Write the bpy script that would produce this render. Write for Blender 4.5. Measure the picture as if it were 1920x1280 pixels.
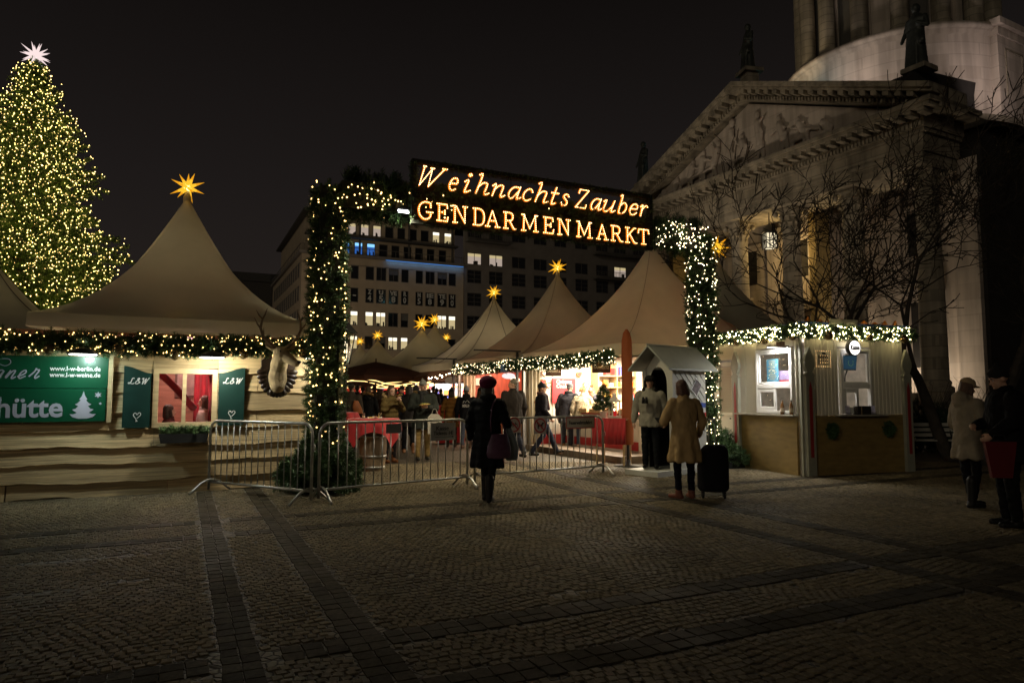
import bpy, bmesh, math, random
import numpy as np
from mathutils import Vector, Matrix, Euler

for o in list(bpy.data.objects):
    bpy.data.objects.remove(o)
SC = bpy.context.scene
COL = SC.collection
PI = math.pi
R = math.radians

# ------------------------------------------------------------------ camera
CAMZ = 1.5
TH = math.atan(100 / 1280)
cam = bpy.data.cameras.new('camera')
cam.lens = 24; cam.sensor_width = 36; cam.clip_start = 0.05; cam.clip_end = 2000
camo = bpy.data.objects.new('camera', cam); COL.objects.link(camo)
camo.location = (0, 0, CAMZ); camo.rotation_euler = (PI / 2 + TH, 0, 0)
SC.camera = camo

# ------------------------------------------------------------------ world: night sky with warm city glow near the horizon
W = bpy.data.worlds.new('World'); SC.world = W; W.use_nodes = True
nt = W.node_tree; nt.nodes.clear()
wo = nt.nodes.new('ShaderNodeOutputWorld'); bg = nt.nodes.new('ShaderNodeBackground')
tc = nt.nodes.new('ShaderNodeTexCoord'); sx = nt.nodes.new('ShaderNodeSeparateXYZ')
rp = nt.nodes.new('ShaderNodeValToRGB')
nt.links.new(tc.outputs['Generated'], sx.inputs[0]); nt.links.new(sx.outputs['Z'], rp.inputs[0])
nt.links.new(rp.outputs[0], bg.inputs[0]); nt.links.new(bg.outputs[0], wo.inputs[0])
rp.color_ramp.elements[0].position = 0.0; rp.color_ramp.elements[0].color = (0.0200, 0.0155, 0.0130, 1)
rp.color_ramp.elements[1].position = 0.62; rp.color_ramp.elements[1].color = (0.0022, 0.0017, 0.0014, 1)
e = rp.color_ramp.elements.new(0.28); e.color = (0.0120, 0.0096, 0.0090, 1)
bg.inputs[1].default_value = 1.0

# low warm glow of the street lights across the square behind the camera
sl = bpy.data.lights.new('street_glow', 'SUN'); sl.energy = 0.18; sl.angle = R(12); sl.color = (1, .86, .62)
so = bpy.data.objects.new('street_glow', sl); COL.objects.link(so); so.rotation_euler = (R(77), 0, R(-34))

SC.view_settings.view_transform = 'Standard'; SC.view_settings.look = 'None'
SC.view_settings.exposure = 0.0; SC.view_settings.gamma = 1.0
cy = SC.cycles
cy.use_denoising = True
try:
    cy.denoiser = 'OPENIMAGEDENOISE'; cy.denoising_input_passes = 'RGB_ALBEDO_NORMAL'
except Exception:
    pass
cy.max_bounces = 5; cy.diffuse_bounces = 3; cy.glossy_bounces = 2; cy.transmission_bounces = 3
cy.transparent_max_bounces = 8; cy.caustics_reflective = False; cy.caustics_refractive = False
cy.sample_clamp_indirect = 3.0; cy.sample_clamp_direct = 0.0
cy.use_light_tree = True
cy.pixel_filter_type = 'BLACKMAN_HARRIS'; cy.filter_width = 1.5

# ------------------------------------------------------------------ pixels <-> points of the place (photo pixels, 1920 x 1280)
CAM = Vector((0, 0, CAMZ))
cT, sT = math.cos(TH), math.sin(TH)
def ray(px, py):
    a = (px - 960) / 1280; b = (640 - py) / 1280
    return Vector((a, cT - b * sT, sT + b * cT))
def at(px, py, Y):
    d = ray(px, py); return CAM + d * (Y / d.y)
def gnd(px, py, z=0.0):
    d = ray(px, py); return CAM + d * ((z - CAMZ) / d.z)
def onplane(px, py, P, n):
    d = ray(px, py); return CAM + d * ((P - CAM).dot(n) / d.dot(n))

class Fr:
    """a local frame: x along the market's grid, y away, z up"""
    def __init__(s, o, deg):
        s.o = Vector((o[0], o[1], o[2] if len(o) > 2 else 0)); s.rz = R(deg)
        s.m = Matrix.Translation(s.o) @ Matrix.Rotation(s.rz, 4, 'Z'); s.i = s.m.inverted()
    def w(s, *p): return s.m @ Vector(p)
    def l(s, p): return s.i @ Vector(p)
    def py(s, px, py_, y=0.0):
        """photo pixel onto the local plane y = const"""
        n = s.m.to_3x3() @ Vector((0, 1, 0)); return s.l(onplane(px, py_, s.w(0, y, 0), n))
    def pxx(s, px, py_, x=0.0):
        n = s.m.to_3x3() @ Vector((1, 0, 0)); return s.l(onplane(px, py_, s.w(x, 0, 0), n))
GRID = 25.7

# ------------------------------------------------------------------ materials
def lin(c):
    if isinstance(c, str):
        c = c.lstrip('#'); c = [int(c[i:i + 2], 16) / 255 for i in (0, 2, 4)]
        return tuple(((x + .055) / 1.055) ** 2.4 if x > .04045 else x / 12.92 for x in c)
    return tuple(c)
_M = {}
def M(name, col=(.5, .5, .5), rough=.6, metal=0., var=.25, scale=6., bump=0., bscale=40., coat=0., trans=0., sheen=0., island=0., stretch=None, spec=.5):
    """procedural Principled material: colour broken up by noise, optional bump, per-piece tint and light passing through"""
    if name in _M: return _M[name]
    m = bpy.data.materials.new(name); m.use_nodes = True; n = m.node_tree; L = n.links
    b = n.nodes['Principled BSDF']; b.inputs['Roughness'].default_value = rough; b.inputs['Metallic'].default_value = metal
    b.inputs['Coat Weight'].default_value = coat; b.inputs['Sheen Weight'].default_value = sheen
    b.inputs['Specular IOR Level'].default_value = spec
    c = lin(col)
    t = n.nodes.new('ShaderNodeTexCoord'); src = t.outputs['Object']
    if stretch:
        mp = n.nodes.new('ShaderNodeMapping'); mp.inputs['Scale'].default_value = stretch; L.new(src, mp.inputs[0]); src = mp.outputs[0]
    nz = n.nodes.new('ShaderNodeTexNoise'); nz.inputs['Scale'].default_value = scale; nz.inputs['Detail'].default_value = 6
    L.new(src, nz.inputs['Vector'])
    r = n.nodes.new('ShaderNodeValToRGB')
    r.color_ramp.elements[0].position = .3; r.color_ramp.elements[1].position = .7
    r.color_ramp.elements[0].color = tuple(x * (1 - var) for x in c) + (1,)
    r.color_ramp.elements[1].color = tuple(min(1, x * (1 + var * .8)) for x in c) + (1,)
    L.new(nz.outputs['Fac'], r.inputs[0]); out = r.outputs[0]
    if island:
        g = n.nodes.new('ShaderNodeNewGeometry'); hs = n.nodes.new('ShaderNodeHueSaturation')
        mr = n.nodes.new('ShaderNodeMapRange'); mr.inputs['To Min'].default_value = 1 - island; mr.inputs['To Max'].default_value = 1 + island
        L.new(g.outputs['Random Per Island'], mr.inputs[0]); L.new(mr.outputs[0], hs.inputs['Value']); L.new(out, hs.inputs['Color']); out = hs.outputs[0]
    L.new(out, b.inputs['Base Color'])
    if bump:
        bn = n.nodes.new('ShaderNodeTexNoise'); bn.inputs['Scale'].default_value = bscale; bn.inputs['Detail'].default_value = 4
        L.new(src, bn.inputs['Vector'])
        bu = n.nodes.new('ShaderNodeBump'); bu.inputs['Strength'].default_value = bump; bu.inputs['Distance'].default_value = .02
        L.new(bn.outputs['Fac'], bu.inputs['Height']); L.new(bu.outputs[0], b.inputs['Normal'])
    if trans:
        o = n.nodes['Material Output']; tr = n.nodes.new('ShaderNodeBsdfTranslucent'); mx = n.nodes.new('ShaderNodeMixShader')
        mx.inputs[0].default_value = trans; L.new(out, tr.inputs[0]); L.new(b.outputs[0], mx.inputs[1]); L.new(tr.outputs[0], mx.inputs[2]); L.new(mx.outputs[0], o.inputs[0])
    _M[name] = m; return m
def masonry(m, sx_, sz, mortar=.62, streak=.45):
    """block joints and vertical soot streaks on a stone material"""
    n = m.node_tree; L = n.links; b = n.nodes['Principled BSDF']; src = b.inputs['Base Color'].links[0].from_socket
    t = n.nodes.new('ShaderNodeTexCoord'); s_ = n.nodes.new('ShaderNodeSeparateXYZ'); L.new(t.outputs['Object'], s_.inputs[0]); a = n.nodes.new('ShaderNodeMath'); L.new(s_.outputs[0], a.inputs[0]); L.new(s_.outputs[1], a.inputs[1])
    c = n.nodes.new('ShaderNodeCombineXYZ'); L.new(a.outputs[0], c.inputs[0]); L.new(s_.outputs[2], c.inputs[1]); k = n.nodes.new('ShaderNodeTexBrick'); L.new(c.outputs[0], k.inputs['Vector']); k.inputs['Scale'].default_value = 1; k.inputs['Brick Width'].default_value = sx_; k.inputs['Row Height'].default_value = sz; k.inputs['Mortar Size'].default_value = .03; k.inputs['Color1'].default_value = (1, 1, 1, 1); k.inputs['Color2'].default_value = (.80, .79, .77, 1); k.inputs['Mortar'].default_value = (mortar,) * 3 + (1,)
    mp = n.nodes.new('ShaderNodeMapping'); mp.inputs['Scale'].default_value = (1.6, 1.6, .12); L.new(t.outputs['Object'], mp.inputs[0]); z = n.nodes.new('ShaderNodeTexNoise'); z.inputs['Scale'].default_value = 1.3; z.inputs['Detail'].default_value = 7; L.new(mp.outputs[0], z.inputs['Vector']); r = n.nodes.new('ShaderNodeMapRange'); r.inputs['From Min'].default_value = .35; r.inputs['From Max'].default_value = .6; r.inputs['To Min'].default_value = 1 - streak; L.new(z.outputs['Fac'], r.inputs[0])
    x = n.nodes.new('ShaderNodeMix'); x.data_type = 'RGBA'; x.blend_type = 'MULTIPLY'; x.inputs['Factor'].default_value = 1; L.new(src, x.inputs['A']); L.new(k.outputs['Color'], x.inputs['B']); y = n.nodes.new('ShaderNodeMix'); y.data_type = 'RGBA'; y.blend_type = 'MULTIPLY'; y.inputs['Factor'].default_value = 1; L.new(x.outputs['Result'], y.inputs['A']); L.new(r.outputs[0], y.inputs['B']); L.new(y.outputs['Result'], b.inputs['Base Color']); return m
def patchy(m, scale, amt):
    """broad worn and damp patches over a surface"""
    n = m.node_tree; L = n.links; b = n.nodes['Principled BSDF']; src = b.inputs['Base Color'].links[0].from_socket; t = n.nodes.new('ShaderNodeTexCoord'); z = n.nodes.new('ShaderNodeTexNoise'); z.inputs['Scale'].default_value = scale; z.inputs['Detail'].default_value = 8; z.inputs['Roughness'].default_value = .62; L.new(t.outputs['Object'], z.inputs['Vector'])
    r = n.nodes.new('ShaderNodeMapRange'); r.inputs['From Min'].default_value = .36; r.inputs['From Max'].default_value = .62; r.inputs['To Min'].default_value = 1 - amt; r.inputs['To Max'].default_value = 1 + amt * .35; L.new(z.outputs['Fac'], r.inputs[0]); y = n.nodes.new('ShaderNodeMix'); y.data_type = 'RGBA'; y.blend_type = 'MULTIPLY'; y.inputs['Factor'].default_value = 1; L.new(src, y.inputs['A']); L.new(r.outputs[0], y.inputs['B']); L.new(y.outputs['Result'], b.inputs['Base Color'])
    q = n.nodes.new('ShaderNodeMapRange'); q.inputs['From Min'].default_value = .36; q.inputs['From Max'].default_value = .62; q.inputs['To Min'].default_value = .5; q.inputs['To Max'].default_value = b.inputs['Roughness'].default_value; L.new(z.outputs['Fac'], q.inputs[0]); L.new(q.outputs[0], b.inputs['Roughness']); return m
def E(name, col, s):
    if name in _M: return _M[name]
    m = bpy.data.materials.new(name); m.use_nodes = True; n = m.node_tree
    b = n.nodes['Principled BSDF']; n.nodes.remove(b); e = n.nodes.new('ShaderNodeEmission')
    e.inputs[0].default_value = lin(col) + (1,); e.inputs[1].default_value = s
    n.links.new(e.outputs[0], n.nodes['Material Output'].inputs[0]); _M[name] = m; return m
def GLASS(name='window_glass', tint=(1, 1, 1), refl=.07):
    if name in _M: return _M[name]
    m = bpy.data.materials.new(name); m.use_nodes = True; n = m.node_tree; n.nodes.remove(n.nodes['Principled BSDF'])
    t = n.nodes.new('ShaderNodeBsdfTransparent'); t.inputs[0].default_value = tuple(tint) + (1,)
    g = n.nodes.new('ShaderNodeBsdfGlossy'); g.inputs['Roughness'].default_value = .03
    x = n.nodes.new('ShaderNodeMixShader'); x.inputs[0].default_value = refl; n.links.new(t.outputs[0], x.inputs[1]); n.links.new(g.outputs[0], x.inputs[2])
    n.links.new(x.outputs[0], n.nodes['Material Output'].inputs[0]); _M[name] = m; return m
def wave_bump(m, scale, strength=.6, axis='Z', dist=.03, distort=2.):
    """quilting / pleats / panel grooves as relief"""
    n = m.node_tree; b = n.nodes['Principled BSDF']; t = n.nodes.new('ShaderNodeTexCoord'); w = n.nodes.new('ShaderNodeTexWave')
    w.bands_direction = axis; w.inputs['Scale'].default_value = scale; w.inputs['Distortion'].default_value = distort; w.inputs['Detail'].default_value = 2
    n.links.new(t.outputs['Object'], w.inputs['Vector']); bu = n.nodes.new('ShaderNodeBump'); bu.inputs['Strength'].default_value = strength; bu.inputs['Distance'].default_value = dist
    n.links.new(w.outputs['Fac'], bu.inputs['Height']); n.links.new(bu.outputs[0], b.inputs['Normal']); return m

# ------------------------------------------------------------------ objects
def tag(o, label=None, cat=None, group=None, kind=None):
    if label: o['label'] = label
    if cat: o['category'] = cat
    if group: o['group'] = group
    if kind: o['kind'] = kind
    return o
def thing(name, label, cat, loc=(0, 0, 0), rz=0., group=None, parent=None):
    o = bpy.data.objects.new(name, None); o.empty_display_size = .2; COL.objects.link(o)
    o.location = loc if len(loc) == 3 else (loc[0], loc[1], 0); o.rotation_euler = (0, 0, rz)
    return tag(o, label, cat, group)
def link(name, me, parent=None):
    o = bpy.data.objects.new(name, me); COL.objects.link(o)
    if parent is not None: o.parent = parent
    return o
def copy_tree(o, parent=None):
    c = o.copy(); COL.objects.link(c)
    if parent is not None: c.parent = parent
    for ch in [x for x in COL.objects if x.parent == o]: copy_tree(ch, c)
    return c

class MB:
    """collects shapes, then links them as ONE mesh object"""
    def __init__(s): s.v = []; s.f = []; s.mi = []; s.sm = []; s.x = None
    def add(s, vs, fs, mi=0, smooth=False):
        k = len(s.v)
        if s.x is not None: vs = [s.x @ Vector(p) for p in vs]
        s.v += [tuple(p) for p in vs]; s.f += [tuple(i + k for i in f) for f in fs]; s.mi += [mi] * len(fs); s.sm += [smooth] * len(fs); return s
    def box(s, c, d, mi=0, rot=None, bev=0.):
        x, y, z = d[0] / 2, d[1] / 2, d[2] / 2
        if bev > 0:
            b = min(bev, x * .9, y * .9, z * .9); vs = []; 
            for sx_ in (-1, 1):
                for sy in (-1, 1):
                    for sz in (-1, 1):
                        vs += [(sx_ * (x - b), sy * (y - b), sz * z), (sx_ * (x - b), sy * y, sz * (z - b)), (sx_ * x, sy * (y - b), sz * (z - b))]
            I = lambda a, b_, c_, k: ((a > 0) * 4 + (b_ > 0) * 2 + (c_ > 0)) * 3 + k
            fs = []
            for q in (-1, 1):
                fs.append([I(a, b_, q, 0) for a, b_ in ((-1, -1), (1, -1), (1, 1), (-1, 1))][::q])
                fs.append([I(a, q, c_, 1) for a, c_ in ((-1, -1), (-1, 1), (1, 1), (1, -1))][::q])
                fs.append([I(q, b_, c_, 2) for b_, c_ in ((-1, -1), (1, -1), (1, 1), (-1, 1))][::q])
            for a in (-1, 1):
                for b_ in (-1, 1):
                    fs.append([I(a, b_, -1, 1), I(a, b_, -1, 2), I(a, b_, 1, 2), I(a, b_, 1, 1)])
                    fs.append([I(a, -1, b_, 0), I(a, -1, b_, 2), I(a, 1, b_, 2), I(a, 1, b_, 0)])
                    fs.append([I(-1, a, b_, 0), I(-1, a, b_, 1), I(1, a, b_, 1), I(1, a, b_, 0)])
                    for c_ in (-1, 1): fs.append([I(a, b_, c_, 0), I(a, b_, c_, 1), I(a, b_, c_, 2)])
        else:
            vs = [(a * x, b_ * y, c_ * z) for a in (-1, 1) for b_ in (-1, 1) for c_ in (-1, 1)]
            fs = [(0, 1, 3, 2), (4, 6, 7, 5), (0, 4, 5, 1), (2, 3, 7, 6), (0, 2, 6, 4), (1, 5, 7, 3)]
        if rot is not None:
            m = rot if isinstance(rot, Matrix) else Euler(rot).to_matrix()
            vs = [m @ Vector(p) for p in vs]
        return s.add([(p[0] + c[0], p[1] + c[1], p[2] + c[2]) for p in vs], fs, mi)
    def bx(s, x0, x1, y0, y1, z0, z1, mi=0, bev=0.): return s.box(((x0 + x1) / 2, (y0 + y1) / 2, (z0 + z1) / 2), (x1 - x0, y1 - y0, z1 - z0), mi, None, bev)
    def tube(s, pts, r, n=8, mi=0, caps=True, closed=False, smooth=True):
        pts = [Vector(p) for p in pts]; N = len(pts)
        rs = [r] * N if not hasattr(r, '__len__') else list(r)
        vs = []; up = Vector((0, 0, 1)); pv = None
        for i, p in enumerate(pts):
            if closed: t = pts[(i + 1) % N] - pts[i - 1]
            else: t = pts[min(i + 1, N - 1)] - pts[max(i - 1, 0)]
            if t.length < 1e-9: t = Vector((0, 0, 1))
            t.normalize()
            if pv is None:
                a = up if abs(t.dot(up)) < .95 else Vector((1, 0, 0)); pv = t.cross(a).normalized()
            pv = (pv - t * pv.dot(t));
            if pv.length < 1e-6: pv = t.orthogonal()
            pv.normalize(); q = t.cross(pv)
            for k in range(n):
                an = 2 * PI * k / n; vs.append(p + (pv * math.cos(an) + q * math.sin(an)) * rs[i])
        fs = []
        for i in range(N if closed else N - 1):
            j = (i + 1) % N
            for k in range(n): fs.append((i * n + k, i * n + (k + 1) % n, j * n + (k + 1) % n, j * n + k))
        if caps and not closed: fs += [tuple(range(n))[::-1], tuple((N - 1) * n + k for k in range(n))]
        return s.add(vs, fs, mi, smooth)
    def lathe(s, prof, n=24, mi=0, c=(0, 0, 0), smooth=True, a0=0., a1=2 * PI):
        """prof = [(radius, z)]"""
        full = abs(a1 - a0 - 2 * PI) < 1e-6; k = n if full else n + 1; vs = []
        for r_, z in prof:
            for i in range(k):
                a = a0 + (a1 - a0) * i / n; vs.append((c[0] + r_ * math.cos(a), c[1] + r_ * math.sin(a), c[2] + z))
        fs = []
        for j in range(len(prof) - 1):
            for i in range(n):
                i2 = (i + 1) % k; fs.append((j * k + i, j * k + i2, (j + 1) * k + i2, (j + 1) * k + i))
        return s.add(vs, fs, mi, smooth)
    def prism(s, pts, a, b, axis='y', mi=0, inv=False):
        """pts 2-D outline extruded from a to b along the axis ('y': pts are x,z; 'x': y,z; 'z': x,y)"""
        P = {'y': lambda p, t: (p[0], t, p[1]), 'x': lambda p, t: (t, p[0], p[1]), 'z': lambda p, t: (p[0], p[1], t)}[axis]
        n = len(pts); vs = [P(p, a) for p in pts] + [P(p, b) for p in pts]
        fs = [tuple(range(n))[::-1], tuple(range(n, 2 * n))] + [(i, (i + 1) % n, n + (i + 1) % n, n + i) for i in range(n)]
        return s.add(vs, fs, mi)
    def ell(s, c, r, n=12, m=8, mi=0, rot=None):
        vs = []; rm = Euler(rot).to_matrix() if rot else None
        for j in range(m + 1):
            ph = PI * j / m - PI / 2
            for i in range(n):
                a = 2 * PI * i / n; p = Vector((r[0] * math.cos(ph) * math.cos(a), r[1] * math.cos(ph) * math.sin(a), r[2] * math.sin(ph)))
                if rm: p = rm @ p
                vs.append(p + Vector(c))
        fs = [(j * n + i, j * n + (i + 1) % n, (j + 1) * n + (i + 1) % n, (j + 1) * n + i) for j in range(m) for i in range(n)]
        return s.add(vs, fs, mi, True)
    def quad(s, a, b, c, d, mi=0): return s.add([a, b, c, d], [(0, 1, 2, 3)], mi)
    def ribbon(s, pts, w, y, th, mi=0):
        """flat brush stroke in the local x-z plane at depth y, th thick towards -y"""
        N = len(pts); vs = []
        for i in range(N):
            a = Vector(pts[max(i - 1, 0)]); b = Vector(pts[min(i + 1, N - 1)]); t = (b - a)
            if t.length < 1e-9: t = Vector((1, 0))
            t.normalize(); nn = Vector((-t.y, t.x)); ww = (w[i] if hasattr(w, '__len__') else w) / 2; p = Vector(pts[i])
            for q, yy in ((p + nn * ww, y), (p - nn * ww, y), (p - nn * ww, y - th), (p + nn * ww, y - th)): vs.append((q.x, yy, q.y))
        fs = []
        for i in range(N - 1):
            for k in range(4): fs.append((i * 4 + k, i * 4 + (k + 1) % 4, i * 4 + 4 + (k + 1) % 4, i * 4 + 4 + k))
        fs += [(0, 1, 2, 3), tuple((N - 1) * 4 + k for k in (3, 2, 1, 0))]
        return s.add(vs, fs, mi)
    def mesh(s, name, mats):
        me = bpy.data.meshes.new(name); me.from_pydata(s.v, [], s.f)
        for m in (mats if isinstance(mats, (list, tuple)) else [mats]): me.materials.append(m)
        me.polygons.foreach_set('material_index', s.mi); me.polygons.foreach_set('use_smooth', s.sm)
        bm = bmesh.new(); bm.from_mesh(me); bmesh.ops.recalc_face_normals(bm, faces=bm.faces); bm.to_mesh(me); bm.free()
        me.update(); return me
    def build(s, name, mats, parent=None): return link(name, s.mesh(name, mats), parent)

def np_mesh(name, V, F, mats, mi=None, smooth=False):
    """numpy verts (N,3) and faces (K,m) of one size to a mesh"""
    me = bpy.data.meshes.new(name); F = np.asarray(F, np.int32); k, m = F.shape
    me.vertices.add(len(V)); me.vertices.foreach_set('co', np.asarray(V, np.float32).ravel())
    me.loops.add(k * m); me.loops.foreach_set('vertex_index', F.ravel())
    me.polygons.add(k); me.polygons.foreach_set('loop_start', np.arange(0, k * m, m, dtype=np.int32))
    for x in (mats if isinstance(mats, (list, tuple)) else [mats]): me.materials.append(x)
    if mi is not None: me.polygons.foreach_set('material_index', np.asarray(mi, np.int32))
    me.polygons.foreach_set('use_smooth', np.full(k, smooth)); me.update(calc_edges=True); return me
def scatter(name, tv, tf, mats3, offs, mat, parent=None, mi=None):
    """one mesh made of a template repeated with 3x3 matrices and offsets"""
    tv = np.asarray(tv); tf = np.asarray(tf); K = len(offs)
    V = np.einsum('kij,nj->kni', mats3, tv) + offs[:, None, :]
    F = tf[None] + (np.arange(K) * len(tv))[:, None, None]
    o = link(name, np_mesh(name, V.reshape(-1, 3), F.reshape(-1, tf.shape[1]), mat, None if mi is None else np.tile(mi, K)), parent); return o
rng = np.random.default_rng(7); random.seed(7)
def rand_frames(dirs, size, rg=rng):
    """matrices whose local z is along dirs (K,3), random spin, scaled by size (K,)"""
    d = dirs / np.maximum(np.linalg.norm(dirs, axis=1, keepdims=True), 1e-9); K = len(d)
    a = rg.normal(size=(K, 3)); x = np.cross(a, d); x /= np.maximum(np.linalg.norm(x, axis=1, keepdims=True), 1e-9); y = np.cross(d, x)
    return np.stack([x, y, d], axis=2) * size[:, None, None]

# fir sprig: a stem with needle blades, unit length along z
_sv, _sf = [], []
def _blade(a, b, w):
    a = Vector(a); b = Vector(b); t = (b - a).normalized(); s_ = t.cross(Vector((random.uniform(-1, 1), random.uniform(-1, 1), .3))).normalized() * w; k = len(_sv)
    _sv.extend([tuple(a - s_), tuple(a + s_), tuple(b)]); _sf.append((k, k + 1, k + 2))
_blade((0, 0, 0), (0, 0, 1.05), .035)
for _i in range(9):
    _z = .08 + .095 * _i; _l = .42 * (1 - .45 * _i / 9)
    for _k in range(3):
        _a = _i * 1.1 + _k * 2.094; _blade((0, 0, _z), (_l * math.cos(_a), _l * math.sin(_a), _z + _l * .75), .038)
SPR_V, SPR_F = np.array(_sv), np.array(_sf)
OCT_V = np.array([(1, 0, 0), (-1, 0, 0), (0, 1, 0), (0, -1, 0), (0, 0, 1), (0, 0, -1)], float)
OCT_F = np.array([(0, 2, 4), (2, 1, 4), (1, 3, 4), (3, 0, 4), (2, 0, 5), (1, 2, 5), (3, 1, 5), (0, 3, 5)])
FIR = M('fir_needles', (.048, .100, .030), .55, var=.5, scale=3, island=.45)
FIRD = M('fir_needles_dark', (.020, .052, .022), .6, var=.5, scale=3, island=.45)
BULB = E('fairy_light_warm', (1.0, .62, .20), 8)
BULBW = E('fairy_light_white', (1.0, .78, .44), 11)
def sprigs(name, P, D, size, mat, parent): return scatter(name, SPR_V, SPR_F, rand_frames(D, size), P, mat, parent)
def bulbs(name, P, r, mat, parent):
    rr = np.full(len(P), r) * rng.uniform(.75, 1.2, len(P))
    o = scatter(name, OCT_V, OCT_F, np.eye(3)[None] * rr[:, None, None], P, mat, parent); o['kind'] = 'stuff'; return o

# soft shapes: many closed pieces fused into one continuous surface
def blob(name, els, mats, voxel=.014, smooth=4, parent=None):
    b = MB()
    for e_ in els:
        k = e_[0]
        if k == 'cap':
            p0, p1, r0, r1 = Vector(e_[1]), Vector(e_[2]), e_[3], e_[4]; d = p1 - p0; L_ = d.length or 1e-6; t = d / L_
            pts = []; rs = []
            for j in range(4): a = PI / 2 * (1 - j / 3.0001) ; pts.append(p0 - t * r0 * math.sin(a)); rs.append(max(r0 * math.cos(a), r0 * .03))
            for j in range(4): a = PI / 2 * (j / 3.0001); pts.append(p1 + t * r1 * math.sin(a)); rs.append(max(r1 * math.cos(a), r1 * .03))
            b.tube(pts, rs, 12)
        elif k == 'ell': b.ell(e_[1], e_[2], 16, 10, 0, e_[3] if len(e_) > 3 else None)
        elif k == 'loft':
            rings = e_[1]; n = 20; vs = []
            for (cx, cy_, cz), rx, ry in rings: vs += [(cx + rx * math.cos(2 * PI * i / n), cy_ + ry * math.sin(2 * PI * i / n), cz) for i in range(n)]
            fs = [(j * n + i, j * n + (i + 1) % n, (j + 1) * n + (i + 1) % n, (j + 1) * n + i) for j in range(len(rings) - 1) for i in range(n)]
            fs += [tuple(range(n))[::-1], tuple((len(rings) - 1) * n + i for i in range(n))]; b.add(vs, fs)
        elif k == 'box': b.box(e_[1], e_[2], 0, e_[3] if len(e_) > 3 else None)
    me = b.mesh('tmp', []); o = bpy.data.objects.new('tmp', me); COL.objects.link(o)
    md = o.modifiers.new('r', 'REMESH'); md.mode = 'VOXEL'; md.voxel_size = voxel; md.use_smooth_shade = True
    if smooth: ms = o.modifiers.new('s', 'SMOOTH'); ms.factor = .5; ms.iterations = smooth
    dg = bpy.context.evaluated_depsgraph_get(); out = bpy.data.meshes.new_from_object(o.evaluated_get(dg)); out.name = name
    bpy.data.objects.remove(o); bpy.data.meshes.remove(me)
    out.materials.clear()
    for m in (mats if isinstance(mats, (list, tuple)) else [mats]): out.materials.append(m)
    out.polygons.foreach_set('use_smooth', [True] * len(out.polygons))
    if parent is False: return out
    return link(name, out, parent)

# lettering: the built-in font as thin raised meshes
def text(name, body, size, mat, parent, loc, rz=0., align='CENTER', depth=.004, shear=0., bold=0., width=None, rx=PI / 2):
    cu = bpy.data.curves.new('t', 'FONT'); cu.body = body; cu.size = size; cu.align_x = align; cu.align_y = 'CENTER'; cu.extrude = depth / 2; cu.shear = shear; cu.offset = bold; cu.resolution_u = 3
    o = bpy.data.objects.new('t', cu); COL.objects.link(o); dg = bpy.context.evaluated_depsgraph_get()
    me = bpy.data.meshes.new_from_object(o.evaluated_get(dg)); bpy.data.objects.remove(o)
    me.materials.clear(); me.materials.append(mat); me.name = name
    r_ = link(name, me, parent); r_.location = loc; r_.rotation_euler = (rx, 0, rz)
    if width and len(me.vertices):
        xs = [v.co.x for v in me.vertices]; w = max(xs) - min(xs)
        if w > 1e-6: r_.scale = (width / w, 1, 1)
    return r_

def lamp(kind, loc, power, col=(1, 1, 1), target=None, size=.1, cone=90, blend=.6, name='lamp_light'):
    l = bpy.data.lights.new(name, kind); l.energy = power; l.color = lin(col)
    if kind == 'AREA': l.shape = 'RECTANGLE'; l.size, l.size_y = size if hasattr(size, '__len__') else (size, size)
    else: l.shadow_soft_size = size
    if kind == 'SPOT': l.spot_size = R(cone); l.spot_blend = blend
    o = bpy.data.objects.new(name, l); COL.objects.link(o); o.location = loc
    if target is not None: o.rotation_euler = (Vector(target) - Vector(loc)).to_track_quat('-Z', 'Y').to_euler()
    return o
# ================================================================== ground
def ground_material(name, col, scale, joints=.35):
    m = bpy.data.materials.new(name); m.use_nodes = True; n = m.node_tree; L = n.links; b = n.nodes['Principled BSDF']
    b.inputs['Roughness'].default_value = .62; t = n.nodes.new('ShaderNodeTexCoord')
    v = n.nodes.new('ShaderNodeTexVoronoi'); v.feature = 'DISTANCE_TO_EDGE'; v.inputs['Scale'].default_value = scale; L.new(t.outputs['Object'], v.inputs['Vector'])
    c = n.nodes.new('ShaderNodeTexVoronoi'); c.inputs['Scale'].default_value = scale; L.new(t.outputs['Object'], c.inputs['Vector'])
    r = n.nodes.new('ShaderNodeValToRGB'); r.color_ramp.elements[0].color = tuple(x * joints for x in col) + (1,); r.color_ramp.elements[1].color = (1, 1, 1, 1)
    r.color_ramp.elements[1].position = .12; L.new(v.outputs['Distance'], r.inputs[0])
    h = n.nodes.new('ShaderNodeHueSaturation'); h.inputs['Color'].default_value = col + (1,); s_ = n.nodes.new('ShaderNodeSeparateColor'); L.new(c.outputs['Color'], s_.inputs[0])
    mr = n.nodes.new('ShaderNodeMapRange'); mr.inputs['To Min'].default_value = .6; mr.inputs['To Max'].default_value = 1.3; L.new(s_.outputs[0], mr.inputs[0]); L.new(mr.outputs[0], h.inputs['Value'])
    mx = n.nodes.new('ShaderNodeMix'); mx.data_type = 'RGBA'; mx.blend_type = 'MULTIPLY'; mx.inputs['Factor'].default_value = 1; L.new(h.outputs[0], mx.inputs['A']); L.new(r.outputs[0], mx.inputs['B'])
    L.new(mx.outputs['Result'], b.inputs['Base Color'])
    bu = n.nodes.new('ShaderNodeBump'); bu.inputs['Strength'].default_value = .8; bu.inputs['Distance'].default_value = .015; L.new(r.outputs[0], bu.inputs['Height']); L.new(bu.outputs[0], b.inputs['Normal'])
    return m
GM = ground_material('cobble_far', (.115, .096, .066), 15)
g = MB(); g.quad((-600, -60, 0), (600, -60, 0), (600, 900, 0), (-600, 900, 0))
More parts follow.
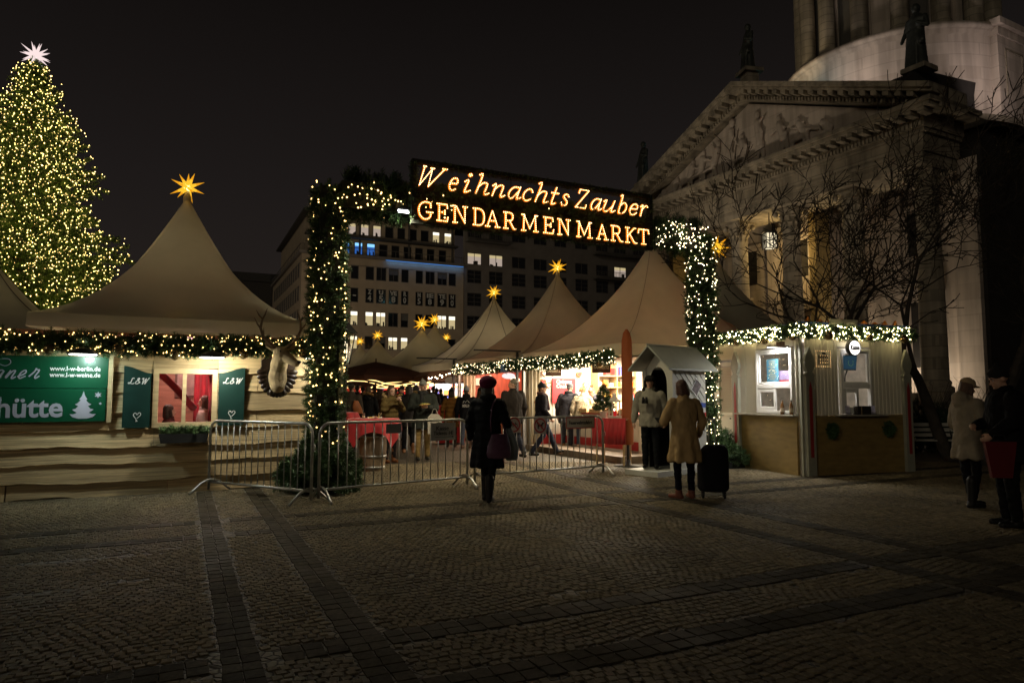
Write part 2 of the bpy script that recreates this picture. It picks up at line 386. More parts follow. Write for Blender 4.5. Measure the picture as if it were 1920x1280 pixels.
go = g.build('ground', GM); go['kind'] = 'structure'

GF = Fr((0, 0), GRID)
# dark paver strips crossing the square: (axis, local coordinate of the centre, width)
def strip_c(px, py_, ax): p = GF.l(gnd(px, py_)); return p.x if ax == 'v' else p.y
STR = [('v', strip_c(399, 1000, 'v'), .21), ('v', strip_c(535, 1000, 'v'), .24), ('v', strip_c(1375, 955, 'v'), .24), ('v', strip_c(1375, 990, 'v'), .24),
       ('u', strip_c(600, 963, 'u'), .22), ('u', strip_c(600, 988, 'u'), .22), ('u', strip_c(960, 1160, 'u'), .24), ('u', strip_c(960, 1262, 'u'), .26)]
STONE = M('cobble_stone', (.185, .152, .098), .8, spec=.12, var=.3, scale=55, bump=.25, bscale=160, island=.26)
PAVE = M('paver_dark', (.058, .049, .034), .85, spec=.08, var=.35, scale=30, bump=.2, bscale=120, island=.3)
patchy(STONE, .55, .45); patchy(PAVE, .7, .2)
def stones(name, cx, cy_, sx_, sy, ang, h, mat, bulge=.84):
    """numpy: K small stones with a chamfered, slightly tilted top"""
    K = len(cx); rg = np.random.default_rng(3)
    q = np.array([(-1, -1), (1, -1), (1, 1), (-1, 1)], float)
    lo = q[None] * np.stack([sx_, sy], 1)[:, None, :] / 2
    jit = rg.uniform(-.10, .10, (K, 4, 2)) * np.stack([sx_, sy], 1)[:, None, :]
    lo = lo + jit * .6; hi = lo * bulge
    ca, sa = np.cos(ang)[:, None], np.sin(ang)[:, None]
    def rot(p): return np.stack([p[..., 0] * ca - p[..., 1] * sa, p[..., 0] * sa + p[..., 1] * ca], -1)
    lo = rot(lo) + np.stack([cx, cy_], 1)[:, None, :]; hi = rot(hi) + np.stack([cx, cy_], 1)[:, None, :]
    zt = h[:, None] + rg.uniform(-.0016, .0016, (K, 4))
    V = np.concatenate([np.concatenate([lo, np.full((K, 4, 1), .001)], 2), np.concatenate([hi, zt[..., None]], 2)], 1)
    f = np.array([(4, 5, 6, 7), (0, 1, 5, 4), (1, 2, 6, 5), (2, 3, 7, 6), (3, 0, 4, 7)])
    F = f[None] + (np.arange(K) * 8)[:, None, None]
    return link(name, np_mesh(name, V.reshape(-1, 3), F.reshape(-1, 4), mat))
xs = []; ys = []
pitch = .066
U0, U1, V0, V1 = -9.5, 15.5, -4.6, 14.5
row = 0
for yy in np.arange(V0, V1, pitch):
    n_ = int((U1 - U0) / pitch); xx = U0 + (np.arange(n_) + (row % 2) * .5) * pitch; row += 1
    w = .05 * np.sin(xx * 2.1 + 1.3 * math.sin(yy * 1.7)) + .03 * np.sin(xx * 5.3 + yy * 3)
    xs.append(xx + .04 * np.sin(yy * 2.6 + xx * .4)); ys.append(yy + w)
xs = np.concatenate(xs); ys = np.concatenate(ys)
rg = np.random.default_rng(5); xs += rg.normal(0, .005, len(xs)); ys += rg.normal(0, .005, len(ys))
ca, sa = math.cos(GF.rz), math.sin(GF.rz)
wx, wy = xs * ca - ys * sa, xs * sa + ys * ca
keep = (wy > 1.4) & (wy < 15.5) & (np.abs(wx) < wy * .86 + 1.2) & (rg.uniform(size=len(xs)) > .004)
for px, py_, a, b_ in ((140, 1050, .75, .05), (30, 1008, .5, .06), (300, 1030, .35, .03), (235, 1090, .16, .05), (40, 1115, .3, .04), (1060, 1112, .22, .06)):   # sunken, missing stones
    c = GF.l(gnd(px, py_)); keep &= ((xs - c.x) / a) ** 2 + ((ys - c.y) / b_) ** 2 > 1 + .5 * np.sin(xs * 40)
for ax, c, w in STR: keep &= np.abs((xs if ax == 'v' else ys) - c) > w / 2 + .03
xs, ys, wx, wy = xs[keep], ys[keep], wx[keep], wy[keep]
K = len(xs)
so_ = stones('cobbles', wx, wy, rg.uniform(.052, .066, K), rg.uniform(.052, .066, K), GF.rz + rg.normal(0, .14, K), rg.uniform(.0065, .0095, K), STONE)
tag(so_, 'small grey granite cobbles paving the square', 'paving', None, 'stuff')
cx, cy_, aw, ah, sx2, sy2 = [], [], [], [], [], []
px_, py_, qx, qy = [], [], [], []
for ax, c, w in STR:
    if ax == 'v':
        for yy in np.arange(V0, V1, .125):
            for d in (-w / 4, w / 4): px_.append(c + d); py_.append(yy); qx.append(w / 2 * .95); qy.append(.118)
    else:
        for xx in np.arange(U0, U1, .125):
            if any(a2 == 'v' and abs(xx - c2) < w2 / 2 + .055 for a2, c2, w2 in STR): continue
            for d in (-w / 4, w / 4): px_.append(xx); py_.append(c + d); qx.append(.118); qy.append(w / 2 * .95)
px_, py_, qx, qy = map(np.array, (px_, py_, qx, qy))
hv = np.full(len(px_), .0085) + rg.uniform(-.0008, .0008, len(px_))
wx, wy = px_ * ca - py_ * sa, px_ * sa + py_ * ca
k_ = (wy > 1.4) & (np.abs(wx) < wy * .88 + 1.3) & (wy < 15.5)
st = stones('paver_strips', wx[k_], wy[k_], qx[k_], qy[k_], np.full(k_.sum(), GF.rz), hv[k_], PAVE, .95)
tag(st, 'dark stone paver bands crossing the cobbled square', 'paving', None, 'stuff')
# ================================================================== office blocks behind the market
PLAS = M('facade_plaster', (.36, .29, .21), .8, var=.12, scale=.8, bump=.1, bscale=12)
PLAD = M('facade_plaster_grey', (.17, .15, .135), .8, var=.15, scale=.8, bump=.1, bscale=12)
FRM = M('window_frame_dark', (.085, .078, .070), .5, var=.1)
PANE = M('dark_pane', (.012, .013, .015), .08, var=.2, spec=.8)
ROOFD = M('roof_dark', (.05, .048, .046), .7)
LITW = E('lit_room_warm', (1, .80, .42), .55); LITC = E('lit_ceiling', (1, .92, .72), 1.5); LITP = E('lit_room_pink', (1, .80, .66), .42)
LITB = E('lit_room_blue', (.06, .25, .9), .45); LITB2 = E('lit_ceiling_blue', (.25, .60, 1), 1.3); BLIN = M('blind_grey', (.10, .095, .09), .7)
LETG = M('window_letter', (.42, .42, .40), .7)
def window(parent, x0, x1, z0, z1, yf, style='dark', mull=1, bars=0, let=None, depth=.22):
    """one window in a wall whose outside is the local plane y = yf; the frame, and the pane inside it"""
    w = x1 - x0; h = z1 - z0; f = min(.09, w * .08); m = MB(); y = yf + depth * .5
    m.bx(-w / 2, -w / 2 + f, -.05, .05, 0, h); m.bx(w / 2 - f, w / 2, -.05, .05, 0, h); m.bx(-w / 2 + f, w / 2 - f, -.05, .05, 0, f); m.bx(-w / 2 + f, w / 2 - f, -.05, .05, h - f, h)
    for k in range(1, mull + 1): cx_ = -w / 2 + w * k / (mull + 1); m.bx(cx_ - f * .4, cx_ + f * .4, -.045, .045, f, h - f)
    for k in range(1, bars + 1): cz = h * k / (bars + 1); m.bx(-w / 2 + f, w / 2 - f, -.04, .04, cz - f * .35, cz + f * .35)
    fr = m.build('window', FRM, parent); fr.location = ((x0 + x1) / 2, y, z0)
    p = MB(); a, b_ = -w / 2 + f * .5, w / 2 - f * .5
    if style == 'dark': p.bx(a, b_, .01, .03, f * .5, h - f * .5); mats = [PANE]
    elif style == 'blind': p.bx(a, b_, .01, .03, f * .5, h * .5); p.bx(a, b_, .01, .03, h * .5, h - f * .5, 1); mats = [PANE, BLIN]
    else:
        room, ceil = {'warm': (LITW, LITC), 'pink': (LITP, LITW), 'blue': (LITB, LITB2)}[style]
        rr = random.random()
        p.bx(a, b_, .015, .03, f * .5, h * .70); p.bx(a, b_, .015, .03, h * .70, h - f * .5, 1)
        for k in range(3):
            fw = w * random.uniform(.08, .22); fx = random.uniform(a, b_ - fw); p.bx(fx, fx + fw, .005, .0145, f * .6, h * random.uniform(.12, .38), 2)
        mats = [room, ceil, FRM]
    p.build('pane', mats, fr)
    if let:
        for i, s_ in enumerate(let.split('\n')): text('letter', s_, h * (.42 if i == 0 else .56), LETG, fr, (0, -.055, h * ((.76 if i == 0 else .32) if len(let) > 1 else .5)), bold=.02 * h, width=w * (.42 if len(s_) < 2 else .72))
    return fr
def facade(m, x0, x1, z0, z1, yf, holes, th=.5, mi=0):
    """wall slab with real openings: holes = [(x0,x1,z0,z1)] in rows; bands between rows, piers between windows"""
    rows = {}
    for h in holes: rows.setdefault((round(h[2], 2), round(h[3], 2)), []).append(h)
    z = z0
    for (a, b_) in sorted(rows):
        m.bx(x0, x1, yf, yf + th, z, a, mi); x = x0
        for h in sorted(rows[(a, b_)]):
            m.bx(x, h[0], yf, yf + th, a, b_, mi); x = h[1]
        m.bx(x, x1, yf, yf + th, a, b_, mi); z = b_
    m.bx(x0, x1, yf, yf + th, z, z1, mi)

c0 = at(566, 474, 86.0); BF = Fr((c0.x, c0.y), GRID); ZC = c0.z           # corner of the light block; x along its front
def bz(px, y): return BF.py(px, y).z
def bxx(px, y=560): return BF.py(px, y).x
b1 = thing('office_building', 'pale stone office block with a lit top storey and large numbers in its windows', 'building', tuple(BF.o), BF.rz)
XE = bxx(869); Z1 = ZC
cols = [(597, 611), (618, 632), (640, 651), (657, 672), (685, 701), (705, 724), (728.5, 747), (752, 766), (779, 793), (797.5, 815), (820, 838), (841, 855)]
rowz = [(bz(695, 525), bz(695, 499)), (bz(695, 568), bz(695, 541)), (bz(695, 611), bz(695, 584)), (bz(695, 655), bz(695, 630)), (bz(695, 655) - 3.9, bz(695, 655) - 1.6)]
let = {(1, 3): '-', (1, 4): 'Z\n4', (1, 5): 'U\n5', (1, 6): 'VE\n8', (1, 7): 'R\n0', (1, 8): 'M\n5', (1, 9): 'IE\n8', (1, 10): 'TE\n9', (1, 11): 'N\n0'}
lit = {(2, 2): 'warm', (2, 3): 'warm', (2, 4): 'warm', (2, 5): 'warm', (2, 10): 'warm', (2, 11): 'warm', (3, 6): 'warm', (3, 7): 'warm', (3, 5): 'blind', (3, 2): 'warm', (3, 3): 'warm', (3, 9): 'warm', (4, 5): 'warm', (4, 6): 'warm', (4, 9): 'warm', (1, 3): 'dark', (2, 7): 'blind', (0, 6): 'blind', (0, 10): 'blind'}
holes = []
for r_, (a, b_) in enumerate(rowz):
    for c, (p0, p1) in enumerate(cols):
        x0, x1 = bxx(p0), bxx(p1); holes.append((x0, x1, a, b_))
        window(b1, x0, x1, a, b_, 0, lit.get((r_, c), 'dark'), 1 if c in (2, 5, 6, 9, 10) else 0, 0, let.get((r_, c)))
m = MB(); facade(m, 0, XE, 0, ZC, 0, holes)
# left wing, running back from the corner
LW = 31.0; wh = []
m.bx(0, .5, .5, LW, 0, ZC - .01); m.bx(.5, XE, 9, 9.5, 0, ZC - .02); m.bx(XE - .5, XE - .001, .5, 9, 0, ZC - .02)
m.build('wall', PLAS, b1)
for rz_, (a, b_) in enumerate(rowz[:4]):
    for k in range(13):
        y0 = 2.2 + k * 2.15
        fr = window(b1, -.6, .6, a, b_, 0, 'dark', 0, 0); fr.rotation_euler = (0, 0, -PI / 2); fr.location = (-.03, y0, a)
m = MB(); m.bx(-.35, XE, -.35, LW, ZC, ZC + .35); m.bx(0, XE, 0, LW - 1, ZC - 1.1, ZC - .98)
m.build('cornice', PLAD, b1)
# two set-back storeys
AT = 1.6; za = [(bz(765, 481), bz(765, 458)), (bz(765, 455) + .75, bz(765, 432) + .65)]
acol = [(652, 668), (676, 692), (699, 715), (722, 738), (745, 760), (767.5, 782), (789, 804), (811, 825), (833, 847)]
ap = lambda px: BF.py(px, 440, AT).x
holes = []
for r_, (a, b_) in enumerate(za):
    for c, (p0, p1) in enumerate(acol):
        sh = 0 if r_ else -.8; x0, x1 = ap(p0) + sh, ap(p1) + sh; holes.append((x0, x1, a, b_))
        stl = ('pink' if c in (0, 1, 2) else 'warm' if c in (7, 8) else 'dark') if r_ else ('blue' if c in (0, 1, 2) else 'dark')
        window(b1, x0, x1, a, b_, AT, stl, 0)
m = MB(); ZT = za[1][1] + .75
facade(m, AT * .6, XE - .8, ZC + .35, ZT, AT, holes, .4); m.bx(AT * .6, AT * .6 + .3, AT + .4, LW - 2, ZC + .35, ZT)
m.build('penthouse_wall', PLAS, b1)
m = MB(); m.bx(AT * .5 - .6, XE - .5, AT - 1.0, LW - 1.5, ZT, ZT + .3); m.bx(AT * .5 - .3, XE - .6, AT - 1.1, AT - .01, (za[0][1] + za[1][0]) / 2 - .15, (za[0][1] + za[1][0]) / 2 + .1); m.build('roof', ROOFD, b1)
m = MB()
for x in np.arange(0.2, XE, 1.2): m.bx(x, x + .06, -.2, -.14, ZC + .35, ZC + 1.2)
m.bx(0, XE, -.2, -.14, ZC + 1.2, ZC + 1.27)
for y in np.arange(1, LW, 1.4): m.bx(-.2, -.14, y, y + .06, ZC + .35, ZC + 1.2)
m.bx(-.2, -.14, 0, LW, ZC + 1.2, ZC + 1.27); m.build('railing', FRM, b1)
m = MB()
m.bx(bxx(722), XE - .1, -.24, -.18, ZC - .07, ZC - .03); m.build('light_strip', E('blue_strip', (.08, .34, 1), 1.0), b1); lamp('AREA', tuple(BF.w((bxx(722) + XE) / 2, -.42, ZC - .12)), 24, (.12, .42, 1), tuple(BF.w((bxx(722) + XE) / 2, 0, ZC - 1.1)), ((XE - bxx(722)) * .98, .1)).rotation_euler.rotate_axis('Z', 0)
m = MB()
for px in (676, 770, 853): x = bxx(px); m = MB(); m.bx(x, x + .25, AT - .2, AT - .01, ZC + .4, ZT - .1); m.build('downpipe', FRM, b1)

# darker block to the right with balconies on top
X2 = bxx(870) + .02; X3 = bxx(1290)
b2 = thing('apartment_building', 'dark grey apartment block with small barred windows and top floor balconies', 'building', tuple(BF.w(X2, 0, 0)), BF.rz)
cols2 = [(876, 903), (917, 943), (960, 986), (1001, 1026), (1040, 1063), (1079, 1103), (1118, 1141), (1152, 1175), (1188, 1210), (1222, 1244)]
q = lambda px: BF.py(px, 540).x - X2
r2 = [(bz(888, 489) , bz(888, 474)), (bz(888, 531), bz(888, 506)), (bz(888, 574), bz(888, 549)), (bz(888, 617), bz(888, 592)), (bz(888, 660), bz(888, 635)), (bz(888, 446), bz(888, 424))]
r2[0] = (bz(888, 496), bz(888, 474)); holes = []
for r_, (a, b_) in enumerate(r2):
    for c, (p0, p1) in enumerate(cols2):
        if (r_ == 0 and c in (2, 3, 4)) : stl = 'dark'
        else: stl = 'dark'
        if (r_, c) in ((0, 0),): stl = 'pink'
        if (r_, c) == (0, 1): stl = 'pink'
        if (r_, c) in ((0, 7), (0, 6)): stl = 'pink' if c == 7 else 'dark'
        x0, x1 = q(p0), q(p1); holes.append((x0, x1, a, b_)); window(b2, x0, x1, a, b_, 0, stl, 1, 2 if r_ in (1, 2, 3, 4) else 0)
m = MB(); facade(m, 0, X3 - X2, 0, r2[5][1] + 1.4, 0, holes); m.bx(X3 - X2 - .5, X3 - X2 - .001, .5, 12, 0, r2[5][1] + 1.38); m.build('wall', PLAD, b2)
m = MB(); m.bx(-.1, X3 - X2 + .2, -.3, 12, r2[5][1] + 1.4, r2[5][1] + 1.7); m.build('roof', ROOFD, b2)
for (p0, p1, zz) in ((872, 952, r2[5][0] - .5), (1112, 1250, r2[0][0] - .5), (1112, 1250, r2[5][0] - .5)):
    m = MB(); x0, x1 = q(p0), q(p1); m.bx(x0, x1, -1.1, -.01, zz - .2, zz)
    for x in np.arange(x0 + .03, x1, .28): m.bx(x, x + .04, -1.1, -1.05, zz, zz + 1.0)
    m.bx(x0, x1, -1.1, -1.04, zz + 1.0, zz + 1.06); m.build('balcony', FRM, b2)
# far dark block at the left end of the street
b3c = at(470, 560, 128); b3 = thing('corner_building', 'unlit dark building at the far left end of the office wing', 'building', (b3c.x, b3c.y, 0), R(GRID))
m = MB(); holes = []
for a in (6, 9.4, 12.8):
    for k in range(4): holes.append((1.2 + k * 2.6, 2.6 + k * 2.6, a, a + 2)); window(b3, 1.2 + k * 2.6, 2.6 + k * 2.6, a, a + 2, 0, 'dark', 1)
zt = at(480, 527, 128).z; facade(m, -9, 12, 0, zt, 0, holes); m.bx(-9, 12, .5, 9, 0, zt - .02); m.build('wall', M('dark_wall', (.06, .055, .05), .9), b3)  # one even dark wall colour
m = MB(); m.prism([(-9.3, zt), (12.3, zt), (11, zt + 1.6), (-8, zt + 1.6)], -.3, 9, 'y'); m.build('roof', ROOFD, b3)
# added unseen spots behind the hut and stall roofs brighten the street front
lamp('SPOT', (-15.5, 46, 3.2), 6500, (1, .80, .54), tuple(BF.w(XE * .45, 0, 14)), .5, 80, .9)
lamp('SPOT', (3.5, 44, 3.5), 1500, (1, .80, .56), tuple(BF.w(X2 + 13, 0, 13)), .5, 80, .9)
lamp('SPOT', (-31, 66, 4), 1500, (1, .78, .58), tuple(BF.w(0, 14, 12)), .5, 100, .9)
# ================================================================== the domed church with its portico
CF = Fr((19.75, 32.0), 28.0)
STO = M('sandstone', (.36, .31, .24), .8, var=.22, scale=1.2, bump=.25, bscale=9)
STW = M('pale_plaster', (.55, .47, .41), .8, var=.12, scale=.7, bump=.1, bscale=14)
STD = M('shade_dark_stone', (.022, .019, .017), .9, var=.3, scale=1)  # near-black stone: the shade of the unlit side is in the colour
masonry(STO, 1.5, .55); masonry(STW, 2.0, .8, .8, .3)
BRZ = M('dark_bronze', (.045, .05, .045), .5, .3, var=.3, scale=4)
PW = 22.0
ch = thing('church', 'large domed church with columned portico and carved pediment', 'church', tuple(CF.o), CF.rz)
ZA, ZF, ZK, ZAP = 12.7, 14.4, 15.4, 20.4     # capital tops, underside of cornice, top of cornice, apex
# entablature
m = MB(); m.bx(.3, 3.2, 0.2, PW - .2, ZA, ZA + .75); m.bx(.22, 3.3, .1, PW - .1, ZA + .75, ZF - .2); m.bx(.1, 3.3, -.05, PW + .05, ZF - .2, ZF); m.bx(.16, 3.2, .1, PW - .1, ZA + .62, ZA + .76); m.bx(.26, 3.2, .18, PW - .18, ZA + .30, ZA + .36); m.build('entablature', STO, ch)
m = MB(); m.bx(-.9, 3.3, -.9, PW + .9, ZK - .38, ZK - .2); m.bx(-1.05, 3.3, -1.05, PW + 1.05, ZK - .2, ZK); m.bx(-.1, 3.3, -.15, PW + .15, ZF, ZK - .38)
for y in np.arange(-.6, PW + .7, .62): m.bx(-.82, -.1, y, y + .3, ZK - .62, ZK - .38)
for y in np.arange(-.1, PW + .1, .21): m.bx(-.24, -.1, y, y + .12, ZF + .02, ZF + .22)
m.build('cornice', STO, ch)
# pediment: recessed field, raking cornices with modillions
mid = PW / 2; sl_ = (ZAP - ZK) / (mid + 1.05)
m = MB(); m.prism([(.2, ZK - .05), (PW - .2, ZK - .05), (mid, ZAP - .55)], .45, 1.0, 'x'); m.build('pediment_field', STW, ch)
m = MB(); LR = math.hypot(mid + 1.05, ZAP - ZK); an = math.atan2(ZAP - ZK, mid + 1.05)
for sgn in (1, -1):
    y0 = -1.05 if sgn > 0 else PW + 1.05
    def P(t, zoff): return (y0 + sgn * t * math.cos(an), ZK + t * math.sin(an) + zoff)
    for (x0, x1, a, b_) in ((-1.05, 2.0, .34, .60), (-.85, 2.0, .16, .34), (-.12, 2.0, -.42, .16)):
        m.prism([P(0, a), P(LR, a), P(LR, b_), P(0, b_)], x0, x1, 'x')
    t = 1.0
    while t < LR - .3:
        m.prism([P(t, -.10), P(t + .34, -.10), P(t + .34, .16), P(t, .16)], -.80, -.12, 'x'); t += .66
    t = 1.2
    while t < LR - .3:
        m.prism([P(t, -.36), P(t + .13, -.36), P(t + .13, -.16), P(t, -.16)], -.25, -.12, 'x'); t += .23
m.build('raking_cornice', STO, ch)
# carved figures in the field
els = []
def fig(y, z, h, lean=0., sit=False):
    x = .36; h *= 1.16
    els.append(('ell', (x, y + lean * .9, z + h * .92), (.16, .13 * h / 2.4 + .03, .17 * h / 2.4 + .03)))
    els.append(('cap', (x, y, z + h * .45), (x, y + lean * .7, z + h * .78), .24, .26))
    els.append(('cap', (x, y + lean * .6, z + h * .76), (x - .1, y + lean + random.choice((-.6, .6)), z + h * random.uniform(.5, .95)), .11, .07))
    els.append(('cap', (x, y + lean * .6, z + h * .76), (x - .1, y + lean + random.choice((-.5, .5)), z + h * random.uniform(.45, .8)), .11, .07))
    for k in (-1, 1):
        if sit: els.append(('cap', (x - .05, y, z + h * .42), (x - .15, y + .5 * k + .3, z + h * .36), .17, .13)); els.append(('cap', (x - .15, y + .5 * k + .3, z + h * .36), (x, y + .5 * k + .35, z + .1), .12, .07))
        else: els.append(('cap', (x, y + .1 * k, z + h * .45), (x - .05, y + .28 * k, z + h * .2), .18, .13)); els.append(('cap', (x - .05, y + .28 * k, z + h * .2), (x, y + .25 * k, z + .05), .13, .08))
    els.append(('cap', (x, y + .1, z + h * .6), (x - .1, y - .35, z + h * .1), .16, .1)); els.append(('cap', (x - .05, y - .2, z + h * .55), (x - .1, y + .25, z + .1), .13, .09))
zb = ZK + .02
for y, h, le, si in ((mid - .9, 3.2, .2, False), (mid + 1.6, 3.4, -.3, False), (mid + 3.0, 2.5, -.5, True), (mid + 4.2, 2.3, -.3, True), (mid + 5.3, 2.0, -.4, True), (mid - 2.7, 2.4, .4, False), (mid - 4.2, 1.9, .5, True), (mid + 6.9, 1.3, -.4, True), (mid - 5.7, 1.3, .4, True), (mid + 8.1, .9, -.2, True), (mid + .35, 2.3, .2, True)): fig(y, zb, h, le, si)
for y in np.arange(2.5, PW - 2.5, .8): els.append(('ell', (.42, y, zb + .08), (.12, .6, .15)))
els.append(('cap', (.35, mid - 5, zb + 1.0), (.35, mid - 3.2, zb + 1.7), .07, .07)); els.append(('cap', (.35, mid + .9, zb + 3.0), (.35, mid + 1.3, zb + 1.0), .06, .06))
blob('carved_relief', els, STW, .05, 2, ch)
# columns with leafy capitals
for k in range(6):
    y = .8 + k * (PW - 1.6) / 5
    c = MB(); c.lathe([(.80, 1.6), (.80, 1.85), (.66, 1.95), (.70, 2.1), (.60, 2.25), (.585, 6), (.50, ZA - 1.35), (.54, ZA - 1.30)], 28, 0, (1.5, y, 0)); c.bx(.65, 2.35, y - .85, y + .85, 1.2, 1.6)
    col = c.build('column', STO, ch)
    c = MB(); c.lathe([(.48, ZA - 1.32), (.50, ZA - .8), (.62, ZA - .25), (.72, ZA - .14)], 20, 0, (1.5, y, 0)); c.bx(.75, 2.25, y - .75, y + .75, ZA - .14, ZA)
    for ti, (z, r0, n_) in enumerate(((ZA - 1.3, .5, 10), (ZA - .9, .54, 10))):
        for i in range(n_):
            a = 2 * PI * (i + ti * .5) / n_; ca_, sa_ = math.cos(a), math.sin(a); w = .15
            pts = [(r0, z), (r0 + .06, z + .30), (r0 + .2, z + .46), (r0 + .24, z + .38)]
            vs = []
            for (rr, zz) in pts:
                for q_ in (-1, 1): vs.append((1.5 + rr * ca_ - q_ * w * sa_ * .9, y + rr * sa_ + q_ * w * ca_ * .9, zz))
            c.add(vs, [(0, 1, 3, 2), (2, 3, 5, 4), (4, 5, 7, 6)])
    for sx_ in (-1, 1):
        for sy in (-1, 1): c.ell((1.5 + sx_ * .6, y + sy * .6, ZA - .3), (.16, .16, .18), 8, 6)
    c.build('capital', STO, col)
# wall behind the columns, with windows and small pediments
m = MB(); BX = 5.0; holes = []
WY = [(2.6, 4.0), (6.6, 8.0), (10.6, 12.2), (14.8, 16.2), (18.6, 20.0)]
for (a, b_) in WY: holes += [(a, b_, 9.2, 11.6), (a, b_, 3.0, 6.6)]
mm = Matrix.Rotation(PI / 2, 4, 'Z'); m.x = Matrix.Translation((BX, 0, 0)) @ mm
facade(m, 0.2, PW - .2, 0, ZA + 1.2, -.5, holes, .5); m.x = None
m.build('wall', STW, ch)
for k, (a, b_) in enumerate(WY):
    for (z0, z1) in ((9.2, 11.6), (3.0, 6.6)):
        fr = window(ch, -(b_ - a) / 2, (b_ - a) / 2, z0, z1, 0, 'dark', 1, 3); fr.rotation_euler = (0, 0, PI / 2 * -1); fr.location = (BX + .22, (a + b_) / 2, z0)
    f = MB(); c_ = (a + b_) / 2; w = (b_ - a) / 2 + .5
    f.bx(BX - .28, BX - .005, c_ - w, c_ + w, 7.0, 7.25); f.prism([(c_ - w, 7.25), (c_ + w, 7.25), (c_, 8.15)], BX - .3, BX - .005, 'x'); f.bx(BX - .25, BX - .005, c_ - .3, c_ + .3, 8.14, 8.3); f.build('window_hood', STW, ch); f = MB(); f.bx(BX - .25, BX - .005, c_ - w, c_ + w, 11.75, 12.0); f.build('lintel', STW, ch)
for k in range(6):
    y = .8 + k * (PW - 1.6) / 5; p = MB(); p.bx(BX - .3, BX - .004, y - .6, y + .6, 1.2, ZA - 1.2); p.bx(BX - .4, BX - .004, y - .75, y + .75, ZA - 1.2, ZA); p.build('pilaster', STW, ch)
m = MB(); m.bx(-.4, BX, -.6, PW + .6, .6, 1.2); m.bx(-1.0, BX, -1, PW + 1, .3, .6); m.bx(-1.6, BX, -1, PW + 1, 0, .3); m.build('steps', STO, ch)
for y in (8.6, PW - .6): m = MB(); m.bx(3.2, BX - .5, y, y + .5, 1.2, ZA); m.build('side_wall', M('ochre_lit_plaster', (.42, .31, .13), .8), ch)  # ochre tint also carries the orange portico light on these walls
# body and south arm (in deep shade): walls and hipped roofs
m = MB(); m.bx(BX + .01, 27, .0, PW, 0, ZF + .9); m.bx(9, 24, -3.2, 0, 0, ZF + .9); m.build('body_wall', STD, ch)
m = MB(); m.prism([(-.6, ZK - .02), (PW + .6, ZK - .02), (mid, ZAP - .1)], 2.05, 13, 'x')
a = CF.l(at(1725, 130, 39.5)); b_ = CF.l(at(1588, 183, 37.0)); c_ = CF.l(at(1862, 163, 43.0)); d_ = CF.l(at(1925, 140, 44.0))
m.add([(b_.x, b_.y, b_.z), (a.x, a.y, a.z), (c_.x, c_.y, c_.z), (c_.x, c_.y, 15), (b_.x, b_.y, 15), (b_.x + 1, b_.y + 3, b_.z - .3), (a.x + 1, a.y + 3, a.z - .3), (c_.x + 1, c_.y + 3, c_.z - .3), (c_.x + 1, c_.y + 3, 15), (b_.x + 1, b_.y + 3, 15)],
      [(0, 1, 2, 3, 4), (5, 6, 7, 8, 9), (0, 1, 6, 5), (1, 2, 7, 6), (2, 3, 8, 7), (0, 4, 9, 5)])
m.add([(c_.x, c_.y, c_.z - .05), (d_.x, d_.y, d_.z), (d_.x + 8, d_.y, d_.z + 1), (d_.x + 8, d_.y, 14), (c_.x, c_.y, 14), (c_.x, c_.y + 1.2, c_.z - .1), (d_.x, d_.y + 1.2, d_.z), (d_.x + 8, d_.y + 1.2, d_.z + 1), (d_.x + 8, d_.y + 1.2, 14), (c_.x, c_.y + 1.2, 14)],
      [(0, 1, 2, 3, 4), (5, 6, 7, 8, 9), (0, 1, 6, 5), (1, 2, 7, 6)])
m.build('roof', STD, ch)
# podium drum with ring of columns
DC = (16.0, 11.2); RD = 7.35
tl = CF.w(DC[0], DC[1], 0)
ZR = 25.2
m = MB(); m.lathe([(RD, 15.5), (RD, ZR - .7), (RD + .15, ZR - .62), (RD + .15, ZR - .45), (RD + .4, ZR - .3), (RD + .4, ZR), (RD - 1.6, ZR + .02)], 72, 0, (DC[0], DC[1], 0)); m.build('podium', STW, ch)
m = MB(); m.lathe([(RD + .7, 18.6), (RD + .7, 19.0), (RD, 19.3)], 72, 0, (DC[0], DC[1], 0)); m.build('podium_base', STO, ch)
RI = 5.2
m = MB(); m.lathe([(RI, ZR), (RI, ZR + 13)], 64, 0, (DC[0], DC[1], 0)); m.build('drum_wall', STW, ch)
for k in range(16):
    a = 2 * PI * (k + .35) / 16 + .1; x, y = DC[0] + (RI + 1.05) * math.cos(a), DC[1] + (RI + 1.05) * math.sin(a)
    c = MB(); c.lathe([(.72, ZR), (.72, ZR + .35), (.6, ZR + .5), (.64, ZR + .65), (.56, ZR + .85), (.54, ZR + 8), (.5, ZR + 11)], 24, 0, (x, y, 0)); c.build('column', STO, ch)
    a2 = a + PI / 16; c = MB(); rr = RI + .02
    c.x = Matrix.Translation((DC[0], DC[1], ZR)) @ Matrix.Rotation(a2, 4, 'Z')
    if k % 2: c.bx(rr - .1, rr + .22, -.62, .62, .9, 6.4, 0); c.bx(rr + .225, rr + .3, -.72, -.6, .9, 6.6); c.bx(rr + .225, rr + .3, .6, .72, .9, 6.6); c.build('drum_window', FRM, ch)
    else: c.bx(rr - .1, rr + .14, -.9, -.62, .3, 7); c.bx(rr - .1, rr + .14, .62, .9, .3, 7); c.build('niche_frame', STW, ch)
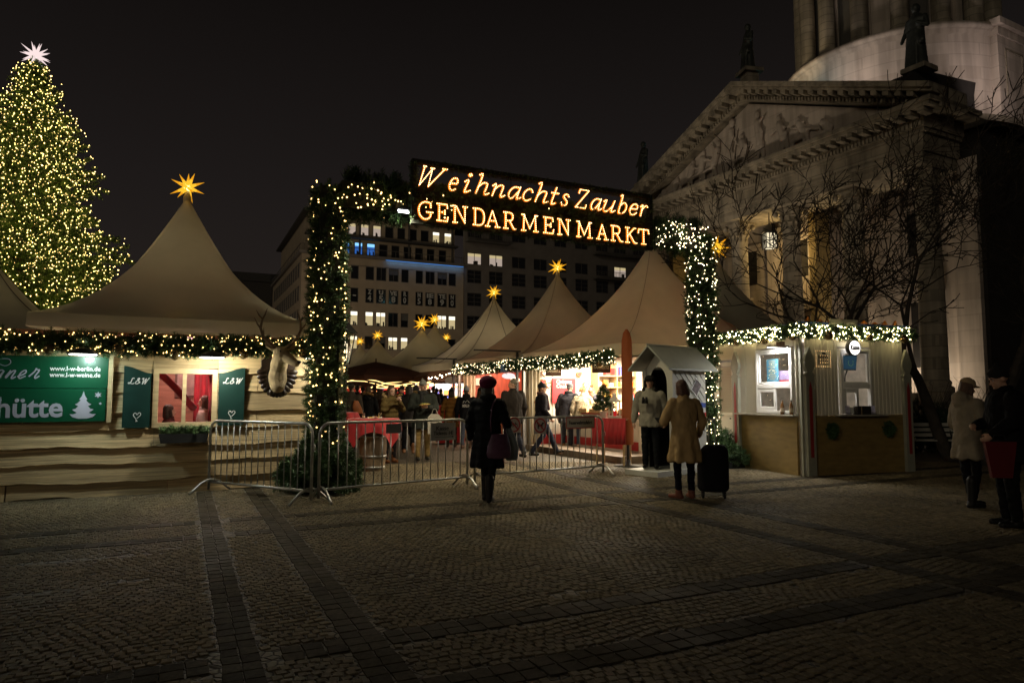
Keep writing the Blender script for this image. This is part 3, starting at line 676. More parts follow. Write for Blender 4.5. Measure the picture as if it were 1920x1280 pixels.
# attic block at the right
cb = CF.l(at(1868, 38, 42)); za_ = at(1868, 38, 42).z
m = MB(); x0, y0 = cb.x, cb.y
m.bx(x0, x0 + 9, y0, y0 + 6.5, 14, za_ - .95); m.bx(x0 - .12, x0 + 9.1, y0 - .12, y0 + 6.5, za_ - .95, za_ - .42); m.bx(x0 - .4, x0 + 9.4, y0 - .4, y0 + 6.5, za_ - .42, za_)
m.build('attic_block', STW, ch)
m = MB()
for yy in (y0 + .8, y0 + 3.6):
    m.bx(x0 - .06, x0 - .004, yy, yy + .1, za_ - 5, za_ - 1.7); m.bx(x0 - .06, x0 - .004, yy + 2.0, yy + 2.1, za_ - 5, za_ - 1.7); m.bx(x0 - .06, x0 - .004, yy + .1, yy + 2.0, za_ - 1.8, za_ - 1.7)
for xx in (x0 + .8, x0 + 4): m.bx(xx, xx + .1, y0 - .06, y0 - .004, za_ - 5, za_ - 1.7); m.bx(xx + 2, xx + 2.1, y0 - .06, y0 - .004, za_ - 5, za_ - 1.7); m.bx(xx + .1, xx + 2, y0 - .06, y0 - .004, za_ - 1.8, za_ - 1.7)
m.build('wall_panel', STO, ch)
m = MB(); m.lathe([(3.0, 0), (3.1, .3), (2.7, .5), (2.9, .8), (2.4, 1.1)], 32, 0, (x0 + 4.4, y0 + 4.2, za_)); m.build('turret_base', STO, ch)

# statues standing on the church
def statue_mesh(seed, h):
    rnd = random.Random(seed); s_ = h / 3.0; e_ = []
    e_.append(('loft', [((0, 0, 0), .42 * s_, .36 * s_), ((0, 0, .5 * s_), .36 * s_, .33 * s_), ((0, .02, 1.2 * s_), .33 * s_, .28 * s_), ((0, .03, 1.8 * s_), .32 * s_, .27 * s_), ((0, .02, 2.25 * s_), .38 * s_, .25 * s_), ((0, 0, 2.5 * s_), .2 * s_, .18 * s_)]))
    e_.append(('ell', (0, .03 * s_, 2.78 * s_), (.19 * s_, .21 * s_, .24 * s_))); e_.append(('cap', (0, 0, 2.4 * s_), (0, 0, 2.65 * s_), .12 * s_, .11 * s_))
    e_.append(('cap', (-.36 * s_, 0, 2.28 * s_), (-.5 * s_, .1, 1.8 * s_), .13 * s_, .1 * s_)); e_.append(('cap', (-.5 * s_, .1, 1.8 * s_), (-.2 * s_, .35 * s_, 1.95 * s_), .1 * s_, .08 * s_))
    e_.append(('cap', (.36 * s_, 0, 2.28 * s_), (.5 * s_, .1, 1.75 * s_), .13 * s_, .1 * s_)); e_.append(('cap', (.5 * s_, .1, 1.75 * s_), (.55 * s_, .3 * s_, 1.3 * s_), .1 * s_, .08 * s_))
    for k in range(5): x = rnd.uniform(-.3, .3) * s_; e_.append(('cap', (x, .25 * s_, 1.7 * s_), (x * 1.3, .33 * s_, .1), .07 * s_, .1 * s_))
    e_.append(('cap', (.28 * s_, -.05, 2.35 * s_), (-.35 * s_, .28 * s_, 1.1 * s_), .12 * s_, .14 * s_))
    return e_
def statue(label, loc, h, rz, ped=None):
    t = thing('statue', label, 'statue', loc, rz, 'statues on the church roof')
    blob('figure', statue_mesh(int(loc[0] * 10), h), BRZ, .06, 2, t)
    m = MB()
    if ped: pw_, ph = ped; m.box((0, 0, -ph / 2 - .001), (pw_ * .8, pw_ * .8, ph)); m.box((0, 0, -.13), (pw_ * 1.25, pw_ * 1.25, .25)); m.box((0, 0, -ph + .1), (pw_, pw_, .3))
    else: m.box((0, 0, -.151), (h * .36, h * .36, .3))
    m.build('pedestal', STO, t)
p = at(1405, 133, 43.6); statue('dark robed statue on a tall block at the tip of the pediment', tuple(p), 3.2, R(100), (1.05, p.z - 20.6))
p = at(1208, 343, 50.0); statue('robed statue at the left end of the pediment, just above the glowing sign', tuple(p), 3.15, R(110))
p = at(1723, 128, 39.6); statue('black silhouetted statue in front of the floodlit drum', tuple(p), 4.0, R(120))
# floodlights of the church (stand on its roofs and steps, out of sight from the square)
lamp('SPOT', tuple(CF.w(5.0, 8.3, 20.4)), 500, (1, .84, .72), tuple(CF.w(DC[0] - 4, DC[1] - 3.0, 25.5)), .5, 120, .9)
lamp('SPOT', tuple(CF.w(11, 1.2, 19.6)), 420, (1, .82, .74), tuple(CF.w(17, 4, 24)), .3, 120, .9)
lamp('SPOT', tuple(CF.w(4.0, 13.5, 21.0)), 900, (1, .80, .50), tuple(CF.w(DC[0] - 4, DC[1] + 3, 31)), .3, 60, .9)
lamp('POINT', tuple(CF.w(8.2, 12.6, 20.9)), 60, (.25, .75, .80), None, .15)
lamp('SPOT', tuple(CF.w(-13, 14, 4.5)), 2000, (1, .83, .60), tuple(CF.w(0, 12, 18.5)), .4, 62, .9)
for y in (4, 11, 18): lamp('SPOT', tuple(CF.w(-4.6, y, 2.5)), 420, (1, .83, .60), tuple(CF.w(-.2, y, 16.5)), .4, 85, .9)
lamp('POINT', tuple(CF.w(2.9, 10.6, 10.4)), 260, (1, .70, .28), None, .2)
lamp('POINT', tuple(CF.w(3.4, 7.2, 2.2)), 220, (1, .84, .62), None, .2)
lamp('POINT', tuple(CF.w(3.4, 3.0, 2.2)), 190, (1, .84, .62), None, .2)
# portico lantern
lp = at(1443, 452, 41.5); t = thing('wall_lantern', 'glowing glass lantern hanging between the portico columns', 'lantern', tuple(lp))
m = MB(); m.box((0, 0, 0), (.6, .6, .9)); m.build('glass', E('lantern_glow', (1, .86, .58), 1.0), t)
m = MB()
for a in (-.33, -.11, .11, .33):
    for b_ in (-.33, .33): m.box((a, b_, 0), (.05, .05, 1.0)); m.box((b_, a, 0), (.05, .05, 1.0))
for z in (-.48, 0, .48): m.box((0, -.34, z), (.72, .04, .05)); m.box((-.34, 0, z), (.04, .72, .05))
m.lathe([(.5, .5), (.3, .85), (.04, 1.1), (.03, 2.2)], 8); m.build('lantern_frame', FRM, t)
# ================================================================== tents, stars, garlands
PVC = M('tent_pvc', (.62, .57, .43), .30, var=.08, scale=1.6, bump=.22, bscale=2.2, trans=.13)
PVCG = M('tent_pvc_rim', (.60, .55, .42), .45, var=.06, scale=2, trans=.2)
STEEL = M('dark_steel', (.05, .05, .05), .45, .6, var=.2)
ALU = M('galvanised_steel', (.42, .42, .41), .38, .85, var=.2, scale=20)
def tent(label, fr, x0, x1, y0, y1, ze, za, group='pagoda tents of the market', seams=0, val=.26, legs=()):
    """pagoda tent over the local rectangle: swept roof, valance, tip"""
    t = thing('pagoda_tent', label, 'tent', tuple(fr.w((x0 + x1) / 2, (y0 + y1) / 2, 0)), fr.rz, group)
    hx, hy = (x1 - x0) / 2, (y1 - y0) / 2; b = MB(); NS = 15; NE = 12; rings = []
    for j in range(NS + 1):
        q = j / NS; r = 1 - q + .02 * q
        zz = ze + (za - ze) * (.80 * (1 - r) ** 1.75 + .20 * (1 - r) ** 6 if False else (1 - r) ** (1.55 - .15 * q))
        ring = []; k = min(1., max(0, (q - .1) * 1.2))          # square at the eave, round at the tip
        for s_ in range(4):
            for i in range(NE):
                f = -1 + 2 * i / NE; sq = [(f, -1), (1, f), (-f, 1), (-1, -f)][s_]
                a = math.atan2(sq[1], sq[0]); rd = (math.cos(a), math.sin(a)); 
                bulge = 1 - .035 * (1 - f * f) * (1 - q)          # eaves pulled in between the corners
                px_ = (sq[0] * (1 - k) + rd[0] * 1.0 * k) * bulge; py_ = (sq[1] * (1 - k) + rd[1] * 1.0 * k) * bulge
                ring.append((hx * r * px_, hy * r * py_, zz))
        rings.append(ring)
    n = 4 * NE; vs = [p for r_ in rings for p in r_]
    b.add(vs, [(j * n + i, j * n + (i + 1) % n, (j + 1) * n + (i + 1) % n, (j + 1) * n + i) for j in range(NS) for i in range(n)], 0, True)
    b.build('roof', PVC, t)
    v = MB(); r0 = rings[0]; v.add([p for p in r0] + [(p[0] * 1.004, p[1] * 1.004, p[2] - val) for p in r0], [(i, (i + 1) % n, n + (i + 1) % n, n + i) for i in range(n)]); v.build('valance', PVCG, t)
    c = MB(); c.lathe([(.07, za - .30), (.07, za - .02), (.02, za + .12)], 10); c.build('tip', PVCG, t)
    if seams:
        s_ = MB()
        for i in range(0, n, n // seams):
            s_.tube([Vector(rings[j][i]) + Vector((0, 0, .004)) for j in range(NS + 1)], .011 if seams == 8 else .007, 4)
        s_.build('seam', M('seam', (.12, .10, .08), .8) if seams == 8 else M('seam_pale', (.30, .24, .15), .6), t)
    for (lx, ly) in legs:
        l = MB(); l.bx(lx * hx * .97 - .05, lx * hx * .97 + .05, ly * hy * .97 - .05, ly * hy * .97 + .05, 0, ze); l.box((lx * hx * .97, ly * hy * .97, .02), (.25, .25, .04)); l.build('leg', ALU, t)
    return t, fr.w((x0 + x1) / 2, (y0 + y1) / 2, za)
STA = E('star_tip', (1.0, .42, .016), .9); STB = E('star_base', (1.0, .52, .03), 1.15); STC = E('star_heart', (1.0, .80, .25), 5)
STWA = E('star_white', (1.0, .80, .78), 1.0); STWB = E('star_white_heart', (1, .9, .88), 2.0)
def star(label, loc, r, white=False, n=14, group='yellow star lanterns on the tent tips', seed=1, rz=0):
    t = thing('star_lantern', label, 'star', tuple(loc), rz, None if white else group)
    ga = PI * (3 - math.sqrt(5)); b = MB(); c = MB()
    for i in range(n):
        z = 1 - 2 * (i + .5) / n; rr = math.sqrt(1 - z * z); d = Vector((rr * math.cos(ga * i), rr * math.sin(ga * i), z)); 
        if d.z < -.86: continue
        L_ = r * (1.0 if i % 2 else .86); x = d.orthogonal().normalized(); y = d.cross(x); w = r * .115; c0 = d * r * .16; cm = d * (r * .16 + (L_ - r * .16) * .42)
        q = [(x + y).normalized(), (y - x).normalized(), (-x - y).normalized(), (x - y).normalized()]
        vs = [c0 + k * w for k in q] + [cm + k * w * .58 for k in q] + [d * L_]
        b.add(vs, [(k, (k + 1) % 4, 4 + (k + 1) % 4, 4 + k) for k in range(4)], 1); k0 = len(b.v) - 9
        b.f += [(k0 + 4 + k, k0 + 4 + (k + 1) % 4, k0 + 8) for k in range(4)]; b.mi += [0] * 4; b.sm += [False] * 4
    b.build('point', [STWA, STWA] if white else [STA, STB], t)
    c.ell((0, 0, 0), (r * .2,) * 3, 10, 6); c.build('heart', STWB if white else STC, t)
    return t
def garland(label, fr, path, r, dens, ndens, group, bulb=BULB, br=.013, bau=0, seed=1, name='garland', needle=None, droop=0.):
    """fir garland along a local path with its light string and glass baubles"""
    rg = np.random.default_rng(seed); P = np.array([tuple(fr.w(*p)) for p in path]); seg = np.linalg.norm(np.diff(P, axis=0), axis=1); L_ = seg.sum()
    cum = np.concatenate([[0], np.cumsum(seg)])
    def along(t): return np.stack([np.interp(t * L_, cum, P[:, k]) for k in range(3)], 1)
    o = P[len(P) // 2]; t = thing(name, label, 'garland', tuple(o), 0, group)
    K = int(L_ * dens); u = rg.uniform(size=K); c = along(u); c[:, 2] -= droop * np.sin(u * L_ * 3.1) ** 2
    d = rg.normal(size=(K, 3)); d /= np.linalg.norm(d, axis=1, keepdims=True)
    sprigs('foliage', c + d * r * rg.uniform(.1, .45, (K, 1)) - o, d, r * rg.uniform(.7, 1.15, K), needle or FIR, t)
    m = MB(); n = 14; uu = np.linspace(0, 1, n); cc = along(uu); cc[:, 2] -= droop * np.sin(uu * L_ * 3.1) ** 2; m.tube([Vector(p - o) for p in cc], r * .42, 8); m.build('core', FIRD, t)
    K = int(L_ * ndens); u = rg.uniform(size=K); c = along(u); c[:, 2] -= droop * np.sin(u * L_ * 3.1) ** 2
    d = rg.normal(size=(K, 3)); d /= np.linalg.norm(d, axis=1, keepdims=True)
    bulbs('light_string', c + d * r * rg.uniform(.75, 1.12, (K, 1)) - o, br, bulb, t)
    for i in range(bau):
        u = (i + .5 + rg.uniform(-.2, .2)) / bau; c = along(np.array([u]))[0] - o; b = MB(); q = rg.uniform(.8, 1.2) * .075
        b.ell(tuple(c + np.array([-.1 * math.sin(fr.rz) * -1 * .6, -.1, -r * rg.uniform(.5, 1.0)])), (q, q, q), 16, 10); b.build('bauble', M('gold_glass', (.30, .22, .10), .12, .7, var=.2, coat=.5), t)
    return t

# ================================================================== log hut at the left
p0 = gnd(12, 940); p1 = gnd(500, 913)
HF = Fr((p0.x, p0.y), math.degrees(math.atan2(p1.y - p0.y, p1.x - p0.x)) )
hp = lambda px, py_, y=0.: HF.py(px, py_, y)
HL = hp(596, 800).x; HH = hp(330, 655).z
WOOD = M('live_edge_boards', (.50, .37, .20), .62, var=.45, scale=2.0, bump=.25, bscale=16, stretch=(.7, 6, 26), island=.4)
WOODP = M('planed_timber', (.52, .40, .23), .55, var=.2, scale=3, stretch=(1, 1, 8), bump=.1)
GREEN = M('dark_green_paint', (.006, .036, .030), .45, var=.15, scale=4, bump=.06)
DARK = M('black_matt', (.008, .008, .008), .8, var=.2)
hut = thing('log_hut', 'wooden market hut clad in rough live-edge boards with a curtained window', 'hut', tuple(HF.o), HF.rz)
wx0, wx1 = hp(287, 740).x, hp(407, 740).x; wz0, wz1 = hp(345, 800).z, hp(345, 692).z
m = MB(); rnd = random.Random(4)
def board(x0, x1, z0, z1, y, sd):
    """one board with waney edges and a slight tilt, thicker at the bottom"""
    r2 = random.Random(sd); n = max(2, int((x1 - x0) / .11)); vs = []
    ph = [r2.uniform(0, 6.3) for _ in range(6)]; ap = (z1 - z0)
    for i in range(n + 1):
        x = x0 + (x1 - x0) * i / n
        lo = z0 + ap * (.05 * math.sin(x * 1.9 + ph[0]) + .03 * math.sin(x * 5.3 + ph[1]) + .02 * math.sin(x * 15 + ph[2]) + .015 * r2.uniform(-1, 1))
        hi = z1 + ap * (.05 * math.sin(x * 3 + ph[3]))
        vs += [(x, y - .075, lo + .010), (x, y - .068, lo + .035), (x, y - .018, hi), (x, y + .02, hi), (x, y + .02, lo), (x, y - .055, lo)]
    fs = []
    for i in range(n):
        for k in range(6): fs.append((i * 6 + k, i * 6 + (k + 1) % 6, i * 6 + 6 + (k + 1) % 6, i * 6 + 6 + k))
    fs += [tuple(range(6))[::-1], tuple(n * 6 + k for k in range(6))]; m.add(vs, fs)
rows = [0.0, .235, .50, .80, 1.02, 1.24, 1.46, 1.68, 1.90, HH + .1]
rows = [0.0] + [hp(500, y).z for y in (888, 858, 830, 800, 770, 737, 703, 668)] + [HH + .12]
for i in range(len(rows) - 1):
    z0, z1 = rows[i], rows[i + 1] + .05; cuts = [-2.2]
    spans = [(-2.2, HL)]
    if z1 > wz0 + .06 and z0 < wz1 - .05: spans = [(-2.2, wx0 - .005), (wx1 + .005, HL)]
    if i == 0: spans = [(-2.2, -.02), (.0, hp(313, 920).x), (hp(314, 920).x, hp(430, 920).x), (hp(431, 920).x, HL)]
    elif i == 1: spans = [(-2.2, HL - 1.2), (HL - 1.19, HL)]
    if i in (3, 4, 6, 8):                   # butt joints between shorter boards
        spans = [q for (a, b_) in spans for q in (((a, a + (b_ - a) * (.62 if i % 2 else .38) - .004), (a + (b_ - a) * (.62 if i % 2 else .38) + .004, b_)) if b_ - a > 1 else ((a, b_),))]
    for j, (a, b_) in enumerate(spans): board(a, b_, z0, z1, -.012 * (i % 2), i * 7 + j)
for i in range(len(rows) - 1):           # short boards over and under the window
    z0, z1 = rows[i], rows[i + 1] + .05
    if z0 < wz1 < z1 - .02: board(wx0 - .004, wx1 + .004, wz1 + .004, z1, -.012 * (i % 2), 90 + i)
    if z0 + .02 < wz0 < z1: board(wx0 - .004, wx1 + .004, z0, wz0 - .004, -.012 * (i % 2), 99 + i)
m.build('board_wall', WOOD, hut)
m = MB()   # inside of the hut
D = 2.6; HW = M('hut_inside_wood', (.42, .20, .13), .6, var=.3, scale=2, stretch=(1, 1, 8))
m.bx(-2.2, wx0 - .01, .03, .08, 0, HH); m.bx(wx1 + .01, HL, .03, .08, 0, HH); m.bx(wx0 - .01, wx1 + .01, .03, .08, 0, wz0 - .01); m.bx(wx0 - .01, wx1 + .01, .03, .08, wz1 + .01, HH)
m.bx(-2.2, HL, D, D + .06, 0, HH + .2); m.bx(HL - .06, HL - .001, .08, D, 0, HH + .2); m.bx(-2.2, -2.14, .08, D, 0, HH + .2); m.bx(-2.14, HL - .06, .08, D, -.02, .03); m.bx(-2.2, HL, .0, D + .06, HH + .201, HH + .24)
m.build('inner_wall', HW, hut)
cm = MB(); xa, xb = hp(500, 700, D - .1).x, 0
CUR = M('red_curtain', (.36, .012, .025), .8, var=.3, scale=5, sheen=.3)
def curtain(mb, x0, x1, y, z0, z1, waves, amp=.03, th=.01):
    n = waves * 8; vs = []
    for i in range(n + 1):
        x = x0 + (x1 - x0) * i / n; yy = y + amp * math.sin(i / 8 * 2 * PI)
        vs += [(x, yy, z0), (x, yy, z1), (x, yy + th, z1), (x, yy + th, z0)]
    fs = []
    for i in range(n):
        for k in range(4): fs.append((i * 4 + k, i * 4 + (k + 1) % 4, i * 4 + 4 + (k + 1) % 4, i * 4 + 4 + k))
    mb.add(vs, fs, 0, True)
ww = wx1 - wx0
c = MB(); curtain(c, wx0 + ww * .66, wx0 + ww * 1.25, D - .5, .6, 2.1, 5); curtain(c, wx1 - .12, wx1 + .02, .2, wz0, wz1, 2, .02); curtain(c, wx0 - .02, wx0 + .07, .2, wz0, wz1, 2, .02)
pts = [(wx0 + ww * (.05 + .6 * t), .5 + .5 * t, wz1 - .05 - (wz1 - wz0) * .65 * t ** 1.2) for t in np.linspace(0, 1, 10)]; c.tube(pts, .06, 8); c.build('curtain', CUR, hut)
c = MB(); px0 = wx0 + ww * .30; c.bx(px0, px0 + .55, D - .05, D - .005, 1.45, 2.0, 0); c.bx(px0 + .04, px0 + .51, D - .062, D - .051, 1.49, 1.96, 1); c.build('wall_picture', [M('picture_frame', (.12, .05, .03), .5), M('picture_paper', (.5, .36, .32), .7, var=.4, scale=5)], hut)
# window frame, pane
w = MB(); f = .075; y0, y1 = -.10, .03
w.bx(wx0, wx0 + f, y0, y1, wz0, wz1); w.bx(wx1 - f, wx1, y0, y1, wz0, wz1); w.bx(wx0 + f, wx1 - f, y0, y1, wz0, wz0 + f); w.bx(wx0 + f, wx1 - f, y0, y1, wz1 - f, wz1)
xm = hp(345, 750).x; w.bx(xm - .028, xm + .028, y0 + .01, y1, wz0 + f, wz1 - f)
wf = w.build('window', WOODP, hut); w = MB(); w.bx(wx0 + f * .5, wx1 - f * .5, -.01, -.002, wz0 + f * .5, wz1 - f * .5); w.build('pane', GLASS(), wf)
# shutters with a curved top, painted initials and heart
LETW = M('white_letter', (.75, .75, .76), .5, var=.05)
SCR = {'L': [[(.75, .9), (.55, 1.0), (.42, .85), (.40, .5), (.30, .15), (.10, .02), (.0, .12), (.12, .2), (.4, .06), (.75, .0), (.95, .15)]],
       '&': [[(.8, .1), (.3, .75), (.35, .95), (.5, .95), (.5, .75), (.1, .35), (.15, .05), (.45, .0), (.75, .4)]],
       'W': [[(0, .8), (.15, .98), (.25, .9), (.25, .1), (.30, .02), (.65, .95), (.62, .1), (.68, .02), (1.0, .9), (1.15, 1.0)]],
       'heart': [[(.5, -.5), (.45, -.1), (.05, .45), (.1, .75), (.3, .82), (.5, .55), (.7, .85), (.95, .75), (.95, .45), (.55, .0)], [(.5, -.25), (.7, -.45)]]}
def script(mb, key, x, z, s_, y, w, th=.006, shear=.25):
    for pl in SCR[key]:
        pts = []; P = [Vector(p) for p in pl]
        for i in range(len(P) - 1):
            a, b_, c_, d_ = P[max(i - 1, 0)], P[i], P[i + 1], P[min(i + 2, len(P) - 1)]
            for k in range(5):
                t = k / 5; pts.append(.5 * ((2 * b_) + (c_ - a) * t + (2 * a - 5 * b_ + 4 * c_ - d_) * t * t + (3 * b_ - a - 3 * c_ + d_) * t ** 3))
        pts.append(P[-1]); mb.ribbon([(x + (p.x + shear * p.y) * s_, z + p.y * s_) for p in pts], w, y, th)
for (pa, pb, top0, top1, bot) in ((232, 283, 686, 700, 801), (409, 457, 700, 690, 796)):
    xa, xb = hp(pa, 740).x, hp(pb, 740).x; zl, zr = hp(pa, top0).z, hp(pb, top1).z; zb_ = hp((pa + pb) / 2, bot).z
    pts = [(xa, zb_), (xb, zb_)]; 
    for i in range(9):
        t = i / 8; s_ = t * t * (3 - 2 * t); pts.append((xb + (xa - xb) * t, zr + (zl - zr) * s_))
    s_ = MB(); s_.prism(pts, -.13, -.095, 'y'); sh = s_.build('shutter', GREEN, hut)
    lt = MB(); ln = (xb - xa); zt = min(zl, zr) - .16
    for k, x in (('L', .16), ('&', .40), ('W', .62)): script(lt, k, xa + ln * x, zt, .085, -.131, .011)
    lt.build('lettering', LETW, sh); lt = MB(); script(lt, 'heart', xa + ln * .38, zb_ + .14, .10, -.131, .009, .006, .1); lt.build('painted_heart', LETW, sh)
# flower box
fb0, fb1 = hp(298, 820).x, hp(390, 820).x; fz0, fz1 = hp(340, 828).z, hp(340, 811).z
t = thing('flower_box', 'black window box planted with low green herbs', 'flower box', tuple(HF.w((fb0 + fb1) / 2, -.2, fz0)), HF.rz)
m = MB(); hw = (fb1 - fb0) / 2; m.prism([(-hw, fz1 - fz0), (hw, fz1 - fz0), (hw - .03, 0), (-hw + .03, 0)], -.085, .085, 'y'); m.build('box', DARK, t)
rg = np.random.default_rng(3); K = 170; P = np.stack([rg.uniform(-hw + .04, hw - .04, K), rg.uniform(-.07, .07, K), np.full(K, fz1 - fz0 - .02)], 1); d = np.stack([rg.normal(0, .5, K), rg.normal(-.1, .4, K), np.full(K, 1.)], 1)
sprigs('herb_plant', P, d, rg.uniform(.07, .17, K), M('herb_leaf', (.10, .17, .06), .6, var=.5, island=.4), t)
# big green signboard
t = thing('signboard', 'dark green signboard with white lettering and a small white fir tree', 'sign', tuple(HF.w(0, 0, 0)), HF.rz)
sz1, szm, sz0 = hp(100, 668).z, hp(100, 728).z, hp(100, 790).z; sxr = hp(203, 730).x
m = MB(); m.bx(-1.9, sxr, -.14, -.11, szm + .004, sz1, 0); m.bx(-1.9, sxr - .012, -.14, -.11, sz0, szm - .004, 0); m.build('panel', M('sign_green', (.004, .075, .034), .34, var=.1, scale=2, coat=.25), t)
m = MB(); m.bx(sxr + .006, sxr + .065, -.15, -.06, sz0 - .02, sz1 + .01); m.build('post', WOODP, t)
LETL = M('lilac_white_letter', (.44, .44, .54), .5, var=.04)
yb = -.1415
x0, x1 = hp(97, 690).x, hp(191, 690).x; text('web_address', 'www.l-w-berlin.de', .095, LETW, t, ((x0 + x1) / 2, yb, hp(145, 692).z), bold=.0012, width=x1 - x0)
text('web_address', 'www.l-w-weine.de', .095, LETW, t, ((x0 + x1) / 2, yb, hp(145, 703.5).z), bold=.0012, width=x1 - x0)
x0, x1 = hp(-3, 760).x, hp(120, 760).x; text('lettering', 'hütte', .40, LETL, t, ((x0 + x1) / 2, yb, hp(60, 765).z), bold=.009, width=x1 - x0)
G = {'g': [[(.50, .55), (.35, .64), (.12, .5), (.05, .2), (.18, .05), (.42, .3), (.52, .58), (.40, -.1), (.15, -.5), (-.15, -.45), (-.05, -.2), (.5, .1)]], 'n': [[(0, .1), (.12, .5), (.14, .6), (.05, .02), (.25, .5), (.42, .62), (.46, .5), (.40, .1), (.48, .0), (.65, .15)]], 'e': [[(0, .15), (.3, .32), (.42, .5), (.32, .64), (.14, .5), (.08, .2), (.2, .02), (.5, .2)]], 'r': [[(0, .15), (.2, .5), (.22, .72), (.3, .62), (.45, .6), (.36, .2), (.42, .02), (.6, .2)]], 'swash': [[(0, .1), (.5, -.1), (.9, .15), (.8, .5), (.3, .55), (-.4, .35)]]}
SCR.update(G); lt = MB(); zz = hp(60, 710).z; un = (hp(100, 700).x - hp(0, 700).x) / 100
for k, px, s_ in (('g', -10, 29), ('n', 13, 29), ('e', 35, 29), ('r', 56, 32)): script(lt, k, hp(px, 706).x, zz, s_ * un, yb, [.016 if False else .017] * 200, .005, .35)
script(lt, 'swash', hp(2, 680).x, hp(2, 684).z, 24 * un, yb, .008, .005, 0); lt.build('script_lettering', LETL, t)
fx0, fx1 = hp(133, 760).x, hp(183, 760).x; fz0, fz1 = hp(158, 784).z, hp(158, 733).z; cx_ = (fx0 + fx1) / 2; hw = (fx1 - fx0) / 2; hh = fz1 - fz0
prof = [(0, 1), (.12, .82), (.30, .70), (.19, .67), (.42, .56), (.62, .52), (.36, .455), (.55, .36), (.80, .33), (.44, .22), (.7, .16), (1.0, .17), (.75, .06), (.3, 0)]
m = MB(); m.prism([(cx_ - x * hw, fz0 + z * hh) for x, z in prof] + [(cx_ + x * hw, fz0 + z * hh) for x, z in prof[::-1][:-1]], yb - .004, yb, 'y')
def star2(mb, cx_, cz, r, n=6, y=yb): mb.prism([(cx_ + (r if k % 2 == 0 else r * .45) * math.sin(PI * k / n), cz + (r if k % 2 == 0 else r * .45) * math.cos(PI * k / n)) for k in range(2 * n)], y - .004, y, 'y')
star2(m, hp(186, 740).x, hp(186, 740).z, .05); star2(m, hp(190, 756).x, hp(190, 756).z, .022); m.build('fir_emblem', LETL, t)
# lamps over sign and window
for (px, py_, lab, pw) in ((594, 671, 'flat white lamp on the hut wall hidden behind the left arch pillar', 52), (156, 663, 'flat white lamp over the green signboard', 15), (398, 669, 'flat white lamp over the curtained window', 40)):
    q = hp(px, py_, -.52); t = thing('wall_lamp', lab, 'lamp', tuple(HF.w(q.x, -.52, q.z)), HF.rz, 'lamps on the log hut')
    m = MB(); m.lathe([(.04, .09), (.10, .07), (.20, .0), (.205, -.012)], 20); m.tube([(0, 0, .08), (0, .2, .14), (0, .50, .12)], .015, 8); m.build('shade', STEEL, t)
    m = MB(); m.lathe([(.001, -.018), (.17, -.016), (.17, .0), (.001, .0)], 20); m.build('bulb', E('lamp_bulb', (1, .97, .90), 14), t)
    lamp('POINT', tuple(HF.w(q.x, -.54, q.z - .035)), pw * 1.5, ((.72, 1.0, .92) if pw < 20 else (1.0, .96, .74)), tuple(HF.w(q.x, -.22, 0)), .06, 160, .5)
lamp('POINT', tuple(HF.w(wx0 + ww * .4, 1.3, 2.1)), 60, (1, .62, .55), None, .1)
# tent over the hut and the one behind at the left edge
ht, htop = tent('large off-white pagoda tent roof over the log hut', HF, hp(62, 600).x, hp(592, 600).x - .1, -.45, 4.7, 2.66, 5.22, val=.20)
star('large yellow star lantern on the tent roof over the log hut', htop + Vector((0, 0, .18)), .36, seed=2, rz=.4)
lamp('POINT', tuple(HF.w(2.2, 2.4, 3.2)), 48, (1, .86, .56), None, .3)
lt_o = at(10, 495, 15.5); LF2 = Fr((lt_o.x, lt_o.y), GRID)
tent('pagoda tent cut by the left edge of the picture', LF2, -2.2, 1.9, -2.6, 1.5, 2.7, lt_o.z, seams=8); lamp('POINT', tuple(LF2.w(0, 0, 3.2)), 20, (1, .85, .5), None, .3)  # point lamp added inside to brighten the tent cloth
garland('fir garland with warm lights along the eave of the log hut', HF, [(-2.2, -.32, hp(0, 640, -.3).z), (.6, -.34, hp(120, 640, -.3).z), (2.0, -.34, hp(320, 647, -.3).z), (HL - .05, -.32, hp(580, 648, -.3).z)], .16, 420, 105, 'fir garlands with lights', br=.0105, bau=8, seed=3, droop=.03)
# stag trophy
q = hp(519, 694, -.30); t = thing('stag_trophy', 'carved stag head with antlers on a dark wooden plaque', 'hunting trophy', tuple(HF.w(q.x, -.30, q.z)), HF.rz + R(4)); m = MB(); m.bx(-.12, .12, .0, .28, -.15, .15); m.build('bracket', DARK, t)
PLQ = M('dark_carved_wood', (.035, .020, .014), .35, var=.3, coat=.3)
m = MB(); rnd = random.Random(2); N = 26
m.prism([((.24 + .035 * (k % 2) + .02 * rnd.random()) * math.cos(2 * PI * k / N), (.33 + .05 * (k % 2)) * math.sin(2 * PI * k / N) - .02) for k in range(N)], -.05, .02, 'y')
for k in range(15):
    a = PI + PI * k / 14; m.ell((.235 * math.cos(a), -.07, .33 * math.sin(a) - .03), (.05, .03, .085), 8, 6, 0, (0, -a + PI / 2, 0))
for k in range(5): m.ell((.05 * (k - 2), -.08, -.36 - .02 * (k % 2)), (.035, .04, .06), 8, 6)
m.build('plaque', PLQ, t)
SKIN = M('stag_hide', (.40, .30, .17), .85, var=.4, scale=9, bump=.5, bscale=70); DKH = M('stag_muzzle', (.03, .022, .018), .6)
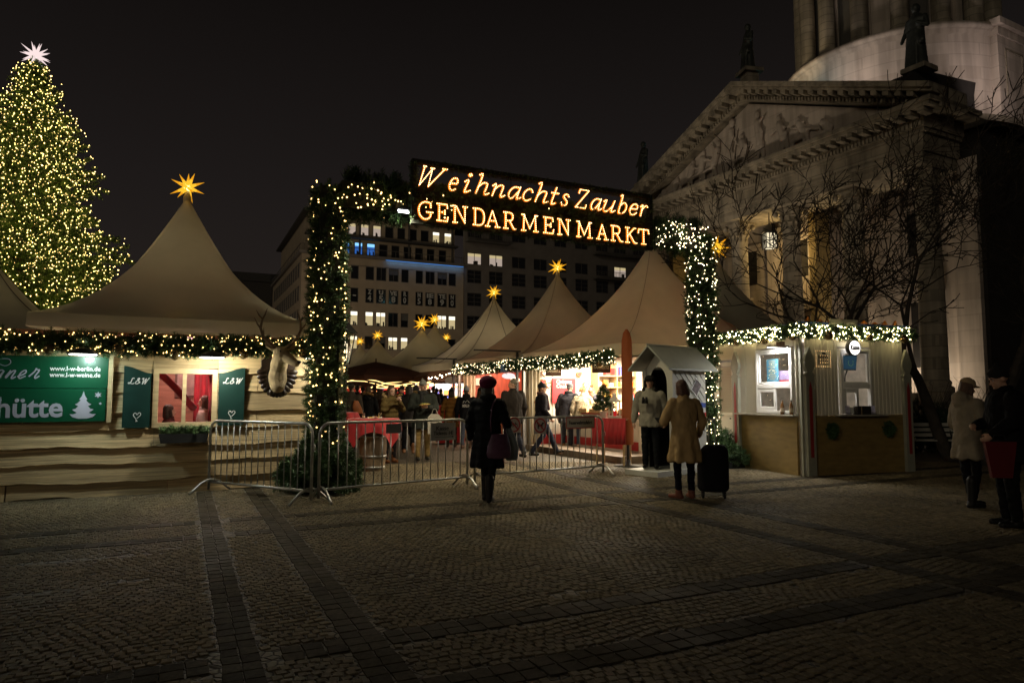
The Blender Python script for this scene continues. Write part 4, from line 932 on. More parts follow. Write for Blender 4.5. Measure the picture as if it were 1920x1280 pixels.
el = [('cap', (0, -.05, -.16), (0, -.16, .10), .155, .115), ('cap', (0, -.1, -.25), (0, -.05, -.1), .12, .15), ('cap', (0, -.16, .06), (.01, -.27, .20), .135, .13), ('ell', (.01, -.30, .24), (.135, .135, .135)), ('cap', (.05, -.35, .22), (.19, -.48, .10), .096, .062), ('ell', (.20, -.49, .10), (.060, .060, .052)),
      ('cap', (-.09, -.26, .31), (-.21, -.25, .37), .04, .025), ('ell', (-.17, -.235, .39), (.085, .02, .04), (0, .5, 0)), ('cap', (.11, -.26, .31), (.22, -.23, .37), .04, .025), ('ell', (.17, -.225, .39), (.085, .02, .04), (0, -.5, 0))]
sk = blob('head', el, SKIN, .012, 3, t)
m = MB(); m.ell((.228, -.53, .115), (.034, .028, .028), 10, 8); m.build('nose', DKH, sk)
for p_ in ((-.035, -.415, .285), (.125, -.375, .285)): m = MB(); m.ell(p_, (.014, .016, .016), 8, 6); m.build('eye', DKH, sk)
ANT = M('antler', (.20, .13, .075), .5, var=.35, scale=12)
for sg in (-1, 1):
    m = MB(); B = Vector((.06 * sg, -.27, .33)); main = [B, B + Vector((.10 * sg, .0, .08)), B + Vector((.20 * sg, .03, .18)), B + Vector((.25 * sg, .02, .32)), B + Vector((.23 * sg, -.02, .46)), B + Vector((.19 * sg, -.03, .55))]
    m.tube(main, [.03, .027, .024, .021, .015, .005], 8)
    for i, d, l in ((1, (.05, -.14, .10), 1), (2, (.02, -.12, .10), 1), (3, (.10, -.02, .12), 1), (4, (.10, 0, .10), 1), (4, (-.06, -.05, .13), 1)):
        a = main[i]; v = Vector((d[0] * sg, d[1], d[2])); m.tube([a, a + v * .5, a + v + Vector((0, 0, .04))], [.016, .012, .003], 6)
    m.build('antler', ANT, t)

# ================================================================== entrance arch wound with fir and lights, lit sign
aL = gnd(612, 906); aR_ = gnd(1312, 868)
aL = Vector((at(612, 640, 10.9).x, 10.9, 0)); aR_ = Vector((at(1316, 640, 14.2).x, 14.2, 0))
AF = Fr((aL.x, aL.y), math.degrees(math.atan2(aR_.y - aL.y, aR_.x - aL.x))); AW = (aR_ - aL).length
arch = thing('entrance_arch', 'tall entrance arch wrapped in fir branches and fairy lights', 'arch', tuple(AF.o), AF.rz)
TOPL = AF.py(615, 325).z; TOPR = AF.py(1310, 408).z; AT_ = (TOPL + TOPR) / 2 - .12
def foliage_box(name, x0, x1, y0, y1, z0, z1, dens, size, seed, parent, up=.2, mat=FIR):
    rg = np.random.default_rng(seed); area = 2 * ((x1 - x0) * (z1 - z0) + (y1 - y0) * (z1 - z0) + (x1 - x0) * (y1 - y0)); K = int(area * dens)
    h = np.array([x1 - x0, y1 - y0, z1 - z0]) / 2; c = np.array([x0 + x1, y0 + y1, z0 + z1]) / 2
    fa = np.array([h[1] * h[2], h[0] * h[2], h[0] * h[1]]); ax = rg.choice(3, K, p=fa / fa.sum()); P = rg.uniform(-1, 1, (K, 3)); sg = rg.choice([-1, 1], K); P[np.arange(K), ax] = sg
    d = np.zeros((K, 3)); d[np.arange(K), ax] = sg; d += rg.normal(0, .65, (K, 3)); d[:, 2] += up
    return sprigs(name, c + P * h * .9, d, size * rg.uniform(.6, 1.25, K), mat, parent)
def lights_box(x0, x1, y0, y1, z0, z1, n, br, seed, parent, mat, out=.02):
    rg = np.random.default_rng(seed); h = np.array([x1 - x0, y1 - y0, z1 - z0]) / 2; c = np.array([x0 + x1, y0 + y1, z0 + z1]) / 2
    a = rg.uniform(0, 2 * PI, n); P = np.stack([np.clip(np.cos(a) * 1.35, -1, 1) * (h[0] + out), np.clip(np.sin(a) * 1.35, -1, 1) * (h[1] + out), rg.uniform(-1, 1, n) * h[2]], 1) + rg.normal(0, .025, (n, 3))
    return bulbs('light_string', c + P, br, mat, parent)
hwL, hwR = .215, .20
core = MB(); core.bx(-hwL * .75, hwL * .75, -.16, .16, 0, AT_ - .2); core.bx(AW - hwR * .75, AW + hwR * .75, -.16, .16, 0, AT_ - .2); core.bx(hwL * .75, AW - hwR * .75, -.16, .16, AT_ - .52, AT_ - .08); core.build('frame', M('dark_bark', (.012, .014, .010), .9), arch)
m = MB(); m.bx(hwL * .75 + .02, hwL * .75 + .09, -.16, -.08, 0, 2.3); m.build('post', M('white_post', (.6, .6, .55), .5), arch)
foliage_box('pillar_foliage', -hwL * .9, hwL * .9, -.22, .22, .3, AT_ - .03, 210, .17, 11, arch)
foliage_box('pillar_foliage', AW - hwR * .9, AW + hwR * .9, -.2, .2, .3, AT_ - .03, 210, .165, 12, arch)
foliage_box('beam_foliage', hwL, AW - hwR, -.17, .17, AT_ - .47, AT_ - .07, 170, .19, 13, arch)
rg = np.random.default_rng(4); xs_ = np.concatenate([rg.uniform(.1, 1.15, 46), rg.uniform(AW - .8, AW, 22)]); P = np.stack([xs_, rg.uniform(-.15, .15, 68), np.full(68, AT_ - .42)], 1)
sprigs('beam_foliage', P, np.stack([rg.normal(0, .4, 68), rg.normal(0, .3, 68), np.full(68, -1.)], 1), rg.uniform(.18, .34, 68), FIR, arch)
sprigs('beam_foliage', P + np.array([0, 0, .38]), np.stack([rg.normal(0, .4, 68), rg.normal(0, .3, 68), np.full(68, 1.)], 1), rg.uniform(.15, .32, 68), FIRD, arch)
lights_box(-hwL, hwL, -.25, .25, .75, AT_ - .14, 300, .0125, 21, arch, BULB)
lights_box(AW - hwR, AW + hwR, -.23, .23, .45, AT_ - .10, 480, .0125, 22, arch, BULBW)
rg = np.random.default_rng(8); n = 85; P = np.stack([rg.uniform(hwL, AW * .27, n), np.where(rg.uniform(size=n) < .7, -.26, .2) + rg.normal(0, .03, n), AT_ - .3 + rg.uniform(-.24, .22, n)], 1); bulbs('light_string', P, .0135, BULB, arch)
n = 110; P = np.stack([rg.uniform(AW - 1.3, AW - .1, n), -.24 + rg.normal(0, .03, n), AT_ - .3 + rg.uniform(-.3, .26, n)], 1); bulbs('light_string', P, .0125, BULBW, arch)
# mounds of fir branches at the feet
def mound(label, cx_, cy_, rx, ry, h, n, seed, fr=AF):
    rg = np.random.default_rng(seed); t = thing('fir_mound', label, 'fir branches', tuple(fr.w(cx_, cy_, 0)), fr.rz, 'fir branch mounds at the arch feet')
    a = rg.uniform(0, 2 * PI, n); u = rg.uniform(.0, 1, n) ** .6; z = np.sqrt(1 - u ** 2) * h; wob = 1 + .16 * np.sin(3 * a + seed) + .10 * np.sin(7 * a + 2 * seed) * (1 - u); P = np.stack([np.cos(a) * u * rx * wob, np.sin(a) * u * ry * wob, z * .9 * (1 + .22 * np.sin(2 * a + seed)) + .03], 1)
    d = np.stack([np.cos(a) * (u + .2), np.sin(a) * (u + .2), .55 - .8 * u], 1) + rg.normal(0, .35, (n, 3)); sprigs('branches', P, d, rg.uniform(.12, .28, n), FIR, t)
    m = MB(); m.lathe([(.96, 0), (.93, .35), (.75, .65), (.4, .86), (.01, .92)], 20); m.v = [(x * rx, y * ry, z * h) for x, y, z in m.v]; m.build('core', M('dark_bark', (1, 1, 1)), t)
mound('dark mound of fir branches around the left arch pillar', -.03, -.05, .50, .5, .70, 1100, 31)
mound('low heap of fir branches between the sentry box and the ticket kiosk', AW + .50, .10, .75, .5, .55, 620, 32)
# sign
sl0 = AF.py(771, 420); sl1 = AF.py(1221, 468, -.3)
SX0, SX1 = AF.py(771, 360, -.3).x, AF.py(1221, 420, -.3).x; SZ0 = (AF.py(771, 421, -.3).z + AF.py(1221, 468, -.3).z) / 2; SZ1 = (AF.py(771, 299, -.3).z + AF.py(1221, 366, -.3).z) / 2
sg_ = thing('entrance_sign', 'rectangular sign of glowing bulb letters framed in fir, hung on the arch', 'sign', tuple(AF.w((SX0 + SX1) / 2, -.3, SZ0)), AF.rz); SM = (SX0 + SX1) / 2; hwS = (SX1 - SX0) / 2; SH = SZ1 - SZ0
m = MB(); b = .05
m.bx(-hwS, hwS, -.05, .05, 0, .07); m.bx(-hwS, hwS, -.05, .05, SH - .07, SH); m.bx(-hwS, -hwS + .07, -.05, .05, .07, SH - .07); m.bx(hwS - .07, hwS, -.05, .05, .07, SH - .07); m.bx(-hwS + .07, hwS - .07, -.02, .05, SH * .40, SH * .60)
m.build('frame', M('dark_bark', (1, 1, 1)), sg_)
foliage_box('fir_border', -hwS, hwS, -.06, .06, SH - .07, SH - .02, 420, .06, 41, sg_, 0); foliage_box('fir_border', -hwS, hwS, -.06, .06, 0.02, .08, 420, .07, 42, sg_, -.2)
foliage_box('fir_border', -hwS, -hwS + .08, -.06, .06, 0, SH, 420, .06, 43, sg_, 0); foliage_box('fir_border', hwS - .08, hwS, -.06, .06, 0, SH, 420, .06, 44, sg_, 0)
foliage_box('fir_border', -hwS + .05, hwS - .05, -.05, .05, SH * .40, SH * .60, 300, .12, 45, sg_, .1)
rg = np.random.default_rng(6); n = 70; sprigs('fir_border', np.stack([rg.uniform(-hwS, hwS, n), rg.uniform(.03, .08, n), rg.uniform(.1, SH * .38, n)], 1), rg.normal(0, 1, (n, 3)), rg.uniform(.1, .22, n), FIR, sg_)
m = MB()
for z in (.12, .27, SH * .66, SH * .9): m.tube([(-hwS + .05, .0, z), (hwS - .05, .0, z)], .006, 5)
for x in (-hwS * .25, hwS * .42): m.tube([(x, .0, .06), (x, .0, SH - .06)], .007, 5)
m.build('wire', STEEL, sg_)
GL = {  # strokes in a box one cap height tall
 'W': [[(0, 1), (.12, 1)], [(.34, .95), (.50, .95)], [(.86, 1), (1.06, 1)], [(.06, 1), (.10, .02), (.42, .93), (.50, .02), (.96, 1)]],
 'e': [[(.08, .33), (.30, .35), (.48, .36), (.50, .5), (.40, .62), (.20, .60), (.07, .42), (.05, .2), (.16, .03), (.34, .0), (.52, .14)]],
 'i': [[(0, .52), (.12, .62), (.12, .08), (.18, 0), (.32, .10)], [(.10, .84), (.16, .90), (.10, .96), (.05, .9), (.10, .84)]],
 'h': [[(0, .98), (.12, 1), (.12, 0)], [(.12, .35), (.26, .58), (.40, .6), (.46, .5), (.46, .08), (.52, 0), (.64, .09)]],
 'n': [[(0, .52), (.12, .62), (.12, 0)], [(.12, .33), (.26, .56), (.40, .6), (.46, .5), (.46, .08), (.52, 0), (.64, .09)]],
 'a': [[(.48, .60), (.22, .61), (.06, .40), (.04, .15), (.14, 0), (.28, .05), (.46, .38)], [(.50, .64), (.48, .08), (.54, 0), (.66, .09)]],
 'c': [[(.50, .46), (.42, .6), (.24, .61), (.07, .42), (.05, .17), (.17, 0), (.35, .0), (.52, .14)]],
 't': [[(.16, .9), (.14, .08), (.22, 0), (.36, .08)], [(0, .6), (.34, .6)]],
 's': [[(.44, .50), (.34, .61), (.16, .6), (.10, .47), (.22, .36), (.36, .26), (.40, .12), (.28, 0), (.10, .0), (0, .14)]],
 'Z': [[(.06, .80), (.08, 1), (.72, 1), (.02, 0), (.72, 0), (.74, .18)]],
 'u': [[(0, .53), (.10, .62), (.09, .15), (.17, 0), (.30, .03), (.46, .32)], [(.48, .64), (.46, .08), (.52, 0), (.64, .09)]],
 'b': [[(0, .98), (.10, 1), (.10, .10), (.20, 0), (.36, .03), (.47, .2), (.47, .42), (.38, .58), (.24, .6), (.10, .42)]],
 'r': [[(0, .53), (.12, .62), (.12, 0)], [(.12, .36), (.26, .57), (.38, .62), (.46, .54)]],
 'G': [[(.82, .70), (.80, .95), (.62, 1), (.40, 1), (.14, .82), (.05, .5), (.14, .18), (.38, 0), (.62, .02), (.80, .18), (.80, .40)], [(.55, .42), (.95, .42)]],
 'E': [[(0, 1), (.72, 1), (.74, .78)], [(.16, 1), (.16, 0)], [(0, 0), (.74, 0), (.78, .24)], [(.16, .52), (.56, .52)], [(.56, .40), (.56, .64)]],
 'N': [[(0, 1), (.22, 1), (.84, .02), (.84, 1)], [(.70, 1), (1, 1)], [(.14, 1), (.14, 0)], [(0, 0), (.30, 0)]],
 'D': [[(0, 1), (.50, 1), (.78, .84), (.86, .5), (.78, .16), (.50, 0), (0, 0)], [(.16, 1), (.16, 0)]],
 'A': [[(.0, 0), (.30, 0)], [(.72, 0), (1.04, 0)], [(.14, 0), (.50, 1), (.90, 0)], [(.28, .36), (.76, .36)]],
 'R': [[(0, 1), (.50, 1), (.70, .88), (.70, .64), (.52, .5), (.16, .5)], [(.16, 1), (.16, 0)], [(0, 0), (.32, 0)], [(.46, .5), (.80, 0), (.96, 0)]],
 'M': [[(0, 0), (.26, 0)], [(.13, 0), (.16, 1), (.52, .15), (.88, 1), (.92, 0)], [(.78, 0), (1.06, 0)], [(.02, 1), (.18, 1)], [(.86, 1), (1.02, 1)]],
 'K': [[(0, 1), (.30, 1)], [(.15, 1), (.15, 0)], [(0, 0), (.30, 0)], [(.15, .42), (.72, 1), (.86, 1)], [(.34, .58), (.76, 0), (.94, 0)]],
 'T': [[(0, .74), (.04, 1), (.86, 1), (.90, .74)], [(.45, 1), (.45, 0)], [(.28, 0), (.62, 0)]]}
ROPE = E('rope_light', (1.0, .22, .012), 1.5); DOT = E('rope_bulb', (1.0, .74, .34), 8)
def smooth_pl(pl, curved):
    P = [Vector(p) for p in pl]
    if not curved: return P
    out = []
    for i in range(len(P) - 1):
        a, b_, c_, d_ = P[max(i - 1, 0)], P[i], P[i + 1], P[min(i + 2, len(P) - 1)]
        for k in range(4):
            t = k / 4; out.append(.5 * ((2 * b_) + (c_ - a) * t + (2 * a - 5 * b_ + 4 * c_ - d_) * t * t + (3 * b_ - a - 3 * c_ + d_) * t ** 3))
    return out + [P[-1]]
def glyph(ch_, px0, px1, zb_, h, shear, row):
    x0 = AF.py(740 + px0 / 3.692, 400, -.3).x - SM; x1 = AF.py(740 + px1 / 3.692, 400, -.3).x - SM
    G_ = GL[ch_]; xs_ = [p[0] + shear * p[1] for pl in G_ for p in pl]; a, b_ = min(xs_), max(xs_); k = (x1 - x0 - .03) / (b_ - a); m = MB(); dots = []
    for pl in G_:
        cv = (ch_ in 'eihnacstubrG') or (ch_ in 'DR' and len(pl) > 5); P = smooth_pl(pl, cv and len(pl) > 2); Q = [Vector((x0 + .015 + (p.x + shear * p.y - a) * k, -.075, zb_ + p.y * h)) for p in P]
        m.tube(Q, .0205, 6, 0)
        L_ = [0]
        for i in range(1, len(Q)): L_.append(L_[-1] + (Q[i] - Q[i - 1]).length)
        nd = max(2, int(L_[-1] / .034))
        for j in range(nd + 1):
            s_ = L_[-1] * j / nd; i = min(len(Q) - 2, max(0, next((k_ for k_ in range(len(L_)) if L_[k_] >= s_), 1) - 1)); f = (s_ - L_[i]) / max(1e-6, L_[i + 1] - L_[i]); dots.append(Q[i].lerp(Q[i + 1], f) + Vector((0, -.019, 0)))
    for d in dots: m.add([d + Vector(tuple(v)) * .0092 for v in OCT_V], [tuple(f) for f in OCT_F], 1)
    m.build('letter', [ROPE, DOT], sg_)
for c_, a, b_ in (('W', 150, 355), ('e', 360, 430), ('i', 465, 528), ('h', 542, 642), ('n', 655, 752), ('a', 768, 862), ('c', 870, 945), ('h', 953, 1050), ('t', 1065, 1125), ('s', 1132, 1195), ('Z', 1230, 1335), ('a', 1338, 1418), ('u', 1425, 1512), ('b', 1528, 1592), ('e', 1605, 1668), ('r', 1678, 1736)): glyph(c_, a, b_, .635, .345, .30, 0)
for c_, a, b_ in (('G', 150, 258), ('E', 275, 362), ('N', 385, 495), ('D', 525, 612), ('A', 610, 718), ('R', 735, 830), ('M', 858, 982), ('E', 1010, 1088), ('N', 1108, 1202), ('M', 1238, 1352), ('A', 1375, 1462), ('R', 1475, 1562), ('K', 1575, 1658), ('T', 1662, 1742)): glyph(c_, a, b_, .085, .285, .0, 1)
# the two floodlights on the arch
for (px, py_, lab) in ((756, 392, 'white floodlight under the left end of the bulb sign'), (1006, 424, 'white floodlight behind the middle of the bulb sign')):
    q = AF.py(px, py_, .32 if px > 900 else -.3); t = thing('floodlight', lab, 'floodlight', tuple(AF.w(*q)), AF.rz, 'floodlights on the arch')
    m = MB(); m.box((0, .06, .02), (.22, .12, .13), 0, (R(-35), 0, 0), .02); m.tube([(0, .08, .06), (0, .1, .22)], .012, 6); m.build('housing', STEEL, t)
    m = MB(); m.box((0, -.012, -.035), (.18, .006, .09), 0, (R(-35), 0, 0)); m.build('lens', E('flood_lens', (1, .98, .95), 12), t)
f = AF.py(756, 392, -.38); lamp('SPOT', tuple(AF.w(f.x, -.42, f.z - .07)), 175, (1, .92, .66), tuple(AF.w(f.x + .2, -.2, 0)), .08, 150, .85)
f = AF.py(1006, 424, -.38); lamp('SPOT', tuple(AF.w(f.x, -.46, f.z - .3)), 175, (1, .85, .50), tuple(AF.w(f.x + .3, -.1, 0)), .08, 150, .85); lamp('SPOT', tuple(AF.w(f.x, .5, f.z - .1)), 420, (1, .84, .55), tuple(AF.w(f.x - 1.2, 4.2, 0)), .08, 110, .9)  # the last spot is added, aimed inward to brighten the lane
# ================================================================== row of stalls on the right side of the lane
SF = Fr((2.35, 15.0), 27.5)
WHT = M('white_board', (.72, .66, .58), .6, var=.1, scale=2, bump=.05); RED = M('red_cloth', (.42, .012, .018), .7, var=.25, scale=4, sheen=.3); REDP = M('red_paint', (.40, .02, .02), .5, var=.2, scale=3)
DRAPE = M('cream_drape', (.62, .55, .42), .8, var=.12, scale=3, trans=.2); PINE = M('pine_wood', (.52, .36, .18), .6, var=.25, scale=3, stretch=(1, 6, 6)); BRN = M('brown_board', (.075, .035, .02), .5, var=.2); CREAM = M('cream_letter', (.70, .60, .42), .5, var=.05)
MAHO = M('red_brown_planks', (.20, .035, .018), .5, var=.45, scale=2, stretch=(5, 5, .7), bump=.1)
TY = [(-.3, 4.3), (4.3, 8.8), (8.8, 13.3)]; TZ = [5.55, 5.42, 5.2]; TX = [5.3, 5.0, 4.8]
LAB = ['large off-white pagoda tent over the bright biscuit stall, tip hidden by the bulb sign', 'off-white pagoda tent over the red-brown stall, star on its tip', 'off-white pagoda tent with dark seams, third in the row from the arch']
SLAB = [None, 'yellow star lantern on the middle one of the three stall tents right of the lane', 'yellow star lantern on the seamed third tent of the stall row']
for k in range(3):
    t_, tp = tent(LAB[k], SF, -.15, TX[k], TY[k][0], TY[k][1], 2.62, TZ[k], seams=8 if k == 2 else 4, legs=((-1, 1), (1, 1)) if k else ((-1, 1), (1, -1), (1, 1)))
    if SLAB[k]: star(SLAB[k], tp + Vector((0, 0, .2)), .36, seed=k, n=14)
tip = at(1339, 478, 23.2); T4 = Fr((tip.x, tip.y), 27.5)
t_, tp = tent('tall pagoda tent in the dark behind the right arch pillar', T4, -3, 3, -3, 3, 2.7, tip.z); star('yellow star lantern half hidden by the right arch pillar', tp + Vector((.05, 0, .25)), .52, n=26)
for k, (py0, py1, s_) in enumerate(((0, 4.25, 61), (4.3, 8.75, 62))):
    garland(('fir garland with white lights along the eave of the biscuit stall', 'fir garland with white lights along the eave of the red-brown stall')[k], SF, [(-.2, py0, 2.34), (-.22, (py0 + py1) / 2, 2.29), (-.2, py1, 2.34)], .16, 400, 105, 'fir garlands with lights', BULBW, .0125, 5, s_)
# --- biscuit stall
st1 = thing('market_stall', 'brightly lit white biscuit stall with a red chalk sign inside', 'stall', tuple(SF.w(0, 2.1, 0)), SF.rz); o = Vector((0, 2.1, 0))
def SB(parent=None): b = MB(); b.x = Matrix.Translation((0, -2.1, 0)); return b
m = SB(); m.bx(-.05, 4.6, -.1, 4.2, .0, .16); m.build('platform', M('platform_wood', (.20, .15, .11), .7, bump=.1), st1)
m = SB(); m.bx(.35, 4.4, 4.14, 4.2, .16, 2.6); m.bx(3.4, 3.46, .0, 4.139, .16, 2.6)
for x in np.arange(.5, 3.4, .28): m.bx(x, x + .012, 4.128, 4.1395, .17, 2.58)
m.build('back_wall', WHT, st1)
m = SB(); m.bx(.35, 3.4, 4.10, 4.127, .16, .42, 0); m.build('skirting', REDP, st1)
m = SB(); curtain(m, .0, .34, 4.08, .17, 2.55, 3, .05); m.build('drape', DRAPE, st1); m = SB(); curtain(m, .1, .28, .02, .17, 2.5, 2, .03); m.build('drape', DRAPE, st1)
def spx(px, py_, y=4.1): return SF.py(px, py_, y)
a, b_ = spx(1035, 709), spx(1072, 755); q = MB(); cx_ = (a.x + b_.x) / 2 + .06; w = b_.x - a.x + .12; h = a.z - b_.z; cz = (a.z + b_.z) / 2
q.x = Matrix.Translation((0, -2.1, 0)); q.bx(cx_ - w / 2, cx_ + w / 2, 4.07, 4.095, cz - h / 2, cz + h / 2); ms = q.build('price_board', M('red_board', (.55, .02, .03), .5, var=.1), st1)
CH = M('chalk', (.8, .74, .7), .8)
for i, (s_, sz) in enumerate((('Christmas', .15), ('Cookies', .15), ('No\n', .06), ('De..', .13), ('6 €', .18))): 
    if s_ == 'No\n': continue
    text('lettering', s_, sz, CH, ms, (cx_ + (-.02), 4.064 - 2.1, cz + h * (.36 - .18 * i)), shear=.2, bold=.002, width=w * (.66 if i < 2 else .38))
m = SB()
for i, zz in enumerate((.95, 1.35, 1.7, 2.02)):
    m.bx(2.05, 3.39, 3.75, 4.126, zz, zz + .03)
for xx in (2.05, 2.7, 3.36): m.bx(xx, xx + .03, 3.76, 4.126, .45, 2.4)
m.build('shelf', PINE, st1)
cols = [M('box_white', (.75, .7, .62), .5), M('box_red', (.5, .03, .03), .5), M('box_orange', (.6, .2, .03), .5), M('box_blue', (.1, .12, .4), .5), M('box_gold', (.5, .34, .08), .35, .3), M('ginger', (.25, .11, .04), .7)]
rnd = random.Random(5); PG = 'goods on the biscuit stall'
gl = [('cream carton', 0), ('red carton', 1), ('orange carton', 2), ('blue carton', 3), ('gold tin', 4)]
for i, zz in enumerate((.98, 1.38, 1.73, 2.05)):
    x = 2.1
    while x < 3.3:
        w_ = rnd.uniform(.10, .2); h_ = rnd.uniform(.1, .26); k = rnd.choice((0, 0, 1, 2, 3, 4)); m = MB(); m.box((0, 0, h_ / 2), (w_, .16, h_), 0, None, .006); p = SF.w(x + w_ / 2, 3.9, zz)
        ob = m.build('carton', cols[k], None); ob.location = p; ob.rotation_euler = (0, 0, SF.rz + rnd.uniform(-.1, .1)); tag(ob, f'{("white", "red", "orange", "blue", "gold")[k]} goods carton on a lit shelf of the biscuit stall', 'carton', PG); x += w_ + rnd.uniform(.03, .14)
for i, (px, py_) in enumerate(((1020, 700), (1018, 716), (1010, 738), (1086, 702), (1098, 722), (1112, 726), (1028, 722), (1008, 755))):
    p = spx(px, py_, 4.06); m = MB(); r_ = .10
    m.prism([(r_ * .1 * 16 * math.sin(t) ** 3 / 1.6, r_ * .1 * (13 * math.cos(t) - 5 * math.cos(2 * t) - 2 * math.cos(3 * t) - math.cos(4 * t)) / 1.6) for t in np.linspace(0, 2 * PI, 25)[:-1]], -.02, .02, 'y')
    ob = m.build('gingerbread_heart', cols[5], None); ob.location = SF.w(*p); ob.rotation_euler = (0, rnd.uniform(-.2, .2), SF.rz); tag(ob, 'iced gingerbread heart hung on the white stall wall', 'gingerbread', 'gingerbread hearts on the stall wall')
    m = MB(); m.prism([(r_ * .06 * 16 * math.sin(t) ** 3 / 1.6, r_ * .06 * (13 * math.cos(t) - 5 * math.cos(2 * t) - 2 * math.cos(3 * t) - math.cos(4 * t)) / 1.6) for t in np.linspace(0, 2 * PI, 25)[:-1]], -.026, -.021, 'y'); m.build('icing', cols[i % 2], ob)
# counter inside with sloping trays
t = thing('shop_counter', 'white stall counter with a red edge and sloping pine trays', 'counter', tuple(SF.w(.9, 2.9, .16)), SF.rz)
m = MB(); m.bx(.0, .55, -2.4, 1.0, 0, .85); m.build('front_panel', WHT, t); m = MB(); m.bx(-.06, .62, -2.45, 1.05, .85, .90); m.build('counter_top', REDP, t)
for k in range(5): m = MB(); m.box((.15, -2.0 + k * .62, 1.02), (.5, .5, .05), 0, (0, R(-28), 0)); m.box((-.08, -2.0 + k * .62, .94), (.03, .5, .10)); m.build('tray', PINE, t)
m = MB(); m.bx(-.02, -.002, -2.4, 1.0, .05, .25); m.build('skirting', REDP, t)
# hanging boards
for k, (p0_, p1_, py0, py1) in enumerate(((1023, 1053, 687, 705), (1110, 1145, 680, 699))):
    c = SF.pxx((p0_ + p1_) / 2, (py0 + py1) / 2, .12); W0 = SF.w(*c); Y = W0.y; w = (p1_ - p0_) / 1280 * Y; h = (py1 - py0) / 1280 * Y
    t = thing('hanging_sign', ('dark brown hanging board with cream letters beside the white drape', 'larger dark brown hanging board with cream letters nearer the orange parasol')[k], 'sign', tuple(W0), R(6), 'brown hanging boards of the biscuit stall')
    m = MB(); m.box((0, 0, 0), (w, .025, h)); m.build('panel', BRN, t); m = MB(); 
    for x in (-w * .4, w * .4): m.tube([(x, 0, h / 2), (x, 0, h / 2 + .22)], .004, 4)
    m.build('chain', STEEL, t); text('lettering', 'LAMBERTZ', h * .42, CREAM, t, (0, -.0165, .01), bold=.004, width=w * .84)
    m = MB(); pts = [(w * .2 * math.cos(a_), h * .30 * math.sin(a_)) for a_ in np.linspace(0, 2 * PI, 21)]; m.ribbon(pts, .010, -.0145, .003); m.build('emblem', M('dim_gold', (.20, .13, .07), .5), t)
lamp('AREA', tuple(SF.w(1.9, 2.2, 2.45)), 640, (1, .86, .64), tuple(SF.w(1.9, 2.3, 0)), (2.2, 3.2)); lamp('POINT', tuple(SF.w(2.2, 2.2, 3.3)), 8, (1, .74, .42), None, .2)
# --- red-brown stall
st2 = thing('market_stall', 'red-brown wooden stall hung with white oval and square signs', 'stall', tuple(SF.w(0, 6.5, 0)), SF.rz)
def SB2(): b = MB(); b.x = Matrix.Translation((0, -6.5, 0)); return b
m = SB2(); m.bx(.4, 3.6, 8.6, 8.66, .1, 2.6); m.bx(3.0, 3.06, 4.4, 8.599, .1, 2.6); m.build('back_wall', MAHO, st2)
m = SB2(); m.bx(0, 4, 4.35, 8.7, 0, .1); m.build('platform', M('platform_wood'), st2)
m = SB2(); curtain(m, .0, .42, 8.55, .1, 2.5, 3, .05); m.build('drape', DRAPE, st2); m = SB2(); curtain(m, -.02, .5, 4.45, .1, 2.55, 4, .05); m.build('drape', DRAPE, st2)
m = SB2(); m.bx(.5, 1.0, 4.9, 8.4, .1, .95); m.bx(.44, 1.06, 4.85, 8.45, .95, 1.0); m.build('counter', PINE, st2)
WS = M('white_sign', (.72, .66, .62), .5, var=.05); WSL = E('lit_white_sign', (1, .93, .92), 1.0)
def wsign(lab, px0, px1, py0, py1, oval, lit, y=8.5, txt=None, group='white signs of the red-brown stall', mat=None, fr=SF, tc_=None):
    c = fr.py((px0 + px1) / 2, (py0 + py1) / 2, y); Wc = fr.w(*c); w = (px1 - px0) / 1280 * Wc.y; h = (py1 - py0) / 1280 * Wc.y; t = thing('stall_sign', lab, 'sign', tuple(Wc), R(8), group); m = MB()
    if oval: m.prism([(w / 2 * math.cos(a_), h / 2 * math.sin(a_)) for a_ in np.linspace(0, 2 * PI, 25)[:-1]], -.015, .015, 'y')
    else: m.box((0, 0, 0), (w, .03, h))
    m.build('panel', mat or (WSL if lit else WS), t)
    if txt: text('lettering', txt, h * .5, tc_ or BRN, t, (0, -.019, 0), width=w * .75, shear=.25, bold=.003)
    return t
wsign('tilted white square sign on the red-brown wall', 892, 918, 709, 722, False, False, 8.5); wsign('small round pinkish sign on the red-brown wall', 914, 923, 703, 712, True, False, 8.45)
wsign('bright white oval lamp sign under the blue board', 941, 966, 699, 710, True, True, 6.4); wsign('pinkish oval sign right of the bright oval one', 957, 975, 707, 717, True, False, 6.9)
wsign('cream oval sign hanging left of the red-brown stall', 834, 861, 706, 720, True, False, 9.2, None)
t = wsign('light blue board with white script above the red-brown stall', 938, 976, 684, 698, False, False, 4.9, 'Marroni', None, M('sky_blue_board', (.16, .28, .52), .5), SF, LETW)
m = MB(); m.ell((0, 0, 0), (.09, .09, .09)); tl_ = SF.py(912, 745, 7.6); t = thing('globe_lamp', 'small glowing globe lamp on the counter of the red-brown stall', 'lamp', tuple(SF.w(*tl_))); m.build('globe', E('globe_glow', (1, .85, .7), 6), t); b = MB(); b.lathe([(.06, -.25), (.02, -.2), (.02, -.08)], 10); b.build('base', STEEL, t)
lamp('AREA', tuple(SF.w(1.2, 7.0, 2.5)), 210, (1, .62, .42), tuple(SF.w(1.2, 7.2, 0)), (1.2, 2.4)); lamp('POINT', tuple(SF.w(1.8, 11, 2.3)), 90, (1, .75, .5), None, .2); lamp('POINT', tuple(SF.w(2.2, 6.5, 3.3)), 12, (1, .78, .45), None, .2); lamp('POINT', tuple(SF.w(2.2, 10.8, 3.3)), 25, (1, .8, .5), None, .2)
